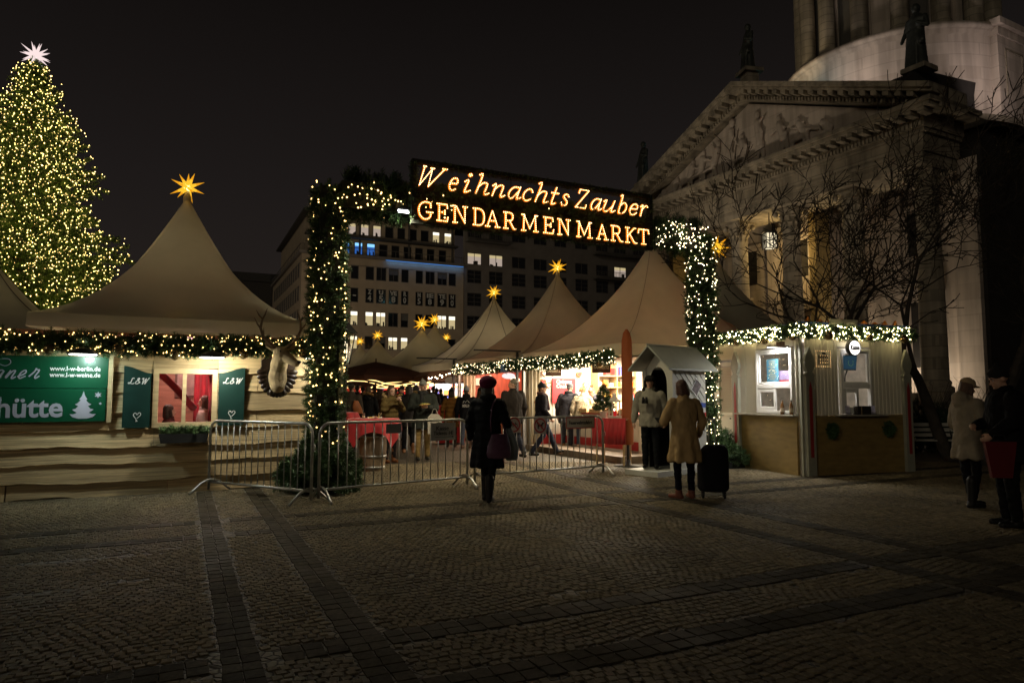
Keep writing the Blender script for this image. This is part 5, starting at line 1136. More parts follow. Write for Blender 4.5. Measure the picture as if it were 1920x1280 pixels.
# brackets at the tent corners
for yy in (4.3, 8.8):
    t = thing('tent_bracket', ('black steel bracket at the corner of the two nearest stall tents', 'black steel bracket at the corner of the second and third stall tents')[yy > 5], 'bracket', tuple(SF.w(-.25, yy, 2.5)), SF.rz, 'steel brackets of the stall tents'); m = MB(); m.bx(-1.3, .1, -.02, .02, .17, .21); m.build('arm', STEEL, t); m = MB(); m.bx(-.03, .03, -.03, .03, -2.5, .165); m.build('post', STEEL, t)
# far tents with stars
FT = [(791, 612, 36.5, .46, 'largest yellow star far down the lane, on the left of two close tents'), (815, 604, 39, .38, 'yellow star on the far grey tent in front of lit windows'), (837, 637, 47, .34, 'small yellow star just above the edge of the seamed tent'), (708, 633, 45, .38, 'yellow star above the brown parasol'), (675, 644, 50, .36, 'small yellow star beside the street lantern')]
FTL = [', left of the close pair', ', right of the close pair', ' half hidden by the seamed tent', ', behind the brown parasol', ', next to the street lantern']
for i, (px, py_, Y, r_, lab) in enumerate(FT):
    p = at(px, py_, Y); fr = Fr((p.x, p.y), 27.5); t_, tp = tent('far pagoda tent carrying the ' + lab[:lab.find(' star') + 5] + FTL[i], fr, -2.7, 2.7, -2.7, 2.7, 2.7, p.z - .15, group='far pagoda tents down the lane'); star(lab, tp + Vector((0, 0, .3)), r_ * 1.25, seed=i, n=14); lamp('POINT', tuple(fr.w(0, 0, 3.3)), 25, (1, .8, .5), None, .2)
# brown parasols with light ropes
PAR = M('brown_canvas', (.085, .030, .014), .85, var=.2, scale=2, trans=.12); LED = E('warm_light_rope', (1, .66, .24), 2.6)
def parasol(lab, px, py_, Y, half, dz, seed, ropes=1):
    p = at(px, py_, Y); t = thing('parasol', lab, 'parasol', (p.x, p.y, 0), R(GRID + 20), 'brown parasols down the lane'); za = p.z; m = MB(); n = 8; N = 4
    ring = [(half, -half), (half, 0), (half, half), (0, half), (-half, half), (-half, 0), (-half, -half), (0, -half)]
    vs = [(0, 0, za)] + [(x * .5, y * .5, za - dz * .42) for x, y in ring] + [(x, y, za - dz - (.06 if abs(x) != abs(y) else 0)) for x, y in ring] + [(x, y, za - dz - .18) for x, y in ring]
    m.add(vs, [(0, 1 + k, 1 + (k + 1) % 8) for k in range(8)] + [(1 + r_ * 8 + k, 1 + r_ * 8 + (k + 1) % 8, 9 + r_ * 8 + (k + 1) % 8, 9 + r_ * 8 + k) for r_ in (0, 1) for k in range(8)]); m.build('canopy', PAR, t)
    m = MB(); m.tube([(0, 0, 0), (0, 0, za + .12)], .03, 8); m.box((0, 0, .04), (.7, .7, .08)); m.build('pole', BRN, t)
    for q in range(ropes):
        m = MB(); pts = []
        for k in range(8):
            a, b_ = ring[k], ring[(k + 1) % 8]
            for f in (0, .33, .66): pts.append((a[0] + (b_[0] - a[0]) * f, a[1] + (b_[1] - a[1]) * f, za - dz - .27 - .10 * q + .12 * math.sin(k * 2.2 + f * 3 + seed + q * 2)))
        m.tube([(x * (.98 - .2 * q), y * (.98 - .2 * q), z) for x, y, z in pts], .015, 6, closed=True); m.build('light_rope', LED, t)
    return t
parasol('brown parasol with wavy glowing light rope, nearest the left arch pillar', 705, 678, 26, 1.55, .55, 1, 1)
parasol('dark brown parasol under the eave of the seamed tent', 815, 689, 27.5, 1.9, .42, 2.3, 1)
parasol('brown parasol lowest and farthest behind the crowd', 690, 702, 33, 2.1, .42, .3, 1)
# string of lights from the parasol to the stalls
a = at(752, 703, 27); b_ = at(868, 689, 22.6); t = thing('light_string', 'string of small lights running from the parasols to the stall tents', 'light string', tuple(a)); P = []
for k in range(34): f = k / 33; p = a.lerp(b_, f) - a; p.z -= .25 * math.sin(PI * f); P.append(tuple(p))
m = MB(); m.tube(P, .006, 4); m.build('cable', STEEL, t); bulbs('bulb', np.array(P) + rng.normal(0, .03, (34, 3)), .024, E('string_bulb', (1, .8, .55), 16), t)
# lit booths at the far end
def booth(lab, px, Y, w, wallm, cm, sgn, power, col):
    p = gnd(px, 740 + 1920 / Y); t = thing('market_booth', lab, 'booth', (p.x, p.y, 0), R(5), 'lit booths at the far end of the lane'); m = MB(); m.bx(-w / 2, w / 2, 1.8, 1.86, 0, 2.5); m.bx(-w / 2, -w / 2 + .06, 0, 1.799, 0, 2.5); m.bx(w / 2 - .06, w / 2, 0, 1.799, 0, 2.5); m.build('wall', wallm, t)
    m = MB(); m.bx(-w / 2 - .2, w / 2 + .2, -.4, 1.95, 2.5, 2.62); m.build('roof', BRN, t); m = MB(); m.bx(-w / 2, w / 2, -.1, .4, 0, 1.0); m.build('counter', cm, t); m = MB(); m.bx(-w / 2, w / 2, -.42, -.38, 2.08, 2.48); fs = m.build('fascia', REDP, t)
    text('lettering', sgn, .26, CREAM, fs, (0, -.43, 2.27), bold=.01); r2 = random.Random(int(px)); m = MB()
    for k in range(26): x = r2.uniform(-w / 2 + .2, w / 2 - .2); z = r2.choice((1.2, 1.5, 1.8)); h = r2.uniform(.1, .25); m.bx(x, x + r2.uniform(.1, .25), 1.6, 1.79, z, z + h, r2.randrange(5))
    m.build('goods', cols[:5], t); q = Matrix.Rotation(R(5), 3, 'Z') @ Vector((0, .7, 2.4)); lamp('AREA', (p.x + q.x, p.y + q.y, 2.42), power, col, (p.x + q.x, p.y + q.y, 0), (w * .8, .8))
booth('far booth with red goods left of the lane', 690, 41, 4.2, M('box_red'), REDP, 'Glühwein', 95, (1, .6, .4)); booth('far booth with red wall and warm light mid lane', 755, 40, 4.4, REDP, REDP, 'Bratwurst', 150, (1, .55, .4)); booth('bright white booth at the end of the lane', 828, 31, 2.6, WHT, REDP, 'Crêpes', 220, (.92, .95, 1)); booth('far yellowish booth behind the street lantern', 640, 46, 4.5, M('box_gold'), PINE, 'Mandeln', 60, (1, .75, .4))
# red sales counter in the lane
p = gnd(836, 832); t = thing('sales_counter', 'bright red sales counter standing in the lane by the white booth', 'counter', (p.x, p.y, 0), R(10)); m = MB(); m.bx(-.3, .55, -.3, .3, .04, 1.12, 0, .02); m.build('body', M('gloss_red', (.5, .015, .02), .35, var=.1, coat=.3), t); m = MB(); m.bx(-.34, .59, -.34, .34, 1.125, 1.17); m.build('counter_top', REDP, t)
for i in range(3): m = MB(); m.lathe([(.035, 0), (.035, .14), (.012, .2), (.012, .24), (.001, .24)], 10); ob = m.build('mustard_bottle', M('mustard', (.65, .42, .04), .4), None); ob.location = (p.x + .05 + .12 * i, p.y - .1, 1.171); tag(ob, 'yellow mustard bottle on the red sales counter', 'bottle', 'mustard bottles on the red counter')

# ================================================================== barrel table and second red table
def drape_cloth(mb, R0, side, zt, ang, ripple=.035, mi=0):
    N = 40; vs = []; idx = {}
    for j in range(N + 1):
        for i in range(N + 1):
            x = (i / N - .5) * side; y = (j / N - .5) * side; r_ = math.hypot(x, y); a = math.atan2(y, x)
            if r_ <= R0: p = (x, y, zt)
            else:
                ex = r_ - R0; rr = R0 + ripple * min(1, ex / .15) * (1 + math.sin(a * 9)) + .02; p = (rr * math.cos(a), rr * math.sin(a), zt - max(0, ex - .02))
            c, s_ = math.cos(ang), math.sin(ang); vs.append((p[0] * c - p[1] * s_, p[0] * s_ + p[1] * c, p[2]))
    mb.add(vs, [(j * (N + 1) + i, j * (N + 1) + i + 1, (j + 1) * (N + 1) + i + 1, (j + 1) * (N + 1) + i) for j in range(N) for i in range(N)], mi, True)
def barrel_table(lab, clab, px, py_, R0, side, ang, zt, br):
    p = gnd(px, py_); t = thing('barrel_table', lab, 'table', (p.x, p.y, 0), 0, 'barrel tables in the lane'); m = MB(); h = zt - .05
    m.lathe([(br * .82, 0), (br * .92, h * .2), (br, h * .5), (br * .92, h * .8), (br * .82, h)], 24); m.build('barrel', M('barrel_oak', (.26, .19, .12), .7, var=.35, scale=3, stretch=(8, 8, 1), bump=.2), t); m = MB()
    for z in (.08, .3, .7, .92): rr = br * (.82 + .18 * math.sin(PI * z)) + .004; m.lathe([(rr, z * h - .025), (rr + .006, z * h - .025), (rr + .006, z * h + .025), (rr, z * h + .025)], 24)
    m.build('hoop', ALU, t); m = MB(); m.lathe([(.001, h), (R0, h), (R0, h + .04), (.001, h + .04)], 28); m.build('table_top', PINE, t)
    c = MB(); drape_cloth(c, R0, side, 0, ang); ob = c.build('tablecloth', RED, None); ob.location = (p.x, p.y, zt + .002); tag(ob, clab, 'tablecloth', 'red cloths on the barrel tables'); return p
tb = barrel_table('oak barrel table half covered by a red cloth, behind the middle barrier', 'red cloth draped over the near barrel table', 699, 882, .48, 1.5, R(10), 1.03, .27)
tb2 = barrel_table('barrel table mostly hidden behind the left arch pillar', 'red cloth on the barrel table behind the left arch pillar', 632, 858, .45, 1.3, R(30), 1.08, .26)
m = MB(); m.lathe([(.03, 0), (.036, .12), (.033, .12), (.028, .01)], 14); g_ = m.build('drinking_glass', GLASS(), None); g_.location = (tb.x - .18, tb.y - .1, 1.034); tag(g_, 'clear drinking glass with pale drink on the red table', 'glass'); m = MB(); m.lathe([(.001, .005), (.027, .005), (.03, .045), (.001, .045)], 12); m.build('drink', M('pale_drink', (.6, .5, .3), .3), g_)
for i, (dx, dy) in enumerate(((-.02, -.15), (.10, -.05), (.02, .05))):
    t = thing('snack_tray', ('small paper tray of food nearest the glass on the red table', 'paper tray with wooden forks on the red table', 'crumpled white paper tray at the back of the red table')[i], 'snack tray', (tb.x + dx, tb.y + dy, 1.036), i, 'snack trays on the red table'); m = MB(); m.prism([(-.07, .03), (-.05, 0), (.05, 0), (.07, .03), (.06, .03), (.045, .008), (-.045, .008), (-.06, .03)], -.045, .045, 'y'); m.build('paper_tray', M('white_sign'), t); m = MB()
    for k in range(4): m.ell((-.03 + .02 * k, .01 * (k % 2), .02), (.016, .014, .012), 8, 5)
    m.build('food', M('mustard'), t)
    if i == 1: m = MB(); m.tube([(0, 0, .02), (.05, .02, .11)], .004, 5); m.tube([(.02, .01, .02), (.09, .0, .10)], .004, 5); m.build('fork', PINE, t)
# street lantern behind the left pillar
p = at(652, 640, 14.5); t = thing('street_lantern', 'old street lantern with sloping glass beside the left arch pillar', 'street lamp', (p.x - .05, p.y, 0), R(20)); zc = p.z
m = MB(); m.lathe([(.11, 0), (.10, .5), (.055, .6), (.05, zc - .6), (.07, zc - .58), (.05, zc - .5)], 12); m.build('post', STEEL, t); m = MB(); m.lathe([(.09, zc - .48), (.20, zc + .18)], 4, 0, smooth=False); m.build('glass', GLASS('lantern_glass', (.95, .93, .85)), t); m = MB()
for k in range(4): a = PI / 2 * k; m.tube([(.09 * math.cos(a), .09 * math.sin(a), zc - .48), (.205 * math.cos(a), .205 * math.sin(a), zc + .18)], .014, 5)
m.lathe([(.26, zc + .18), (.24, zc + .21), (.10, zc + .36), (.05, zc + .42), (.02, zc + .5)], 4, smooth=False); m.build('lantern_frame', STEEL, t); m = MB(); m.lathe([(.02, zc - .42), (.04, zc - .3), (.04, zc - .05), (.01, zc)], 10); m.build('bulb', E('lantern_bulb', (1, .86, .6), 5), t)
lamp('POINT', (p.x - .05, p.y, zc - .2), 10, (1, .85, .6), None, .05)
# ================================================================== ticket kiosk
k0 = gnd(1508, 893); k1 = gnd(1690, 884); KF = Fr((k0.x, k0.y), math.degrees(math.atan2(k1.y - k0.y, k1.x - k0.x)))
KW = KF.py(1696, 700).x; kr = lambda px, py_, y=0.: KF.py(px, py_, y); kl = lambda px, py_, x=0.: KF.pxx(px, py_, x)
zc_ = kr(1600, 778).z; zt_ = kr(1600, 636).z + .06; KD = 2.9
KWH = M('kiosk_white', (.62, .58, .48), .5, var=.08, scale=2); KWHP = M('pvc_white', (.78, .77, .76), .35, var=.04); PLY = M('plywood_ochre', (.27, .185, .06), .6, var=.2, scale=2, stretch=(2, 2, 6), bump=.06); GRYP = M('grey_green_paint', (.30, .30, .24), .5, var=.1); REDD = M('deep_red_paint', (.30, .02, .02), .5, var=.1); BLU = M('blue_paint', (.02, .05, .16), .45, var=.2)
kio = thing('ticket_kiosk', 'white panelled ticket kiosk with onion-topped corner posts and ochre base', 'kiosk', tuple(KF.o), KF.rz)
rwx = (kr(1573, 700).x, kr(1631, 700).x); rwz = (zc_ + .03, kr(1600, 654).z); lwy = (kl(1488, 700).y, kl(1420, 700).y); lwz = (zc_ + .03, kl(1450, 655).z); ply_end = kl(1388, 800).y; door_y = (kl(1376, 700).y, kl(1346, 700).y)
m = MB(); x = .12                                     # boards of the right face
def vboards(m, a0, a1, z0, z1, face, w=.085):
    n = max(1, int((a1 - a0) / w)); w = (a1 - a0) / n
    for i in range(n):
        if face == 'r': m.bx(a0 + i * w, a0 + (i + 1) * w - .006, -.0, .03, z0, z1, 0, .008)
        else: m.bx(.0, .03, a0 + i * w, a0 + (i + 1) * w - .006, z0, z1, 0, .008)
vboards(m, .12, rwx[0] - .02, zc_, zt_, 'r'); vboards(m, rwx[1] + .02, KW - .03, zc_, zt_, 'r'); vboards(m, rwx[0] - .02, rwx[1] + .02, rwz[1] + .03, zt_, 'r', .5)
vboards(m, .12, lwy[0] - .02, zc_, zt_, 'l', .4); vboards(m, lwy[1] + .02, door_y[0] - .02, zc_, zt_, 'l', .3); vboards(m, lwy[0] - .02, lwy[1] + .02, lwz[1] + .03, zt_, 'l', .5); vboards(m, door_y[0] - .02, KD, 2.25, zt_, 'l', .5)
vboards(m, door_y[1] + .03, KD, 0, 2.25, 'l', .3)
m.build('panelled_wall', KWH, kio)
m = MB(); m.bx(.031, .06, .12, lwy[0] - .02, 0, zt_); m.bx(.12, KW, KD - .05, KD, 0, zt_); m.bx(KW - .03, KW, .04, KD - .051, 0, zt_); m.bx(.06, KW - .03, .06, KD - .06, 0, .04); m.bx(0, KW, .0, KD, zt_ + .001, zt_ + .05); m.build('inner_wall', M('kiosk_inside', (.50, .46, .40), .7), kio)
m = MB(); m.bx(.06, KW - .02, -.045, -.005, .0, zc_, 0, .004); m.bx(-.045, -.005, .10, ply_end, .0, zc_, 0, .004); m.build('base_panel', PLY, kio)
m = MB(); m.bx(kr(1418, 700).x * 0 - .16, -.002, kl(1500, 778).y, kl(1388, 778).y, zc_ - .015, zc_ + .012); m.bx(kr(1560, 700).x, kr(1648, 700).x, -.18, -.002, zc_ - .015, zc_ + .012); m.bx(.10, KW - .04, -.055, -.001, zc_ - .02, zc_ - .0155); m.build('counter_shelf', M('zinc_shelf', (.45, .42, .36), .4, .3), kio)
m = MB(); m.bx(-.03, KW + .05, -.06, .0, zt_ + .06, zt_ + .24); m.bx(-.06, -.001, .001, KD, zt_ + .06, zt_ + .22); m.build('fascia', BLU, kio); m = MB(); m.bx(kr(1550, 610).x, kr(1602, 610).x, -.075, -.061, zt_ + .05, zt_ + .31); m.build('fascia_panel', GRYP, kio)
r2 = random.Random(1)
for k in range(9): x = .1 + k * KW / 9.5; m = MB(); m.prism([(x, zt_ + .241), (x + r2.uniform(.1, .2), zt_ + .241), (x + .08, zt_ + .241 + r2.uniform(.05, .1))], -.05, -.02, 'y'); m.build('roof_ornament', M('box_orange', (.6, .2, .03), .5), kio)
def onion(lab, o, face, H, red=True):
    """post with an onion top cut from board"""
    z0 = H - .55; prof = [(.095, 0), (.095, z0), (.115, z0 + .03), (.06, z0 + .09), (.12, z0 + .22), (.115, z0 + .30), (.07, z0 + .42), (.0, z0 + .56)]
    pts = [(x, z) for x, z in prof] + [(-x, z) for x, z in prof[::-1][1:]]; m = MB(); r_ = MB(); rp_ = [(.035, .35), (.035, z0 - .22), (0, z0 - .08), (-.035, z0 - .22), (-.035, .35)]
    if face == 'r': m.prism([(o[0] + x, z) for x, z in pts], o[1] - .07, o[1], 'y'); r_.prism([(o[0] + x, z) for x, z in rp_], o[1] - .076, o[1] - .0705, 'y')
    else: m.prism([(o[1] + x, z) for x, z in pts], o[0] - .07, o[0], 'x'); r_.prism([(o[1] + x, z) for x, z in rp_], o[0] - .076, o[0] - .0705, 'x')
    p = m.build('corner_post', GRYP, kio); r_.build('red_inlay', REDD, p)
hz = kr(1514, 652).z; onion('', (.10, -.05), 'r', hz); onion('', (KW - .06, -.05), 'r', hz); onion('', (-.05, kl(1386, 700).y), 'l', kl(1386, 660).z)
m = MB(); m.bx(-.05, .0, -.05, .0, 0, zt_); m.build('corner_post', GRYP, kio)
# louvred door
m = MB(); y0, y1 = door_y; n = 30
m.bx(-.02, .03, y0, y0 + .06, 0, 2.2); m.bx(-.02, .03, y1 - .06, y1, 0, 2.2); m.bx(-.02, .03, y0 + .06, y1 - .06, 2.12, 2.2); m.bx(-.02, .03, y0 + .06, y1 - .06, 1.05, 1.12); m.bx(-.01, .02, y0 + .06, y1 - .06, 0, 1.05)
for i in range(n): z = 1.14 + i * .0325; m.box((.005, (y0 + y1) / 2, z), (.004, y1 - y0 - .12, .04), 0, (0, R(-30), 0))
d_ = m.build('louvre_door', KWH, kio); m = MB(); m.ell((-.05, y0 + .09, 1.0), (.02, .02, .02), 8, 6); m.build('knob', STEEL, d_)
# windows: upper fixed pane, lower hatch with a slid-open leaf
def kwin(face, a0, a1, z0, z1, mir=False):
    zm = z0 + (z1 - z0) * .42; F = .055
    def BX(m, p0, p1, d0, d1, zz0, zz1): (m.bx(p0, p1, d0, d1, zz0, zz1, 0, .006) if face == 'r' else m.bx(d0, d1, p0, p1, zz0, zz1, 0, .006))
    m = MB()
    for (p0, p1, a, b_) in ((a0, a0 + F, z0, z1), (a1 - F, a1, z0, z1), (a0 + F, a1 - F, z1 - F, z1), (a0 + F, a1 - F, zm - .04, zm + .04), (a0 + F, a1 - F, z0, z0 + F)): BX(m, p0, p1, -.05, .03, a, b_)
    for (p0, p1, a, b_) in ((a0 + F, a0 + F + .035, zm + .04, z1 - F), (a1 - F - .035, a1 - F, zm + .04, z1 - F), (a0 + F + .035, a1 - F - .035, zm + .04, zm + .085), (a0 + F + .035, a1 - F - .035, z1 - F - .035, z1 - F)): BX(m, p0, p1, -.03, .02, a, b_)
    w = m.build('window', KWHP, kio); m = MB(); BX(m, a0 + F + .03, a1 - F - .03, -.006, .0, zm + .08, z1 - F - .03); m.build('pane', GLASS(), w)
    m = MB(); h0, h1 = (a0 + F, a0 + (a1 - a0) * .56) if face == 'r' else (a0 + (a1 - a0) * .44, a1 - F); z2, z3 = z0 + F, zm - .045
    for (p0, p1, a, b_) in ((h0, h0 + .07, z2, z3), (h1 - .07, h1, z2, z3), (h0 + .07, h1 - .07, z2, z2 + .07), (h0 + .07, h1 - .07, z3 - .07, z3)): BX(m, p0, p1, -.045, -.008, a, b_)
    hs = m.build('hatch', KWHP, kio); m = MB(); BX(m, h0 + .06, h1 - .06, -.03, -.024, z2 + .06, z3 - .06); m.build('pane', GLASS(), hs); return zm
zm = kwin('r', rwx[0], rwx[1], *rwz); zm2 = kwin('l', lwy[0], lwy[1], *lwz)
lamp('POINT', tuple(KF.w(1.2, 1.3, 2.35)), 17, (1, .90, .80), None, .1)
# posters behind the left window, monitor behind the right one
def lface(px, py_, x): return KF.pxx(px, py_, x)
a, b_ = lface(1437, 674, .06), lface(1460, 716, .06); t = thing('poster', 'tall light blue notice behind the left kiosk window', 'poster', tuple(KF.w(.06, (a.y + b_.y) / 2, b_.z)), KF.rz); m = MB(); w = abs(a.y - b_.y); m.bx(-.003, .003, -w / 2, w / 2, 0, a.z - b_.z); m.build('sheet', M('poster_blue', (.10, .30, .46), .5, var=.2), t); m = MB(); r2 = random.Random(9)
for i in range(11): q = w * r2.uniform(.2, .4); z = (a.z - b_.z) * (.90 - .078 * i); m.bx(-.006, -.0035, -q, q, z, z + .012)
m.build('printed_line', M('poster_text', (.55, .48, .2), .6), t)
a, b_ = lface(1461, 695, .07), lface(1482, 716, .07); t = thing('poster', 'smaller purple and red notice beside the light blue one', 'poster', tuple(KF.w(.07, (a.y + b_.y) / 2, b_.z)), KF.rz); m = MB(); w = abs(a.y - b_.y); h = a.z - b_.z; m.bx(-.003, .003, -w / 2, w / 2, h * .2, h); m.build('sheet', M('poster_purple', (.30, .24, .42), .5, var=.3, scale=20), t); m = MB(); m.bx(-.003, .003, -w / 2, w / 2, 0, h * .2); m.build('red_strip', REDP, t)
a, b_ = kr(1577, 665, .12), kr(1607, 694, .12); t = thing('monitor', 'black flat monitor showing blue pictures in the right kiosk window', 'monitor', tuple(KF.w((a.x + b_.x) / 2, .12, (a.z + b_.z) / 2)), KF.rz); w = b_.x - a.x; h = a.z - b_.z; m = MB(); m.box((0, .02, 0), (w, .04, h), 0, (R(8), 0, 0), .006); m.tube([(0, .04, -h * .4), (0, .12, -h * .9), (0, .12, -h * 1.5)], .012, 6); m.build('case', DARK, t); m = MB(); m.box((0, -.004, 0), (w * .92, .006, h * .88), 0, (R(8), 0, 0)); m.build('screen', E('screen_blue', (.05, .13, .20), .35), t); m = MB(); m.ribbon([(.08 * w + w * .16 * math.cos(a_), h * .22 * math.sin(a_)) for a_ in np.linspace(0, 6, 18)], .01, -.010, .003); m.build('screen_mark', E('screen_green', (.2, .4, .2), .3), t)
# round lit sign, dotted light ornament, lamp
c = kr(1599.5, 652, -.16); t = thing('round_sign', 'glowing round white sign over the right kiosk window', 'sign', tuple(KF.w(*c)), KF.rz); r_ = .135; m = MB(); m.x = Matrix.Rotation(PI / 2, 4, 'X'); m.lathe([(.001, -.04), (r_, -.04), (r_, .04), (.001, .04)], 28); m.build('disc', E('round_glow', (1, .95, .88), 2.2), t); m = MB(); m.x = Matrix.Rotation(PI / 2, 4, 'X'); m.lathe([(r_ + .001, -.045), (r_ + .012, -.045), (r_ + .012, .045), (r_ + .001, .045)], 28); m.x = None; m.bx(-.01, .01, .045, .15, -.01, .01); m.build('rim', STEEL, t); text('lettering', 'Kasse', .13, M('grey_letter', (.02, .02, .02), .5), t, (0, -.046, .0), width=.22, shear=.1, bold=.006)
x0, x1 = kr(1529, 672, -.04).x, kr(1556, 672, -.04).x; z0, z1 = kr(1542, 687, -.04).z, kr(1542, 658, -.04).z; t = thing('light_ornament', 'square wire ornament outlined in tiny dim lights on the kiosk wall', 'ornament', tuple(KF.w((x0 + x1) / 2, -.04, (z0 + z1) / 2)), KF.rz); w, h = (x1 - x0) / 2, (z1 - z0) / 2
sq = [(-w, 0, -h), (w, 0, -h), (w, 0, h), (-w, 0, h)]; m = MB(); m.tube(sq, .006, 5, closed=True); m.bx(-w * .6, w * .6, -.012, .0, h * .25, h * .5); [m.bx(-w * .6 + k * w * .3, -w * .6 + k * w * .3 + .012, -.012, .0, -h * .7, h * .25) for k in range(5)]; m.box((w * .1, -.01, h * .7), (w * .4, .02, h * .25)); m.build('wire_frame', STEEL, t)
P = [Vector(sq[k]).lerp(Vector(sq[(k + 1) % 4]), f) for k in range(4) for f in np.linspace(0, 1, 9)[:-1]] + [Vector((-w * .5 + w * .33 * i, -.02, z * h)) for i in range(4) for z in (-.5, -.1, .4)]; bulbs('light_string', np.array([tuple(p + Vector((0, -.015, 0))) for p in P]), .008, E('dim_dot', (1, .6, .25), 2.5), t)
c = kl(1458, 652, -.14); t = thing('wall_lamp', 'slanted white strip lamp over the left kiosk window', 'lamp', tuple(KF.w(*c)), KF.rz); m = MB(); m.box((0, 0, .03), (.10, .5, .02), 0, (R(6), R(-20), 0)); m.bx(.02, .12, -.06, .06, .03, .12); m.build('housing', BRN, t); m = MB(); m.box((-.005, 0, .012), (.08, .46, .014), 0, (R(6), R(-20), 0)); m.build('tube', E('strip_glow', (1, .98, .94), 9), t); lamp('AREA', tuple(KF.w(c.x - .02, c.y, c.z - .01)), 46, (1, .97, .9), tuple(KF.w(c.x + .06, c.y, 0)), (.08, .46))
# bottles, leaflet stands, box on the shelves
for i, px in enumerate((1467, 1484)):
    c = kl(px, 776, -.09); m = MB(); m.lathe([(.001, 0), (.036, 0), (.038, .02), (.038, .16), (.015, .225), (.0135, .27), (.001, .27)], 16); b_ = m.build('beer_bottle', M('amber_glass', (.12, .05, .012), .1, var=.2, coat=.5), None); b_.location = KF.w(-.09, c.y, zc_ + .0125); tag(b_, ('brown beer bottle in front of the open hatch of the left kiosk window', 'brown beer bottle nearer the kiosk corner post')[i], 'bottle', 'beer bottles on the kiosk shelf'); m = MB(); m.lathe([(.0385, .05), (.0387, .055), (.0387, .12), (.0385, .125)], 16); m.build('label', M('bottle_label', (.5, .42, .3), .6, var=.4, scale=20), b_); m = MB(); m.lathe([(.0145, .255), (.0145, .275), (.001, .276)], 12); m.build('cap', DARK, b_)
for i, (px, w) in enumerate(((1591, .10), (1638, .10))):
    c = kr(px, 776, -.09); t = thing('leaflet_stand', ('leaflet stand left of the dark box on the kiosk shelf', 'leaflet stand right of the dark box on the kiosk shelf')[i], 'leaflet stand', tuple(KF.w(c.x, -.09, zc_ + .0125)), KF.rz - .3, 'leaflet stands on the kiosk shelf'); m = MB(); m.box((0, .03, .09), (w, .008, .18), 0, (R(-14), 0, 0)); m.box((0, -.02, .025), (w, .006, .05)); m.box((0, .0, .003), (w, .07, .005)); m.build('holder', GLASS('acrylic', (.9, .9, .9)), t); m = MB(); m.box((0, .02, .085), (w * .9, .01, .16), 0, (R(-14), 0, 0)); m.build('leaflet', M('leaflet', (.42, .40, .55), .5, var=.4, scale=14), t)
c = kr(1616, 776, -.08); t = thing('cash_box', 'dark open wooden box on the kiosk shelf', 'box', tuple(KF.w(c.x, -.09, zc_ + .0125)), KF.rz); m = MB(); m.bx(-.16, .16, -.06, .06, 0, .012); m.bx(-.16, -.148, -.06, .06, .012, .16); m.bx(.148, .16, -.06, .06, .012, .16); m.bx(-.148, .148, .048, .06, .012, .16); m.bx(-.148, .148, -.06, -.048, .012, .16); m.build('body', M('dark_box', (.02, .016, .014), .6), t); m = MB(); m.bx(-.08, -.07, -.064, -.0605, .0, .16); m.build('edge', PINE, t)
# wreaths and garland
for i, (px, py_) in enumerate(((1558, 807), (1665, 804))):
    c = kr(px, py_, -.1); t = thing('wreath', ('small green fir ball wreath hung left on the ochre kiosk base', 'small green fir ball wreath hung right on the ochre kiosk base')[i], 'wreath', tuple(KF.w(*c)), KF.rz, 'wreaths on the kiosk base'); rg = np.random.default_rng(70 + i); n = 170; d = rg.normal(size=(n, 3)); d /= np.linalg.norm(d, axis=1, keepdims=True); d[:, 1] = -abs(d[:, 1]); sprigs('needles', d * np.array([.07, .04, .08]), d, rg.uniform(.06, .11, n), FIR, t); m = MB(); m.ell((0, 0, 0), (.07, .04, .08), 10, 8); m.build('core', FIRD, t)
garland('fir garland with white lights and baubles round the top of the ticket kiosk', KF, [(-.14, KD, zt_ + .10), (-.15, 1.4, zt_ + .05), (-.14, -.14, zt_ + .06), (KW * .5, -.15, zt_ + .04), (KW + .10, -.14, zt_ + .06)], .13, 480, 112, 'fir garlands with lights', E('fairy_light_kiosk', (1.0, .80, .40), 42), .0115, 7, 81)

# ================================================================== sentry box, parasol, table with tree and lantern
b0 = gnd(1258, 886); b1_ = gnd(1326, 868)
s0 = at(1260, 700, 12.9); s1 = at(1322, 700, 13.6); SYF = Fr((s0.x, s0.y), math.degrees(math.atan2(s1.y - s0.y, s1.x - s0.x)))   # x: along the side wall, y: across
sb = thing('sentry_box', 'pale wooden sentry box with a gabled roof and open arched front', 'sentry box', tuple(SYF.o), SYF.rz)
SL = (s1 - s0).length; SWD = .66; ZE = SYF.py(1265, 692).z; SWH = M('sentry_white', (.50, .50, .46), .55, var=.1, scale=2); GRY = M('grey_roof_board', (.30, .32, .30), .5, var=.12, scale=3, bump=.05)
m = MB(); m.bx(0, SL, 0, .03, .1, ZE + .04); m.bx(0, SL, SWD - .03, SWD, .1, ZE + .04); m.bx(SL - .03, SL - .001, .031, SWD - .031, .1, ZE + .04)
m.prism([(0, ZE + .04), (SWD, ZE + .04), (SWD / 2, ZE + .04 + .36)], SL - .03, SL, 'x'); m.build('wall', SWH, sb)
m = MB(); zz = .35
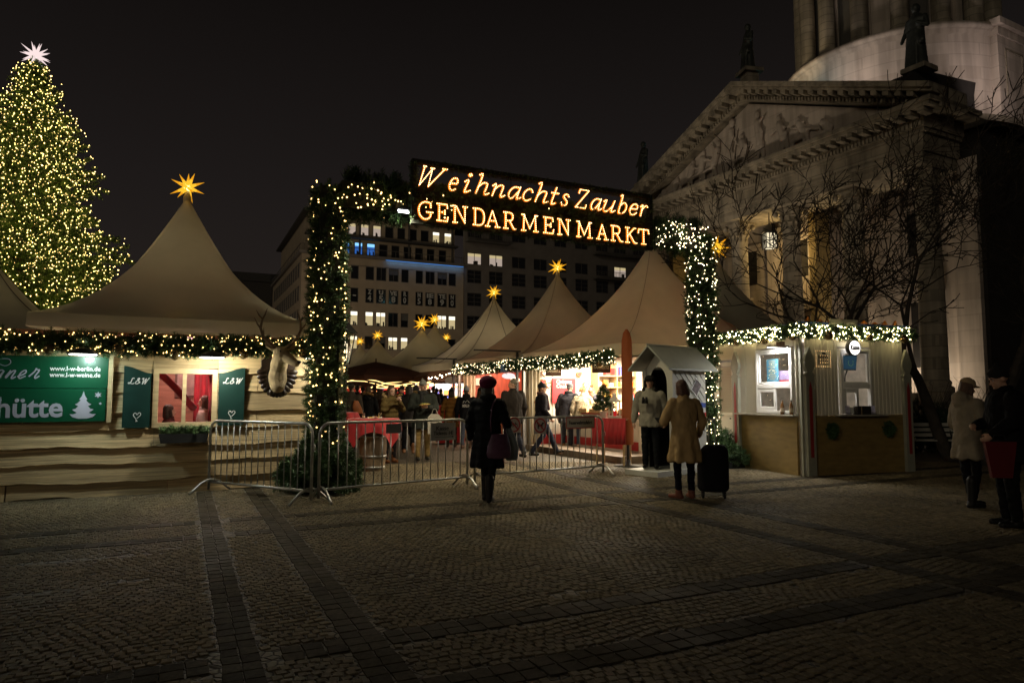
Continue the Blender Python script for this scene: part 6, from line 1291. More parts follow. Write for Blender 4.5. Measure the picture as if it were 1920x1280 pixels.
for k in range(-8, 16):          # diagonal boards on the side wall
    x = k * .16; pts = []; L_ = 1.55
    a = Vector((x, .12)); 
    lo, hi = None, None
    q = [(x, ZE), (x + .10, ZE), (x + .10 + 1.25, ZE - 1.25), (x + 1.25, ZE - 1.25)]
    def clip(poly, f, inside):
        out = []
        for i in range(len(poly)):
            p, n_ = poly[i], poly[(i + 1) % len(poly)]; ip, in_ = inside(p), inside(n_)
            if ip: out.append(p)
            if ip != in_: out.append(f(p, n_))
        return out
    for (lim, sgn) in ((.06, 1), (SL - .02, -1)):
        q = clip(q, lambda p, n_: (lim, p[1] + (n_[1] - p[1]) * (lim - p[0]) / (n_[0] - p[0])), lambda p: (p[0] - lim) * sgn >= 0) if q else q
    if len(q) > 2: m.prism(q, -.012, -.0005, 'y')
m.build('side_board', SWH, sb)
m = MB(); m.bx(.06, SL - .02, -.014, -.0005, SYF.py(1300, 755).z, SYF.py(1300, 764).z); m.build('blue_band', M('flag_blue', (.03, .07, .30), .5), sb); m = MB(); m.bx(.06, SL - .02, -.014, -.0005, SYF.py(1300, 774).z, SYF.py(1300, 785).z); m.build('red_band', M('flag_red', (.42, .03, .03), .5), sb)
m = MB(); m.bx(-.03, .05, -.03, .06, .1, ZE); m.bx(-.03, .05, SWD - .06, SWD + .03, .1, ZE); m.build('corner_post', SWH, sb)
m = MB(); cz = ZE - .30; N = 14                        # arched front board
out = [(.06, ZE - .9), (.06, ZE + .02), (SWD / 2, ZE + .36), (SWD - .06, ZE + .02), (SWD - .06, ZE - .9)]; arc = [(SWD / 2 + (SWD / 2 - .12) * math.cos(PI * k / N), cz + .36 * math.sin(PI * k / N)) for k in range(N + 1)]
m.prism(out + [(SWD - .12, ZE - .9)] + arc + [(.12, ZE - .9)], .0, .025, 'x'); m.build('arched_front', SWH, sb)
m = MB(); th = math.atan2(.46, SWD / 2 + .16); OV = .20
for sg in (1, -1):
    y0_ = -.16 if sg > 0 else SWD + .16; e = [(y0_, ZE - .03), (SWD / 2, ZE + .43), (SWD / 2, ZE + .47), (y0_, ZE + .01)]; m.prism(e, -.30, SL + .2, 'x')
m.build('roof', GRY, sb); m = MB(); m.tube([(-.32, SWD / 2, ZE + .47), (SL + .22, SWD / 2, ZE + .47)], .02, 6); m.build('ridge', GRY, sb)
m = MB(); m.bx(-.55, SL, -.05, SWD + .05, .0, .10); m.build('platform', SWH, sb); m = MB(); m.bx(.06, SL - .031, .0305, .034, .101, ZE); m.bx(.06, SL - .031, SWD - .034, SWD - .0305, .101, ZE); m.bx(SL - .035, SL - .0305, .034, SWD - .034, .101, ZE + .2); m.build('inner_wall', M('shade_dark_lining', (.035, .026, .02), .7), sb)  # dark lining paints in the shade inside the box
pc = SYF.py(1304, 726); t = thing('poster', 'small dark picture poster tilted on the side of the sentry box', 'poster', tuple(SYF.w(pc.x, -.02, pc.z)), SYF.rz); m = MB(); m.box((0, 0, 0), (.20, .006, .27), 0, (0, R(38), 0)); m.build('sheet', M('poster_dark', (.10, .08, .09), .4, var=.8, scale=14), t); m = MB(); 
for a_, b_ in (((-.105, 0), (.012, .29)), ((.105, 0), (.012, .29)), ((0, .14), (.21, .012)), ((0, -.14), (.21, .012))):
    v = Matrix.Rotation(R(38), 3, 'Y') @ Vector((a_[0], 0, a_[1])); m.box(tuple(v + Vector((0, -.004, 0))), (b_[0], .008, b_[1]), 0, (0, R(38), 0))
m.build('border', LETW, t)
# closed orange parasol on its round foot
p = gnd(1178, 874); t = thing('closed_parasol', 'tall closed parasol in a rust-orange cover on a round foot', 'parasol', (p.x, p.y, 0)); zt1 = at(1180, 617, p.y).z; zb1 = at(1180, 833, p.y).z; m = MB(); N = 24; rings = []; r2 = random.Random(3)
ORG = M('rust_cover', (.36, .085, .018), .7, var=.2, scale=3, bump=.35, bscale=14, stretch=(1, 1, .4)); prof = [(.115, 0), (.122, .04), (.12, .25), (.118, .5), (.114, .75), (.105, .90), (.075, .965), (.02, 1)]
for r_, f in prof:
    z = zb1 + (zt1 - zb1) * f
    for i in range(N): a = 2 * PI * i / N; q = r_ * (1 + .05 * math.sin(a * 4 + f * 9) + .02 * math.sin(a * 9)); rings.append((q * math.cos(a), q * math.sin(a) * .9, z))
m.add(rings, [(j * N + i, j * N + (i + 1) % N, (j + 1) * N + (i + 1) % N, (j + 1) * N + i) for j in range(len(prof) - 1) for i in range(N)], 0, True); m.build('cover', ORG, t); m = MB(); m.tube([(0, 0, .03), (0, 0, zb1 + .1)], .032, 10); m.build('pole', STEEL, t); m = MB(); m.lathe([(.30, 0), (.30, .02), (.06, .035), (.05, .14), (.04, .14)], 28); m.build('base', STEEL, t)
# small table with red cloth, little fir tree, candle lantern
a = at(1112, 783, 14.7); b_ = at(1172, 783, 14.3); TF = Fr((a.x, a.y), math.degrees(math.atan2(b_.y - a.y, b_.x - a.x))); TWd = (b_ - a).length; zt2 = a.z
t = thing('display_table', 'narrow display table with thin wooden legs beside the orange parasol', 'table', tuple(TF.o), TF.rz); m = MB(); m.bx(0, TWd, 0, .45, zt2 - .04, zt2 - .012); m.build('table_top', PINE, t)
for (x, y) in ((.06, .05), (TWd - .06, .05), (.06, .4), (TWd - .06, .4)): m = MB(); m.box((x, y, (zt2 - .04) / 2), (.03, .03, zt2 - .04)); m.build('leg', PINE, t)
m = MB(); zb2 = at(1140, 833, 14.5).z; n = 60; vs = []
for i in range(n + 1): x = -.02 + (TWd + .04) * i / n; yy = -.022 + .014 * math.sin(i * .9); vs += [(x, yy, zb2 + .012 * abs(math.sin(i * .52))), (x, -.012, zt2), (x, -.004, zt2), (x, yy + .008, zb2 + .012 * abs(math.sin(i * .52)))]
m.add(vs, [(i * 4 + k, i * 4 + (k + 1) % 4, i * 4 + 4 + (k + 1) % 4, i * 4 + 4 + k) for i in range(n) for k in range(4)], 0, True); m.bx(-.02, TWd + .02, -.004, .46, zt2 - .011, zt2); ob = m.build('table_cover', RED, None); ob.location = TF.o; ob.rotation_euler = (0, 0, TF.rz); tag(ob, 'red cloth with scalloped edge on the narrow display table', 'tablecloth')
q = TF.py(1132, 780, .2); t = thing('potted_fir', 'small potted fir tree with red berries on the display table', 'potted tree', tuple(TF.w(q.x, .2, zt2))); m = MB(); m.lathe([(.07, 0), (.09, .12), (.1, .14), (.08, .14)], 14); m.build('pot', WHT, t); m = MB(); m.tube([(0, 0, .1), (0, 0, .72)], .012, 6); m.build('trunk', BRN, t); rg = np.random.default_rng(5); n = 230; z = rg.uniform(0, 1, n) ** 1.2; a_ = rg.uniform(0, 2 * PI, n); d = np.stack([np.cos(a_), np.sin(a_), np.full(n, .35)], 1); rr = (1 - z) * .12; sprigs('needles', np.stack([np.cos(a_) * rr, np.sin(a_) * rr, .16 + z * .55], 1), d, .07 + .10 * (1 - z), FIR, t); bulbs('berry', np.stack([np.cos(a_[:26]) * rr[:26] * 1.5, np.sin(a_[:26]) * rr[:26] * 1.5, .2 + z[:26] * .5], 1), .014, REDP, t)
q = TF.py(1152, 780, .15); t = thing('candle_lantern', 'white candle lantern with a red candle on the display table', 'lantern', tuple(TF.w(q.x, .15, zt2)), .3); m = MB()
for x in (-.085, .085):
    for y in (-.085, .085): m.box((x, y, .19), (.022, .022, .30))
m.box((0, 0, .02), (.21, .21, .04)); m.box((0, 0, .35), (.21, .21, .03)); m.lathe([(.13, .365), (.05, .45), (.055, .455), (.05, .47), (.055, .475), (.03, .52), (.01, .53)], 4, smooth=False); m.tube([(-.03, 0, .53), (-.03, 0, .58), (.03, 0, .58), (.03, 0, .53)], .006, 5); m.build('lantern_frame', WHT, t); m = MB(); m.lathe([(.001, .04), (.045, .04), (.045, .15), (.001, .15)], 14); m.build('candle', E('candle_red', (.8, .03, .03), .5), t); m = MB(); m.ell((0, 0, .175), (.010, .010, .024), 8, 6); m.build('flame', E('flame', (1, .75, .35), 25), t)

# ================================================================== crowd barriers with their plates
def barrier(lab, a, b_, hh=1.1):
    d = b_ - a; L_ = d.length; rz = math.atan2(d.y, d.x); t = thing('crowd_barrier', lab, 'barrier', (a.x, a.y, 0), rz, 'steel crowd barriers at the entrance'); r_ = .021; zl = .17; c = .16
    pts = [(0, 0, .05), (0, 0, hh - c)] + [(c - c * math.cos(PI / 2 * k / 5), 0, hh - c + c * math.sin(PI / 2 * k / 5)) for k in range(1, 6)] + [(L_ - c + c * math.sin(PI / 2 * k / 5), 0, hh - c + c * math.cos(PI / 2 * k / 5)) for k in range(0, 5)] + [(L_, 0, hh - c), (L_, 0, .05)]
    m = MB(); m.tube(pts, r_, 10); m.tube([(0, 0, zl), (L_, 0, zl)], r_ * .9, 8); m.build('frame', ALU, t); n = int(L_ / .135); me = None
    for k in range(1, n):
        x = L_ * k / n
        if me is None: q = MB(); q.tube([(0, 0, zl), (0, 0, hh - r_)], .0085, 6); me = q.mesh('bar', ALU)
        o_ = link('bar', me, t); o_.location = (x, 0, 0)
    for x in (0.04, L_ - .04):
        q = MB(); q.tube([(x, -.36, .02), (x, -.30, .06), (x, -.16, .165), (x, -.05, .20), (x, .05, .20), (x, .16, .165), (x, .30, .06), (x, .36, .02)], .019, 8); q.build('foot', ALU, t)
    q = MB(); q.tube([(L_ + .005, 0, .72), (L_ + .05, 0, .74), (L_ + .05, 0, .80), (L_ + .005, 0, .82)], .008, 6); q.build('hook', ALU, t); return Fr((a.x, a.y), math.degrees(rz)), L_
B1 = barrier('steel crowd barrier in front of the log hut, turned towards the camera', gnd(391, 923), gnd(583, 944))
B2 = barrier('steel crowd barrier before the red table with a ticket notice on it', gnd(597, 941), gnd(876, 913))
B3 = barrier('steel crowd barrier carrying the prohibition signs, right end near the orange parasol', gnd(890, 910), gnd(1131, 890))
def plate(lab, B, px0, px1, py0, py1, mat, group=None, y=-.034, name='sign_plate', th=.006):
    fr = B[0]; a = fr.py(px0, (py0 + py1) / 2, y); b_ = fr.py(px1, (py0 + py1) / 2, y); mid_ = (px0 + px1) / 2; z0, z1 = fr.py(mid_, py1, y).z, fr.py(mid_, py0, y).z; t = thing(name, lab, 'sign', tuple(fr.w((a.x + b_.x) / 2, y, (z0 + z1) / 2)), fr.rz, group); m = MB(); m.box((0, 0, 0), (b_.x - a.x, th, z1 - z0)); m.build('panel', mat, t); return t, (b_.x - a.x), z1 - z0
PLT = M('grey_plate', (.22, .23, .24), .5, var=.15); LAM = M('laminated_sheet', (.36, .36, .35), .3, var=.1, coat=.4); SGB = M('beige_plate', (.46, .40, .30), .5, var=.1); BLK = M('black_letter', (.012, .012, .012), .5)
plate('blank grey plate on the barrier beside the red table', B2, 724, 753, 794, 812, PLT); t, w, h = plate('laminated ticket notice hung on the middle barrier', B2, 808, 854, 792, 825, LAM)
text('lettering', 'Kasse', h * .34, BLK, t, (-.02, -.0045, h * .18), width=w * .5); text('lettering', 'Tickets 1€', h * .32, BLK, t, (0, -.0045, -h * .10), width=w * .8); m = MB(); m.bx(-w * .35, w * .35, -.0042, -.0031, -h * .32, -h * .30); m.prism([(w * .35, -h * .36), (w * .43, -h * .31), (w * .35, -h * .26)], -.0042, -.0031, 'y'); m.build('arrow', BLK, t)
RR = M('sign_red', (.38, .03, .025), .45, var=.1); WP = M('sign_white', (.50, .47, .42), .45, var=.08)
def prohib(lab, px0, px1, py0, py1, kind):
    t, w, h = plate(lab, B3, px0, px1, py0, py1, WP, 'prohibition signs on the barrier'); r_ = min(w, h) * .44; dz = h * .02; m = MB(); N = 32
    m.ribbon([(r_ * math.cos(2 * PI * k / N), dz + r_ * math.sin(2 * PI * k / N)) for k in range(N + 1)], r_ * .22, -.0031, .002); c = r_ * .68; m.ribbon([(-c, dz + c), (c, dz - c)], r_ * .2, -.0031, .0028); m.build('prohibition_ring', RR, t); m = MB(); y = -.0031
    if kind == 'dog':
        m.ribbon([(-r_ * .45, dz + r_ * .0), (r_ * .35, dz + r_ * .02)], r_ * .3, y, .0015)
        for x in (-.42, -.25, .25, .38): m.ribbon([(r_ * x, dz), (r_ * (x + .02), dz - r_ * .5)], r_ * .12, y, .0015)
        m.ribbon([(r_ * .3, dz + r_ * .05), (r_ * .5, dz + r_ * .4)], r_ * .24, y, .0015); m.ribbon([(r_ * .45, dz + r_ * .38), (r_ * .72, dz + r_ * .3)], r_ * .18, y, .0015); m.ribbon([(-r_ * .42, dz + r_ * .1), (-r_ * .6, dz + r_ * .45)], r_ * .1, y, .0015)
    else:
        for x in (-.38, .38): m.ribbon([(r_ * (x + .26 * math.cos(k * PI / 8)), dz - r_ * .15 + r_ * .26 * math.sin(k * PI / 8)) for k in range(17)], r_ * .07, y, .0015)
        m.ribbon([(-r_ * .38, dz - r_ * .15), (-r_ * .1, dz + r_ * .25), (r_ * .3, dz + r_ * .25), (r_ * .0, dz - r_ * .15), (-r_ * .38, dz - r_ * .15)], r_ * .07, y, .0015); m.ribbon([(r_ * .38, dz - r_ * .15), (r_ * .28, dz + r_ * .42)], r_ * .07, y, .0015)
    m.build('symbol', BLK, t)
prohib('white plate with a crossed-out bicycle, next to the woman in the beret', 951, 976, 782, 811, 'bike'); prohib('white plate with a crossed-out dog on the right barrier', 1001, 1024, 783, 813, 'dog')
t, w, h = plate('red-framed plate reading Feuerwehrzufahrt on the right barrier', B3, 1061, 1115, 781, 803, SGB); m = MB(); e = h * .09
m.bx(-w / 2, w / 2, -.0045, -.0031, h / 2 - e, h / 2); m.bx(-w / 2, w / 2, -.0045, -.0031, -h / 2, -h / 2 + e); m.bx(-w / 2, -w / 2 + e, -.0045, -.0031, -h / 2 + e, h / 2 - e); m.bx(w / 2 - e, w / 2, -.0045, -.0031, -h / 2 + e, h / 2 - e); m.build('border', RR, t); text('lettering', 'Feuerwehrzufahrt', h * .42, BLK, t, (0, -.0045, 0), width=w * .80, bold=.002)
# ================================================================== people
from mathutils import noise as _nz
def NOISE(p): return _nz.noise(p)
def wrinkle(o, f):
    me = o.data; n = len(me.vertices); c = np.empty(n * 3, np.float32); q = np.empty(n * 3, np.float32); me.vertices.foreach_get('co', c); me.vertices.foreach_get('normal', q)
    out = [f(Vector(a), Vector(b)) for a, b in zip(c.reshape(-1, 3).tolist(), q.reshape(-1, 3).tolist())]; me.vertices.foreach_set('co', np.array(out, np.float32).ravel()); me.update()
SKN = M('skin', (.50, .29, .20), .55, var=.12, scale=12); SKP = M('skin_pale', (.56, .36, .27), .55, var=.1, scale=12)
_cl = {}
def cloth(col, kind='wool'):
    k = (str(col), kind)
    if k not in _cl:
        n = f'{kind}_cloth_{len(_cl)}'
        if kind == 'puff': _cl[k] = wave_bump(M(n, col, .85, var=.2, scale=5, spec=.12), 2.6, .55, 'Z', .04, 1.2)
        elif kind == 'fur': _cl[k] = M(n, col, .9, var=.55, scale=16, bump=1.0, bscale=45, spec=.15)
        elif kind == 'knit': _cl[k] = wave_bump(M(n, col, .85, var=.2, scale=20), 30, .5, 'Z', .01, 1.)
        elif kind == 'denim': _cl[k] = M(n, col, .8, var=.3, scale=8, bump=.35, bscale=22, spec=.12)
        elif kind == 'leather': _cl[k] = M(n, col, .5, var=.25, scale=8, bump=.2, bscale=40, spec=.25)
        else: _cl[k] = M(n, col, .8, var=.18, scale=7, bump=.4, bscale=13, spec=.1)
    return _cl[k]
HAIRM = {}
def hairmat(col):
    if str(col) not in HAIRM: HAIRM[str(col)] = M(f'hair_{len(HAIRM)}', col, .5, var=.45, scale=30, stretch=(3, 3, .6), bump=.6, bscale=60)
    return HAIRM[str(col)]
EYW = M('eye_white', (.6, .57, .54), .3); EYD = M('eye_dark', (.015, .01, .008), .2); LIP = M('lip', (.34, .10, .08), .5)
def person(label, pos, face, h=1.72, fem=False, coat=(.02, .02, .022), ckind='wool', hem=.85, flare=1.0, bulk=1.0, trousers=(.015, .015, .018), tkind='denim', shoes=(.02, .015, .012), boot=.0, hat=None, hatcol=(.02, .02, .02), hair='short', haircol=(.04, .025, .015), scarf=None, hood=None, hoodcol=None, pose=None, lean=(0, 0), head=(0, 0, 0), skin=None, fine=True, collar=True, group='people at the market', eyes=False, gloves=None, belt=None, z=0., legs=True, skirt=None):
    """one person. local +y is where the body faces, +x its right; all joints in metres for a 1.75 m body, then scaled"""
    s = h / 1.75; t = thing('person', label, 'person', (pos[0], pos[1], z + .012), R(face) - PI / 2, group); skin = skin or SKN
    J = dict(hipl=(-.09, 0, .92), hipr=(.09, 0, .92), knl=(-.105, .02, .50), knr=(.105, .02, .50), anl=(-.11, -.01, .09), anr=(.11, -.01, .09), fl=(0, 1), fr=(0, 1),
             ell=(-.27, -.03, 1.13), elr=(.27, -.03, 1.13), wrl=(-.28, .06, .89), wrr=(.28, .06, .89))
    sw = .175 if fem else .20
    def LN(zz): k = max(0, (zz - .95) / .8); return Vector((lean[0] * k, lean[1] * k, 0))
    J.update(shl=tuple(Vector((-sw, 0, 1.42)) + LN(1.42)), shr=tuple(Vector((sw, 0, 1.42)) + LN(1.42)))
    for k in ('ell', 'elr', 'wrl', 'wrr'): J[k] = tuple(Vector(J[k]) + LN(J[k][2]))
    if pose: J.update(pose)
    J = {k: Vector(v) for k, v in J.items()}
    vx = .0085 if fine else .014
    def S(els):
        out = []
        for e_ in els:
            if e_[0] == 'cap': out.append(('cap', Vector(e_[1]) * s, Vector(e_[2]) * s, e_[3] * s, e_[4] * s))
            elif e_[0] == 'ell': out.append(('ell', Vector(e_[1]) * s, tuple(x * s for x in e_[2])) + tuple(e_[3:]))
            elif e_[0] == 'loft': out.append(('loft', [(tuple(Vector(c) * s), a * s, b * s) for c, a, b in e_[1]]))
            else: out.append(('box', Vector(e_[1]) * s, tuple(x * s for x in e_[2])) + tuple(e_[3:]))
        return out
    nb = Vector((0, -.005, 1.50)) + LN(1.5); HR = Euler((R(head[0]), R(head[1]), R(head[2]))).to_matrix()       # head: pitch (down < 0), roll, yaw (left > 0)
    def H(x, y, zz): return nb + HR @ (Vector((x, y, zz)) - Vector((0, -.005, 1.50)))
    hq = tuple(R(a) for a in head)
    # --- body: one continuous surface
    el = [('cap', nb - Vector((0, .0, .08)), H(0, 0, 1.575), .058, .05), ('ell', H(0, -.012, 1.662), (.076, .094, .088), hq), ('ell', H(0, .026, 1.590), (.055, .064, .070), hq), ('cap', H(0, .084, 1.632), H(0, .104, 1.606), .010, .014),
          ('ell', H(-.076, -.008, 1.625), (.012, .022, .030), hq), ('ell', H(.076, -.008, 1.625), (.012, .022, .030), hq), ('ell', H(0, .078, 1.552), (.022, .018, .014), hq), ('cap', H(-.035, .078, 1.657), H(.035, .078, 1.657), .012, .012),
          ('loft', [(tuple(LN(.9) + Vector((0, 0, .86))), .13, .10), (tuple(LN(1.05) + Vector((0, 0, 1.08))), .12, .09), (tuple(LN(1.3) + Vector((0, 0, 1.30))), .15, .10), (tuple(LN(1.42) + Vector((0, 0, 1.44))), .13, .08), (tuple(nb), .06, .06)])]
    for q in 'lr':
        el += [('cap', J['sh' + q], J['el' + q], .045, .038), ('cap', J['el' + q], J['wr' + q], .037, .026), ('cap', J['hip' + q], J['kn' + q], .075, .05), ('cap', J['kn' + q], J['an' + q], .05, .036)]
        f = Vector((J['f' + q].x, J['f' + q].y, 0)) if len(J['f' + q]) > 2 else Vector((J['f' + q][0], J['f' + q][1], 0)); f.normalize(); a = J['an' + q]; el.append(('cap', a + Vector((0, 0, -.03)), a + f * .13 + Vector((0, 0, -.055)), .035, .025))
        # hand: palm, four fingers of different lengths, thumb from the side of the palm
        d = (J['wr' + q] - J['el' + q]).normalized(); hd = J.get('hd' + q); 
        if hd is not None: d = hd.normalized()
        side = Vector((1, 0, 0)) if abs(d.x) < .8 else Vector((0, 1, 0)); pn = d.cross(side).normalized(); 
        pal = J.get('pn' + q); 
        if pal is not None: pn = (pal - d * pal.dot(d)).normalized()
        else:
            pn = Vector((1 if q == 'l' else -1, 0, 0)); pn = (pn - d * pn.dot(d)).normalized() if abs(pn.dot(d)) < .9 else Vector((0, 0, -1)) - d * Vector((0, 0, -1)).dot(d); pn.normalize()
        ac = d.cross(pn); w0 = J['wr' + q]; el.append(('cap', w0, w0 + d * .07, .024, .032))
        cu = .55 if J.get('grip' + q) is None else 1.0
        for i, (o_, L_) in enumerate(((-.027, .070), (-.009, .080), (.009, .076), (.026, .060))):
            b0_ = w0 + d * .080 + ac * o_; b1_ = b0_ + (d * (1 - cu * .35) + pn * cu * .45) * L_ * .55; b2_ = b1_ + (d * (.75 - cu * .7) + pn * (.35 + cu * .6)) * L_ * .5; el += [('cap', b0_, b1_, .0105, .0095), ('cap', b1_, b2_, .0095, .0078)]
        tb_ = w0 + d * .035 - ac * .026; el += [('cap', tb_, tb_ - ac * .022 + d * .028 + pn * .018, .013, .0105), ('cap', tb_ - ac * .022 + d * .028 + pn * .018, tb_ - ac * .018 + d * .052 + pn * .034, .0105, .0085)]
    body = blob('body', S(el), skin, vx * s, 2, t)
    # --- face
    if eyes:
        m = MB()
        for x in (-.030, .030): m = MB(); m.ell(tuple(H(x, .076, 1.640) * s), (.0115 * s, .008 * s, .0075 * s), 8, 6, 0); m.ell(tuple(H(x, .0825, 1.640) * s), (.0055 * s, .004 * s, .0058 * s), 8, 6, 1); m.build('eye', [EYW, EYD], body)
        m = MB(); m.ell(tuple(H(0, .0875, 1.578) * s), (.021 * s, .006 * s, .0055 * s), 10, 6); m.build('mouth', LIP, body)
        hm_ = hairmat(haircol)
        for x in (-1, 1): m = MB(); m.tube([H(x * .016, .088, 1.660) * s, H(x * .032, .090, 1.665) * s, H(x * .048, .080, 1.660) * s], .0045 * s, 5); m.build('brow', hm_, body)
    # --- hair
    if hair != 'none':
        e2 = [('ell', H(0, -.022, 1.678), (.084, .094, .088), hq)]
        if hair == 'bob': e2 += [('cap', H(-.062, -.02, 1.66), H(-.072, .005, 1.545), .036, .03), ('cap', H(.062, -.02, 1.66), H(.072, .005, 1.545), .036, .03), ('cap', H(0, -.06, 1.66), H(0, -.068, 1.54), .055, .05), ('cap', H(-.04, -.05, 1.65), H(-.045, -.055, 1.53), .05, .042), ('cap', H(.04, -.05, 1.65), H(.045, -.055, 1.53), .05, .042)]
        elif hair == 'long': e2 += [('cap', H(-.062, -.01, 1.66), H(-.085, .04, 1.42), .034, .03), ('cap', H(.062, -.01, 1.66), H(.085, .04, 1.42), .034, .03), ('cap', H(0, -.06, 1.66), H(0, -.10, 1.40), .06, .05), ('cap', H(-.04, -.05, 1.65), H(-.07, -.08, 1.38), .05, .04), ('cap', H(.04, -.05, 1.65), H(.07, -.08, 1.38), .05, .04)]
        elif hair == 'bun': e2 += [('ell', H(0, -.05, 1.79), (.036, .036, .034)), ('cap', H(0, -.06, 1.66), H(0, -.06, 1.58), .05, .03)]
        elif hair == 'curly': e2 += [('ell', H(random.uniform(-.07, .07), random.uniform(-.1, .02), random.uniform(1.6, 1.75)), (.035, .035, .035)) for _ in range(14)]
        else: e2 += [('cap', H(0, -.05, 1.66), H(0, -.055, 1.585), .055, .035)]
        blob('hair', S(e2), hairmat(haircol), .010 * s, 3, t)
    # --- hat
    if hat:
        hk = 'knit'
        if hat == 'beanie': e2 = [('ell', H(0, -.016, 1.692), (.090, .104, .088), hq), ('cap', H(0, -.03, 1.76), H(0, -.045, 1.80), .045, .02), ('loft', [(tuple(H(0, -.012, 1.655)), .088, .103), (tuple(H(0, -.012, 1.70)), .093, .106)])]
        elif hat == 'beret': e2 = [('ell', H(.012, -.035, 1.712), (.130, .140, .10), (R(head[0] + 14), R(head[1] + 6), R(head[2]))), ('ell', H(0, -.015, 1.685), (.090, .102, .05), hq)]; hk = 'wool'
        elif hat == 'fur': e2 = [('ell', H(0, -.012, 1.722), (.108, .122, .075), hq), ('cap', H(-.09, -.01, 1.68), H(-.088, .0, 1.59), .032, .03), ('cap', H(.09, -.01, 1.68), H(.088, .0, 1.59), .032, .03), ('ell', H(0, -.07, 1.66), (.08, .04, .06), hq), ('cap', H(-.05, .088, 1.705), H(.05, .088, 1.705), .034, .034)]; hk = 'fur'
        elif hat == 'cap': e2 = [('ell', H(0, -.012, 1.70), (.090, .104, .078), hq), ('ell', H(0, .10, 1.675), (.075, .07, .012), hq), ('ell', H(0, -.0, 1.672), (.092, .106, .03), hq)]; hk = 'wool'
        blob('hat', S(e2), cloth(hatcol, hk), .010 * s, 3, t)
    # --- coat
    if coat is not None:
        bk = bulk * (.95 if fem else 1.03); wz = 1.06; hemv = hem
        rg_ = []
        for zz, rx, ry in ((hemv, .205 * flare, .165 * flare), ((hemv + wz) / 2, .195 * (1 + (flare - 1) * .5), .155), (wz, .178, .138), (1.20, .192, .145), (1.33, .205, .142), (1.42, .180, .115), (1.475, .105, .090), (1.50, .075, .075)):
            c = Vector((0, -.005, zz)) + LN(zz); rg_.append((tuple(c), rx * bk, ry * bk))
        el = [('loft', rg_)]; q_ = bk
        for q in 'lr':
            w_ = J['wr' + q]; e_ = J['el' + q]; el += [('cap', J['sh' + q] - Vector((0, 0, .015)), e_, .082 * q_, .066 * q_), ('cap', e_, e_.lerp(w_, .97), .066 * q_, .047 * q_)]
        if collar: el += [('loft', [(tuple(nb + Vector((0, 0, -.06))), .10, .095), (tuple(nb + Vector((0, .0, .035))), .082, .085), (tuple(nb + Vector((0, .0, .05))), .07, .07)])]
        if hood and hood != 'up': el += [('ell', nb + Vector((0, -.085, .0)), (.125, .085, .085)), ('ell', nb + Vector((0, -.11, -.07)), (.10, .06, .08))]
        if hood == 'up': el += [('ell', H(0, -.045, 1.66), (.115, .115, .125), hq), ('cap', H(0, -.06, 1.62), nb + Vector((0, -.05, 0)), .11, .12)]
        co = blob('coat', S(el), cloth(coat, ckind), .014 * s, 4, t); sd = (pos[0] * 7.3 + pos[1] * 3.1) % 50
        def fold(c_, n_):                     # vertical drape below the waist, creases at sleeves and back
            a_ = math.atan2(c_.y, c_.x); lo = max(0., min(1., (1.02 * s - c_.z) / (.45 * s))); k_ = .020 * lo * math.sin(a_ * 7 + sd + 1.5 * NOISE((c_.x * 3, c_.y * 3, sd)))
            return c_ + n_ * (k_ + .013 * NOISE((c_.x * 11 + sd, c_.y * 11, c_.z * 7)) + .007 * NOISE((c_.x * 26, c_.y * 26 + sd, c_.z * 17))) * s
        wrinkle(co, fold)
        if hood in ('fur', 'up') and hoodcol: 
            if hood == 'fur': e2 = [('cap', nb + Vector((.13 * math.cos(a), -.075 + .10 * math.sin(a), .01 - .05 * math.sin(a))), nb + Vector((.13 * math.cos(a + .5), -.075 + .10 * math.sin(a + .5), .01 - .05 * math.sin(a + .5))), .045, .045) for a in np.arange(0, 6.3, .5)]
            else: e2 = [('cap', H(.115 * math.cos(a), .04, 1.65 + .125 * math.sin(a)), H(.115 * math.cos(a + .5), .04, 1.65 + .125 * math.sin(a + .5)), .035, .035) for a in np.arange(0, 6.3, .5)]
            blob('fur_trim', S(e2), cloth(hoodcol, 'fur'), .014 * s, 2, co)
        if belt: m = MB(); m.lathe([(.186 * bk * s, -.02), (.190 * bk * s, -.018), (.190 * bk * s, .018), (.186 * bk * s, .02)], 24, 0, (0, 0, 0)); m.v = [(x, y * .79, zz + 1.06 * s) for x, y, zz in m.v]; m.build('belt', cloth(belt, 'leather'), co)
    if scarf:
        e2 = [('cap', nb + Vector((.085 * math.cos(a), .01 + .09 * math.sin(a), .0 - .02 * math.sin(a))), nb + Vector((.085 * math.cos(a + .5), .01 + .09 * math.sin(a + .5), .0 - .02 * math.sin(a + .5))), .042, .042) for a in np.arange(0, 6.3, .5)] + [('cap', nb + Vector((.05, .12, -.04)), nb + Vector((.06, .165, -.36)), .035, .04)]
        blob('scarf', S(e2), cloth(scarf, 'knit'), .012 * s, 3, t)
    if legs:
        el = [('ell', (0, -.005, .93), (.155, .115, .11))]; k = 1.0 if not fem else .86
        for q in 'lr': el += [('cap', J['hip' + q], J['kn' + q], .095 * k, .072 * k), ('cap', J['kn' + q], J['an' + q] + Vector((0, 0, .01)), .070 * k, .058 * k)]
        tr = blob('trousers', S(el), cloth(trousers, tkind), .014 * s, 3, t)
        wrinkle(tr, lambda c_, n_: c_ + n_ * (.010 * NOISE((c_.x * 9, c_.y * 9 + pos[0], c_.z * 19)) + .006 * NOISE((c_.x * 22, c_.y * 22, c_.z * 30))) * s)
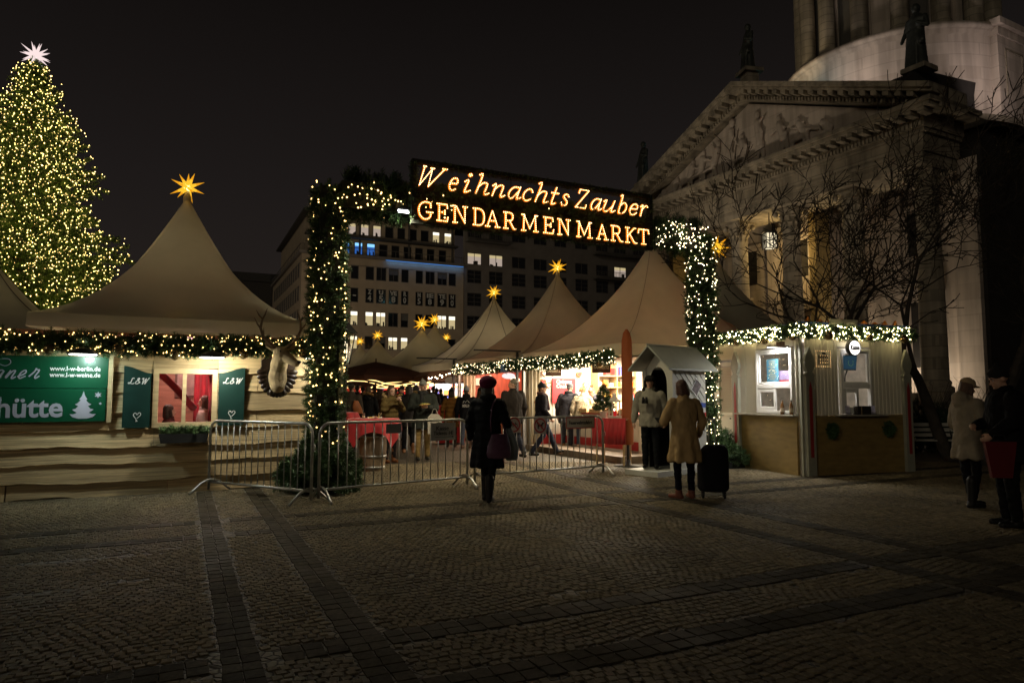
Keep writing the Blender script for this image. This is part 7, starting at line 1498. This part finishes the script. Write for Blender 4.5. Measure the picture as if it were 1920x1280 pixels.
        for q in 'lr':
            f = Vector((J['f' + q].x, J['f' + q].y, 0)); f.normalize(); a = J['an' + q]; zo = a.z - .09; up = Vector((0, 0, 1)); drop = Vector((0, 0, J['toe' + q].x)) if 'toe' + q in J else Vector((0, 0, 0))
            el = [('cap', Vector((a.x, a.y, zo + .045)) - f * .04, Vector((a.x, a.y, zo + .040)) + f * .15 + drop, .045, .038), ('cap', Vector((a.x, a.y, zo + .05)) - f * .01, Vector((a.x, a.y, zo + .12 + boot)), .05, .055 if boot < .1 else .066)]
            b_ = blob('shoe', S(el), cloth(shoes, 'leather'), .012 * s, 2, t)
            # flat sole
            for v in b_.data.vertices:
                if zo * s < .03 and v.co.z < .012: v.co.z = .012 + (v.co.z - .012) * .15
    return t
def P_at(px, foot_y): p = gnd(px, foot_y); return (p.x, p.y)
def look(pos, deg): return deg
NV = Vector
# facing: 90 = away from the camera along +y, 270 = towards it, 0 = to the right
# --- foreground
pw = P_at(914, 942); wP1 = person('woman in a long black quilted coat and burgundy beret seen from behind', pw, 76, 1.70, True, (.008, .008, .010), 'puff', .50, 1.12, 1.12, (.008, .008, .01), 'wool', (.012, .010, .009), .22, 'beret', (.085, .005, .032), 'bob', (.03, .018, .012), scarf=(.006, .006, .007), pose=dict(anl=(-.06, .10, .09), anr=(.07, -.14, .10), knl=(-.07, .09, .50), knr=(.08, -.03, .50), wrr=(.25, .22, 1.12), elr=(.30, .0, 1.12)))
t = thing('shoulder_bag', 'dull purple shoulder bag hanging at the hip of the woman in the beret', 'bag', (pw[0] + .16, pw[1] - .10, 0), R(20)); e_ = [('loft', [((0, 0, .62), .17, .075), ((0, 0, .70), .185, .085), ((0, 0, .85), .16, .07), ((0, 0, .96), .13, .045)])]; blob('bag_body', e_, cloth((.10, .045, .085), 'leather'), .014, 3, t); m = MB(); m.tube([(-.11, 0, .95), (-.13, -.02, 1.15), (-.11, -.03, 1.33), (-.05, .0, 1.44)], .011, 6); m.tube([(.11, 0, .95), (.02, .02, 1.2), (-.03, .02, 1.40)], .011, 6); m.build('strap', cloth((.10, .045, .085), 'leather'), t)
t = thing('carrier_bag', 'pale blue-grey cloth bag carried by the woman in the beret', 'bag', (pw[0] + .34, pw[1] + .06, 0), R(40)); blob('bag_body', [('loft', [((0, 0, .58), .10, .05), ((0, 0, .75), .12, .06), ((-.03, 0, .95), .07, .05), ((-.06, 0, 1.06), .03, .03)])], cloth((.22, .25, .27), 'wool'), .012, 3, t); m = MB(); m.tube([(-.06, 0, 1.05), (-.075, 0, 1.12), (-.05, .0, 1.05)], .012, 6); m.build('handle', cloth((.22, .25, .27), 'wool'), t)
pc_ = P_at(1285, 937); wP2 = person('woman in a knee-length camel coat with a brown bob, looking at a phone', pc_, 100, 1.70, True, (.44, .30, .145), 'wool', .55, 1.18, 1.10, (.006, .007, .014), 'denim', (.16, .055, .035), .0, None, hair='bob', haircol=(.085, .028, .014), pose=dict(ell=(-.30, .02, 1.13), wrl=(-.24, .25, 1.12), elr=(.30, .0, 1.13), wrr=(.27, .12, .92), anl=(-.10, 0, .09), anr=(.10, 0, .09), fl=(-.5, .8), fr=(.1, 1)), head=(-18, 0, 14))
q = Matrix.Rotation(R(100) - PI / 2, 3, 'Z') @ NV((-.255, .36, 1.14)); t = thing('phone', 'black smartphone held by the woman in the camel coat', 'phone', (pc_[0] + q.x * .97, pc_[1] + q.y * .97, q.z * .97 + .02), R(100)); m = MB(); m.box((0, 0, 0), (.15, .072, .009), 0, (0, R(-25), 0), .003); m.build('case', DARK, t); m = MB(); m.box((-.003, 0, .0062), (.138, .064, .002), 0, (0, R(-25), 0)); m.build('screen', PANE, t)
ps = P_at(1338, 934); t = thing('suitcase', 'black soft trolley suitcase with raised handle beside the camel coat', 'suitcase', (ps[0], ps[1], .012), R(-12)); blob('shell', [('loft', [((0, 0, .09), .19, .13), ((0, 0, .14), .225, .155), ((0, 0, .45), .225, .15), ((.02, 0, .68), .20, .13), ((.03, 0, .76), .14, .10)])], cloth((.010, .010, .012), 'wool'), .016, 3, t); m = MB()
for x in (.02, .12): m.tube([(x - .06, .08, .7), (x - .07, .08, 1.10)], .012, 6)
m.tube([(-.05, .08, 1.10), (-.03, .08, 1.125), (.03, .08, 1.125), (.05, .08, 1.10)], .016, 6); m.build('handle', ALU, t); m = MB(); m.tube([(-.19, -.02, .62), (-.27, .0, .60), (-.19, .05, .58)], .012, 6); m.build('strap', DARK, t)
for (x, y) in ((-.15, -.09), (.15, -.09), (-.15, .09), (.15, .09)): m = MB(); m.x = Matrix.Translation((x, y, .04)) @ Matrix.Rotation(PI / 2, 4, 'Y'); m.lathe([(.001, -.015), (.04, -.015), (.04, .015), (.001, .015)], 14); m.x = None; m.bx(x - .02, x + .02, y - .02, y + .02, .05, .10); m.build('wheel', DARK, t)
gp = SYF.w(-.16, .40, 0); person('guard in a beige parka and black fur hat standing in the sentry box', (gp.x, gp.y), 250, 1.72, False, (.26, .245, .20), 'wool', .80, 1.0, 1.14, (.010, .011, .013), 'wool', (.012, .012, .012), .06, 'fur', (.012, .011, .011), 'short', (.02, .015, .01), hood='fur', hoodcol=(.02, .018, .015), eyes=True, z=.10, skin=SKN, pose=dict(ell=(-.29, -.04, 1.13), wrl=(-.29, .06, .90), elr=(.30, -.04, 1.13), wrr=(.31, .05, .89)))
gq = SYF.w(-.02, .62, 0)
for dx in (-.10,): 
    t = thing('binoculars', 'black binoculars on the chest of the guard', 'binoculars', (gp.x - .14, gp.y - .20, 1.40), R(250) - PI / 2); m = MB(); m.tube([(-.03, 0, -.06), (-.03, 0, .06)], [.032, .022], 10); m.tube([(.03, 0, -.06), (.03, 0, .06)], [.032, .022], 10); m.bx(-.03, .03, -.012, .012, -.02, .03); m.build('barrel', DARK, t)
pr = P_at(1822, 953); person('woman in a cream hooded coat and beige cap standing in the dark at the right', pr, 5, 1.70, True, (.25, .21, .155), 'wool', .66, 1.12, 1.12, (.006, .006, .008), 'denim', (.010, .009, .008), .26, 'cap', (.34, .25, .15), 'bob', (.10, .05, .03), hood='down', head=(-14, 0, 0), pose=dict(elr=(.28, .02, 1.14), wrr=(.24, .26, 1.06), ell=(-.27, .0, 1.13), wrl=(-.26, .14, .93), anl=(-.10, .10, .09), anr=(.10, -.06, .09)))
pd = P_at(1897, 990); t = thing('red_bag', 'flat red shopping bag held by the man in black at the right edge', 'bag', (pd[0] - .33, pd[1] - .30, 0), R(-8)); m = MB(); m.prism([(-.13, .99), (.19, .99), (.13, .60), (-.07, .60)], -.03, .03, 'y'); m.build('bag_body', M('bag_red', (.11, .004, .008), .5, var=.15), t); m = MB(); m.tube([(-.05, 0, .98), (-.02, 0, 1.06), (.08, 0, 1.06), (.11, 0, .98)], .007, 6); m.build('handle', DARK, t)
pd = P_at(1897, 990); person('man in black clothes facing left at the right edge of the picture', pd, 168, 1.80, False, (.006, .006, .007), 'wool', .72, 1.05, 1.2, (.006, .006, .007), 'denim', (.008, .008, .008), .0, 'beanie', (.006, .006, .006), 'short', (.01, .01, .01), eyes=True, head=(-20, 0, 0), skin=SKN, pose=dict(ell=(-.30, .05, 1.16), wrl=(-.29, .25, 1.02), elr=(.30, .02, 1.14), wrr=(.14, .24, 1.10)))
# --- between the barriers and the stalls
p6 = P_at(792, 864); person('man in a grey beanie and dark parka eating, facing the camera', p6, 285, 1.80, False, (.028, .032, .028), 'wool', .70, 1.03, 1.12, (.27, .185, .075), 'wool', (.02, .018, .015), .0, 'beanie', (.20, .20, .19), 'short', (.06, .03, .015), scarf=(.012, .012, .014), eyes=True, head=(0, 0, 18), pose=dict(elr=(.29, .06, 1.15), wrr=(.10, .32, 1.20), ell=(-.29, .05, 1.15), wrl=(-.07, .32, 1.18), hdl=(.6, .6, .1), hdr=(-.7, .5, .15)))
def inhand(name, lab, cat, pos, face, loc, h=1.75, **k): q = Matrix.Rotation(R(face) - PI / 2, 3, 'Z') @ NV(loc); s_ = h / 1.75; return thing(name, lab, cat, (pos[0] + q.x * s_, pos[1] + q.y * s_, q.z * s_ + .012), R(face) - PI / 2, **k)
FOOD = M('toasted_bread', (.50, .32, .10), .7, var=.4, scale=18)
t = inhand('flatbread', 'piece of flatbread held by the man in the grey beanie', 'food', p6, 285, (.02, .42, 1.235), 1.8, group='snacks in hands'); m = MB(); m.box((0, 0, 0), (.24, .09, .02), 0, (0, R(6), 0), .008); m.build('bread', FOOD, t); m = MB(); m.ell((0, 0, .018), (.10, .035, .014), 10, 6); m.build('topping', M('topping', (.42, .40, .10), .6, var=.5, scale=30), t)
t = inhand('carrier_bag', 'white carrier bag hanging from the arm of the man in the grey beanie', 'bag', p6, 285, (-.22, .28, .60), 1.8); m = MB(); m.prism([(-.15, 0), (.15, 0), (.16, .36), (.08, .44), (-.08, .44), (-.16, .36)], -.04, .04, 'y'); m.build('bag_body', M('bag_white', (.58, .54, .48), .5, var=.12, scale=5, bump=.3, bscale=10, trans=.15), t); m = MB(); m.tube([(-.07, 0, .43), (-.03, 0, .55), (.03, 0, .55), (.07, 0, .43)], .009, 6); m.build('handle', M('bag_white'), t)
p7 = P_at(731, 869); person('woman in an olive parka with fur hood biting into bread by the red table', p7, 318, 1.69, True, (.105, .075, .028), 'puff', .72, 1.08, 1.12, (.012, .010, .012), 'denim', (.19, .075, .03), .22, None, hair='long', haircol=(.06, .032, .016), hood='fur', hoodcol=(.26, .18, .09), eyes=True, head=(-12, 0, -4), skin=SKP, pose=dict(elr=(.27, .10, 1.20), wrr=(.05, .27, 1.42), ell=(-.27, .10, 1.20), wrl=(-.04, .28, 1.38), hdr=(-.3, .5, .7), hdl=(.3, .5, .7)))
t = inhand('flatbread', 'half-eaten flatbread at the mouth of the woman in the olive parka', 'food', p7, 318, (.01, .30, 1.53), 1.69, group='snacks in hands'); m = MB(); m.box((0, .0, 0), (.07, .20, .02), 0, (R(10), 0, 0), .008); m.build('bread', FOOD, t); m = MB(); m.ell((0, .05, .016), (.03, .06, .012), 10, 6); m.build('topping', M('topping'), t)
p8 = P_at(766, 851); person('person in a dark coat and brown boots behind the man in the grey beanie', p8, 100, 1.72, False, (.018, .016, .016), 'wool', .70, trousers=(.01, .01, .012), shoes=(.20, .09, .04), boot=.1, hair='bob', haircol=(.02, .012, .008), fine=False, pose=dict(anl=(-.12, .12, .09), anr=(.12, -.10, .09)))
p9 = P_at(846, 839); person('woman in a mustard brown quilted coat and black hat seen from behind', p9, 95, 1.66, True, (.20, .095, .025), 'puff', .62, 1.05, 1.08, (.012, .011, .012), 'denim', (.03, .02, .015), .2, 'beanie', (.008, .007, .008), 'bob', (.05, .03, .02), fine=False)
p10 = P_at(874, 841); person('person in a black hoodie with white back print and pale grey beanie', p10, 92, 1.70, False, (.008, .008, .010), 'wool', .80, .95, 1.02, (.05, .055, .075), 'denim', (.10, .05, .03), .0, 'beanie', (.36, .38, .42), 'short', (.05, .03, .02), hood='down', fine=False)
t = inhand('back_print', 'x', 'print', p10, 92, (0, -.162, 1.22), 1.7); bpy.data.objects.remove(t)
hp10 = [o for o in COL.objects if o.name.startswith('person') and abs(o.location.x - p10[0]) < 1e-4][0]; cp10 = [o for o in COL.objects if o.parent == hp10 and o.name.startswith('coat')][0]
text('lettering', 'BERLIN', .10, M('print_grey', (.42, .40, .38), .7), cp10, (0, -.168, 1.18), bold=.003, width=.21, depth=.012); m = MB(); m.ribbon([(-.09, 1.26), (-.06, 1.33), (-.02, 1.28), (.03, 1.34), (.09, 1.27)], .012, -.160, .012); m.build('back_print', M('print_grey'), cp10)
p11 = P_at(884, 822); person('short-haired man facing left between the hoodie and the stall', p11, 215, 1.78, False, (.03, .03, .032), 'wool', .80, hair='short', haircol=(.10, .06, .035), eyes=True, fine=False, head=(0, 0, -10))
p12 = P_at(900, 836); person('dark-haired woman with a red bag beside the black hoodie', p12, 110, 1.68, True, (.022, .014, .012), 'wool', .70, 1.05, 1.05, hat='beanie', hatcol=(.010, .009, .009), hair='long', haircol=(.10, .05, .022), fine=False)
t = inhand('handbag', 'red leather bag held at the side of the dark-haired woman', 'bag', p12, 110, (.16, -.22, .95), 1.68); blob('bag_body', [('loft', [((0, 0, .0), .14, .06), ((0, 0, .10), .15, .07), ((0, 0, .25), .11, .04)])], cloth((.34, .03, .02), 'leather'), .012, 3, t); m = MB(); m.tube([(-.08, 0, .24), (-.05, .03, .42), (.05, .03, .42), (.08, 0, .24)], .008, 6); m.build('strap', cloth((.34, .03, .02), 'leather'), t)
p13 = P_at(962, 861); person('tall grey-haired man in a dark jacket walking past the woman in the beret', p13, 120, 1.86, False, (.022, .018, .016), 'wool', .78, 1.0, 1.12, (.012, .013, .022), 'denim', (.015, .012, .010), .0, None, hair='short', haircol=(.14, .12, .09), eyes=True, head=(0, 0, 50), pose=dict(anl=(-.10, .22, .09), anr=(.10, -.30, .14), knl=(-.10, .16, .52), knr=(.10, -.04, .50)))
p14 = P_at(1016, 856); person('man in a dark navy coat and black cap striding right past the stall', p14, 8, 1.76, False, (.012, .011, .016), 'wool', .82, 1.02, 1.06, (.012, .014, .028), 'denim', (.010, .010, .010), .0, 'beanie', (.010, .009, .012), 'short', (.03, .02, .015), scarf=(.07, .030, .035), eyes=True, head=(-6, 0, -8), pose=dict(anl=(-.10, .38, .12), knl=(-.10, .22, .52), anr=(.10, -.26, .11), knr=(.10, .02, .50), ell=(-.27, -.02, 1.13), wrl=(-.24, .16, .92), elr=(.27, .0, 1.13), wrr=(.22, .18, .92), toel=(.05, 0, 0)))
p15 = P_at(1066, 850); q = SF.w(.02, 2.15, 0); person('man in a dark grey jacket and grey beanie bending over the biscuit counter', (gnd(1063, 846).x, gnd(1063, 846).y), 62, 1.80, False, (.035, .034, .042), 'wool', .72, 1.0, 1.1, (.03, .032, .042), 'denim', (.26, .13, .045), .06, 'beanie', (.085, .088, .10), 'short', (.05, .03, .02), lean=(.02, .16), head=(-30, 0, 0), scarf=(.02, .02, .024), pose=dict(wrr=(.20, .42, 1.08), elr=(.29, .20, 1.14)))
q = gnd(1055, 838); person('person in a burgundy knitted hat and blue jacket half hidden behind the grey beanie', (q.x, q.y), 50, 1.80, True, (.10, .13, .30), 'wool', .75, hat='beanie', hatcol=(.30, .012, .05), hair='bob', haircol=(.05, .03, .02), fine=False, lean=(0, .08))
q = gnd(1092, 848); p16 = (q.x, q.y); person('woman in a cream mottled fur coat with blonde hair seen from behind at the counter', p16, 70, 1.72, True, (.50, .42, .30), 'fur', .80, 1.02, 1.12, (.05, .065, .10), 'denim', (.40, .28, .22), .05, None, hair='curly', haircol=(.42, .25, .10), lean=(0, .10), head=(-24, 0, 0), pose=dict(elr=(.30, .10, 1.14), wrr=(.24, .32, 1.02)))
t = inhand('handbag', 'cream handbag on the arm of the woman in the fur coat', 'bag', p16, 70, (-.30, .08, .80), 1.72); blob('bag_body', [('loft', [((0, 0, .0), .05, .15), ((0, 0, .12), .06, .16), ((0, 0, .24), .035, .12)])], cloth((.50, .40, .28), 'leather'), .012, 3, t); m = MB(); m.tube([(0, -.08, .22), (.03, -.04, .40), (.03, .04, .40), (0, .08, .22)], .009, 6); m.build('strap', cloth((.50, .40, .28), 'leather'), t)
q = SF.w(1.75, 2.9, 0); person('shop assistant with dark hair in a bun reading the goods behind the counter', (SF.w(2.0, 2.25, 0).x, SF.w(2.0, 2.25, 0).y), 200, 1.64, True, (.04, .16, .19), 'wool', .85, hair='bun', haircol=(.025, .012, .010), eyes=True, scarf=(.55, .45, .30), skin=SKP, head=(-28, 0, 0), fine=False, z=.16, lean=(0, .12), pose=dict(elr=(.28, .12, 1.16), wrr=(.12, .36, 1.12), ell=(-.28, .12, 1.16), wrl=(-.12, .36, 1.12)))
q = SF.w(1.75, 3.15, 0); person('shop assistant in a grey jumper with pink cuffs stooping low behind the counter', (q.x, q.y), 215, 1.70, False, (.10, .10, .12), 'wool', .85, bulk=1.15, hair='curly', haircol=(.30, .18, .09), skin=SKP, lean=(0, .42), head=(-50, 0, 0), fine=False, z=.0, pose=dict(elr=(.30, .42, 1.10), wrr=(.16, .66, 1.06), ell=(-.30, .42, 1.10), wrl=(-.16, .66, 1.06)))
# --- two guests inside the hut, seen through its window
for (px, y, lab, f, hc, cc) in ((318, 1.0, 'seated guest with dark hair inside the log hut', 20, (.04, .02, .012), (.10, .03, .03)), (382, 1.2, 'guest in a pale top turned to the left inside the log hut', 170, (.10, .05, .03), (.45, .33, .30))):
    c = HF.py(px, 770, y); q = HF.w(c.x, y, 0); person(lab, (q.x, q.y), f + HF.rz * 57.3, 1.62, True, cc, 'wool', .85, hair='bob', haircol=hc, fine=False, z=-.30 if px < 350 else -.15, skin=SKP, group='guests inside the log hut')
# --- crowd down the lane: kinds first, then copies with other positions and turns
CG = 'crowd in the lane'
C = []
C.append(person('person in a black coat with a tan fur hood, from behind, left in the crowd', P_at(689, 842), 90, 1.72, True, (.009, .009, .010), 'wool', .45, hood='fur', hoodcol=(.20, .12, .05), hair='bob', haircol=(.10, .06, .03), fine=False, group=CG))
C.append(person('person in a long grey-brown coat next to the left arch pillar', P_at(657, 850), 80, 1.78, False, (.055, .045, .036), 'wool', .55, hair='short', haircol=(.02, .014, .01), fine=False, group=CG))
C.append(person('dark-coated man with black hair standing deep in the crowd', P_at(668, 826), 110, 1.80, False, (.016, .014, .016), 'wool', .75, hair='short', haircol=(.010, .008, .007), fine=False, group=CG))
C.append(person('woman in a brown jacket with long hair among the crowd', P_at(714, 822), 60, 1.68, True, (.060, .032, .018), 'wool', .75, hair='long', haircol=(.05, .03, .018), fine=False, group=CG))
C.append(person('person in a navy padded jacket and dark beanie among the crowd', P_at(752, 826), 250, 1.76, False, (.014, .016, .030), 'puff', .80, hat='beanie', hatcol=(.02, .016, .02), fine=False, eyes=True, group=CG))
C.append(person('person in a black jacket with a light fur hood beside the grey beanie man', P_at(779, 838), 95, 1.76, True, (.010, .010, .012), 'wool', .72, hood='fur', hoodcol=(.30, .20, .09), hair='bob', haircol=(.02, .015, .012), fine=False, group=CG))
t = thing('handbag', 'orange-brown bag at the side of the grey-brown coat by the left arch pillar', 'bag', (P_at(664, 850)[0] + .10, P_at(664, 850)[1] - .18, 1.02), R(20)); blob('bag_body', [('loft', [((0.04, 0, .0), .11, .05), ((0, 0, .14), .12, .06), ((-.04, 0, .34), .06, .03)])], cloth((.30, .10, .035), 'leather'), .012, 3, t)
EXTRA = [(0, 733, 818, 75, 'black-coated person with tan fur hood right of the brown parasol pole'), (1, 700, 812, 130, 'long-coated person far back under the brown parasols'), (2, 679, 816, 95, 'black-haired man behind the fur hood at the left of the crowd'), (2, 741, 812, 80, 'black-haired man behind the woman eating bread'), (3, 772, 815, 120, 'long-haired woman in brown behind the man in the grey beanie'), (4, 763, 818, 100, 'navy jacket with beanie seen from behind in mid crowd'), (3, 648, 818, 75, 'long-haired woman in brown at the far left edge of the lane'), (4, 693, 806, 265, 'navy jacket and beanie facing the camera far back in the crowd'), (2, 812, 812, 80, 'black-haired man in front of the white booth'), (1, 826, 806, 100, 'long-coated person at the white booth'), (5, 722, 808, 85, 'fur-hooded black jacket far back near the red booth'), (0, 803, 806, 95, 'tan fur hood in front of the white booth'), (4, 818, 808, 95, 'navy beanie figure at the end of the lane'), (3, 660, 808, 100, 'long-haired woman far back at the yellowish booth'), (2, 708, 801, 92, 'black-haired man farthest back in mid lane'), (1, 748, 803, 88, 'long-coated person far back before the red wall booth')]
for i, (k, px, fy, f, lab) in enumerate(EXTRA):
    c = copy_tree(C[k]); p = P_at(px, fy); c.location = (p[0], p[1], .012); c.rotation_euler = (0, 0, R(f) - PI / 2); sc = .95 + .1 * ((i * 37) % 10) / 10; c.scale = (sc, sc, sc); c['label'] = lab
# ================================================================== big Christmas tree
xp = at(66, 118, 26.5); XT = thing('christmas_tree', 'huge fir tree covered with thousands of warm white lights', 'christmas tree', (xp.x, xp.y, 0)); XH = xp.z
rg = np.random.default_rng(12); m = MB(); m.tube([(0, 0, 0), (0, 0, XH * .5), (0, 0, XH - .3)], [.28, .18, .04], 10); m.build('trunk', M('bark', (.08, .055, .035), .9, bump=.5), XT)
P, D, S_, LP_ = [], [], [], []; nb_ = 0; mb = MB()
def XR(z):
    return float(np.interp((XH - z) / XH, [0, .06, .14, .29, .46, .71, 1], [.08, .48, .95, 2.1, 2.8, 3.6, 4.5]))
z = 2.2
while z < XH - .25:
    r_ = XR(z); n = max(4, int(5 + r_ * 3.6)); a0 = rg.uniform(0, 6.28)
    for k in range(n):
        a = a0 + 2 * PI * k / n + rg.normal(0, .12); L_ = r_ * rg.uniform(.62, 1.16); up = .30 * (z / XH) ; steps = max(4, int(L_ / .16)); ca_, sa_ = math.cos(a), math.sin(a); pts = []
        for j in range(steps + 1):
            t = j / steps; rr = L_ * t; zz = z + rg.normal(0, .02) + up * rr - .38 * rr * t * (1 - z / XH) + .30 * rr * t * t * .5
            pts.append((rr * ca_, rr * sa_, zz))
            if t > .12:
                for q in range(3):
                    sd = rg.uniform(-1, 1); w = .55 * (1 - t * .6); d = np.array([ca_ - sa_ * sd * 1.3, sa_ + ca_ * sd * 1.3, rg.normal(.12, .35)]); o = np.array(pts[-1]) + np.array([-sa_, ca_, 0]) * sd * w * .55 + np.array([0, 0, rg.normal(0, .06)])
                    P.append(o); D.append(d); S_.append(rg.uniform(.28, .5) * (1 - .3 * z / XH))
                    if rg.uniform() < .72 * (.30 + t): LP_.append(o + d / np.linalg.norm(d) * rg.uniform(.1, .42) + np.array([0, 0, .04]))
        if k % 2 == 0: mb.tube(pts[::2], .02, 4)
    z += .34 + .24 * (1 - z / XH)
for q in range(40): P.append(np.array([rg.normal(0, .08), rg.normal(0, .08), XH - rg.uniform(0, .8)])); D.append(np.array([rg.normal(0, .6), rg.normal(0, .6), 1.])); S_.append(.3)
P = np.array(P); keep = P[:, 1] < 2.2                          # far side of the tree stays sparse
keep |= rg.uniform(size=len(P)) < .35
mb.build('branch', M('bark'), XT); sprigs('foliage', P[keep], np.array(D)[keep], np.array(S_)[keep], M('lit_fir_needles', (.15, .25, .055), .55, var=.5, scale=3, island=.4), XT); LP_ = np.array(LP_); LP_ = LP_[(LP_[:, 1] < 1.6) | (rg.uniform(size=len(LP_)) < .25)]; bulbs('light_string', LP_, .0205, E('tree_light', (1.0, .70, .22), 10), XT)  # needle colour raised to stand for the glow of the bulbs
star('big white star on the tip of the Christmas tree', (xp.x, xp.y, XH + .30), .62, True, 26)

# ================================================================== bare street trees
BARK = M('street_tree_bark', (.045, .036, .028), .9, var=.4, scale=6, bump=.6, bscale=20); LEAFB = M('dry_leaf', (.07, .055, .03), .8, var=.4)
def bare_tree(name, label, base, h, seed, lean, spread, levels=6, r0=.16, first=.35, leaves=60, group='bare street trees in front of the church'):
    r2 = random.Random(seed); t = thing(name, label, 'tree', base, 0, group); T_ = MB(); Bm = MB(); tips = []
    def grow(p, d, L_, r_, lv, mb_):
        n = 4 if lv > 1 else 3; pts = [p]; rs = [r_]; q = p.copy(); dd = d.copy()
        for i in range(n):
            dd = (dd + Vector((r2.gauss(0, .13), r2.gauss(0, .13), r2.gauss(.05, .08)))).normalized(); q = q + dd * (L_ / n); pts.append(q.copy()); rs.append(r_ * (1 - .42 * (i + 1) / n))
        rs = [max(x, .0095) for x in rs]; mb_.tube(pts, rs, 7 if lv > 4 else (5 if lv > 2 else 3), 0, caps=False)
        if lv <= 0: tips.append((q, dd)); return
        k = 3 if lv >= levels - 1 else r2.choice((2, 3, 3))
        for i in range(k):
            a = r2.uniform(.35, .85) * spread; ax = dd.orthogonal(); ax.rotate(Matrix.Rotation(r2.uniform(0, 6.28) if i else 0, 3, dd)); nd = dd.copy(); nd.rotate(Matrix.Rotation(a, 3, ax)); nd.y *= .8; nd.normalize()
            src = pts[-1] if i < 2 else pts[r2.randrange(2, n + 1)]; grow(src.copy(), nd, L_ * r2.uniform(.62, .86), rs[-1] * r2.uniform(.6, .78), lv - 1, Bm)
        for i in range(1, n): 
            if r2.random() < .55 and lv < levels:
                ax = dd.orthogonal(); ax.rotate(Matrix.Rotation(r2.uniform(0, 6.28), 3, dd)); nd = dd.copy(); nd.rotate(Matrix.Rotation(r2.uniform(.6, 1.1), 3, ax)); grow(pts[i].copy(), nd, L_ * .45, rs[i] * .4, max(0, lv - 3), Bm)
    grow(Vector((0, 0, 0)), Vector(lean).normalized(), h * first, r0, levels, T_)
    T_.build('trunk', BARK, t); Bm.build('branches', BARK, t)
    if leaves:
        K = min(leaves, len(tips)); sel = r2.sample(tips, K); tv = np.array([(0, 0, 0), (.02, 0, -.03), (0, 0, -.07), (-.02, 0, -.03)]); P = np.array([tuple(a) for a, _ in sel]); fr = rand_frames(np.random.default_rng(seed).normal(0, .3, (K, 3)) + np.array([0, 0, 1]), np.full(K, 1.0)); scatter('leaves', tv, np.array([(0, 1, 2, 3)]), fr, P, LEAFB, t)
    return t
b = at(1625, 760, 16.8); bare_tree('bare_tree', 'bare forked tree standing right behind the ticket kiosk', (b.x, b.y, 0), 7.4, 5, (-.02, 0, 1), 1.05, 6, .17, .33, 60)
b = at(1775, 760, 16.0); bare_tree('bare_tree', 'bare tree with slanting trunk behind the park bench', (b.x, b.y, 0), 7.6, 11, (-.22, 0, 1), .9, 6, .15, .35, 50)
b = at(1845, 760, 18.5); bare_tree('bare_tree', 'bare tree lost in the dark beyond the bench at the right', (b.x, b.y, 0), 8.5, 23, (.05, 0, 1), .95, 6, .16, .34, 30)
b = at(1480, 740, 19.0); bare_tree('bare_tree', 'thin bare tree rising over the left half of the kiosk roof', (b.x, b.y, 0), 5.8, 31, (-.1, 0, 1), 1.1, 5, .10, .36, 60)
# bench and dark shrubs
b = at(1738, 840, 16.3); t = thing('park_bench', 'slatted park bench in the dark right of the ticket kiosk', 'bench', (b.x, b.y, 0), R(-4)); SLT = M('bench_slat', (.40, .38, .34), .45, var=.2, scale=3, stretch=(.6, 6, 6))
for i, (y, zz, rx) in enumerate(((-.28, .44, 0), (-.16, .45, 0), (-.04, .44, 0), (.08, .55, 70), (.12, .67, 72), (.16, .79, 74))):
    m = MB(); m.box((0, y, zz), (1.5, .085, .03), 0, (R(rx), 0, 0), .006); m.build('slat', SLT, t)
for x in (-.6, .6): m = MB(); m.tube([(x, -.32, 0), (x, -.28, .40), (x, .02, .42), (x, .20, .85)], .024, 6); m.tube([(x, .02, .42), (x, .12, 0)], .024, 6); m.build('leg', STEEL, t)
def shrub(lab, px, py_, Y, w, h, seed):
    p = at(px, py_, Y); t = thing('shrub', lab, 'shrub', (p.x, p.y, 0), 0, 'dark shrubs behind the bench'); rg = np.random.default_rng(seed); n = 800; d = rg.normal(size=(n, 3)); d /= np.linalg.norm(d, axis=1, keepdims=True); d[:, 2] = abs(d[:, 2]); sprigs('leaves', d * np.array([w, w * .5, h]) * rg.uniform(.5, .95, (n, 1)), d + rg.normal(0, .5, (n, 3)), rg.uniform(.1, .22, n), FIRD, t); r2 = random.Random(seed); m = MB()
    for k in range(40): a = r2.uniform(0, 6.28); m.tube([(0, 0, 0), (w * .4 * math.cos(a), .2 * math.sin(a), h * .6), (w * .9 * math.cos(a), w * .4 * math.sin(a), h * r2.uniform(.9, 1.4))], [.015, .01, .003], 4, caps=False)
    m.build('stem', BARK, t)
shrub('dark shrub just right of the kiosk behind the bench', 1725, 800, 18.2, 1.0, 1.4, 1); shrub('dark shrub between the slanting tree and the cream coat', 1790, 800, 18.6, 1.1, 1.3, 2); shrub('dark shrub at the far right behind the man in black', 1890, 800, 19.5, 1.6, 1.5, 3)
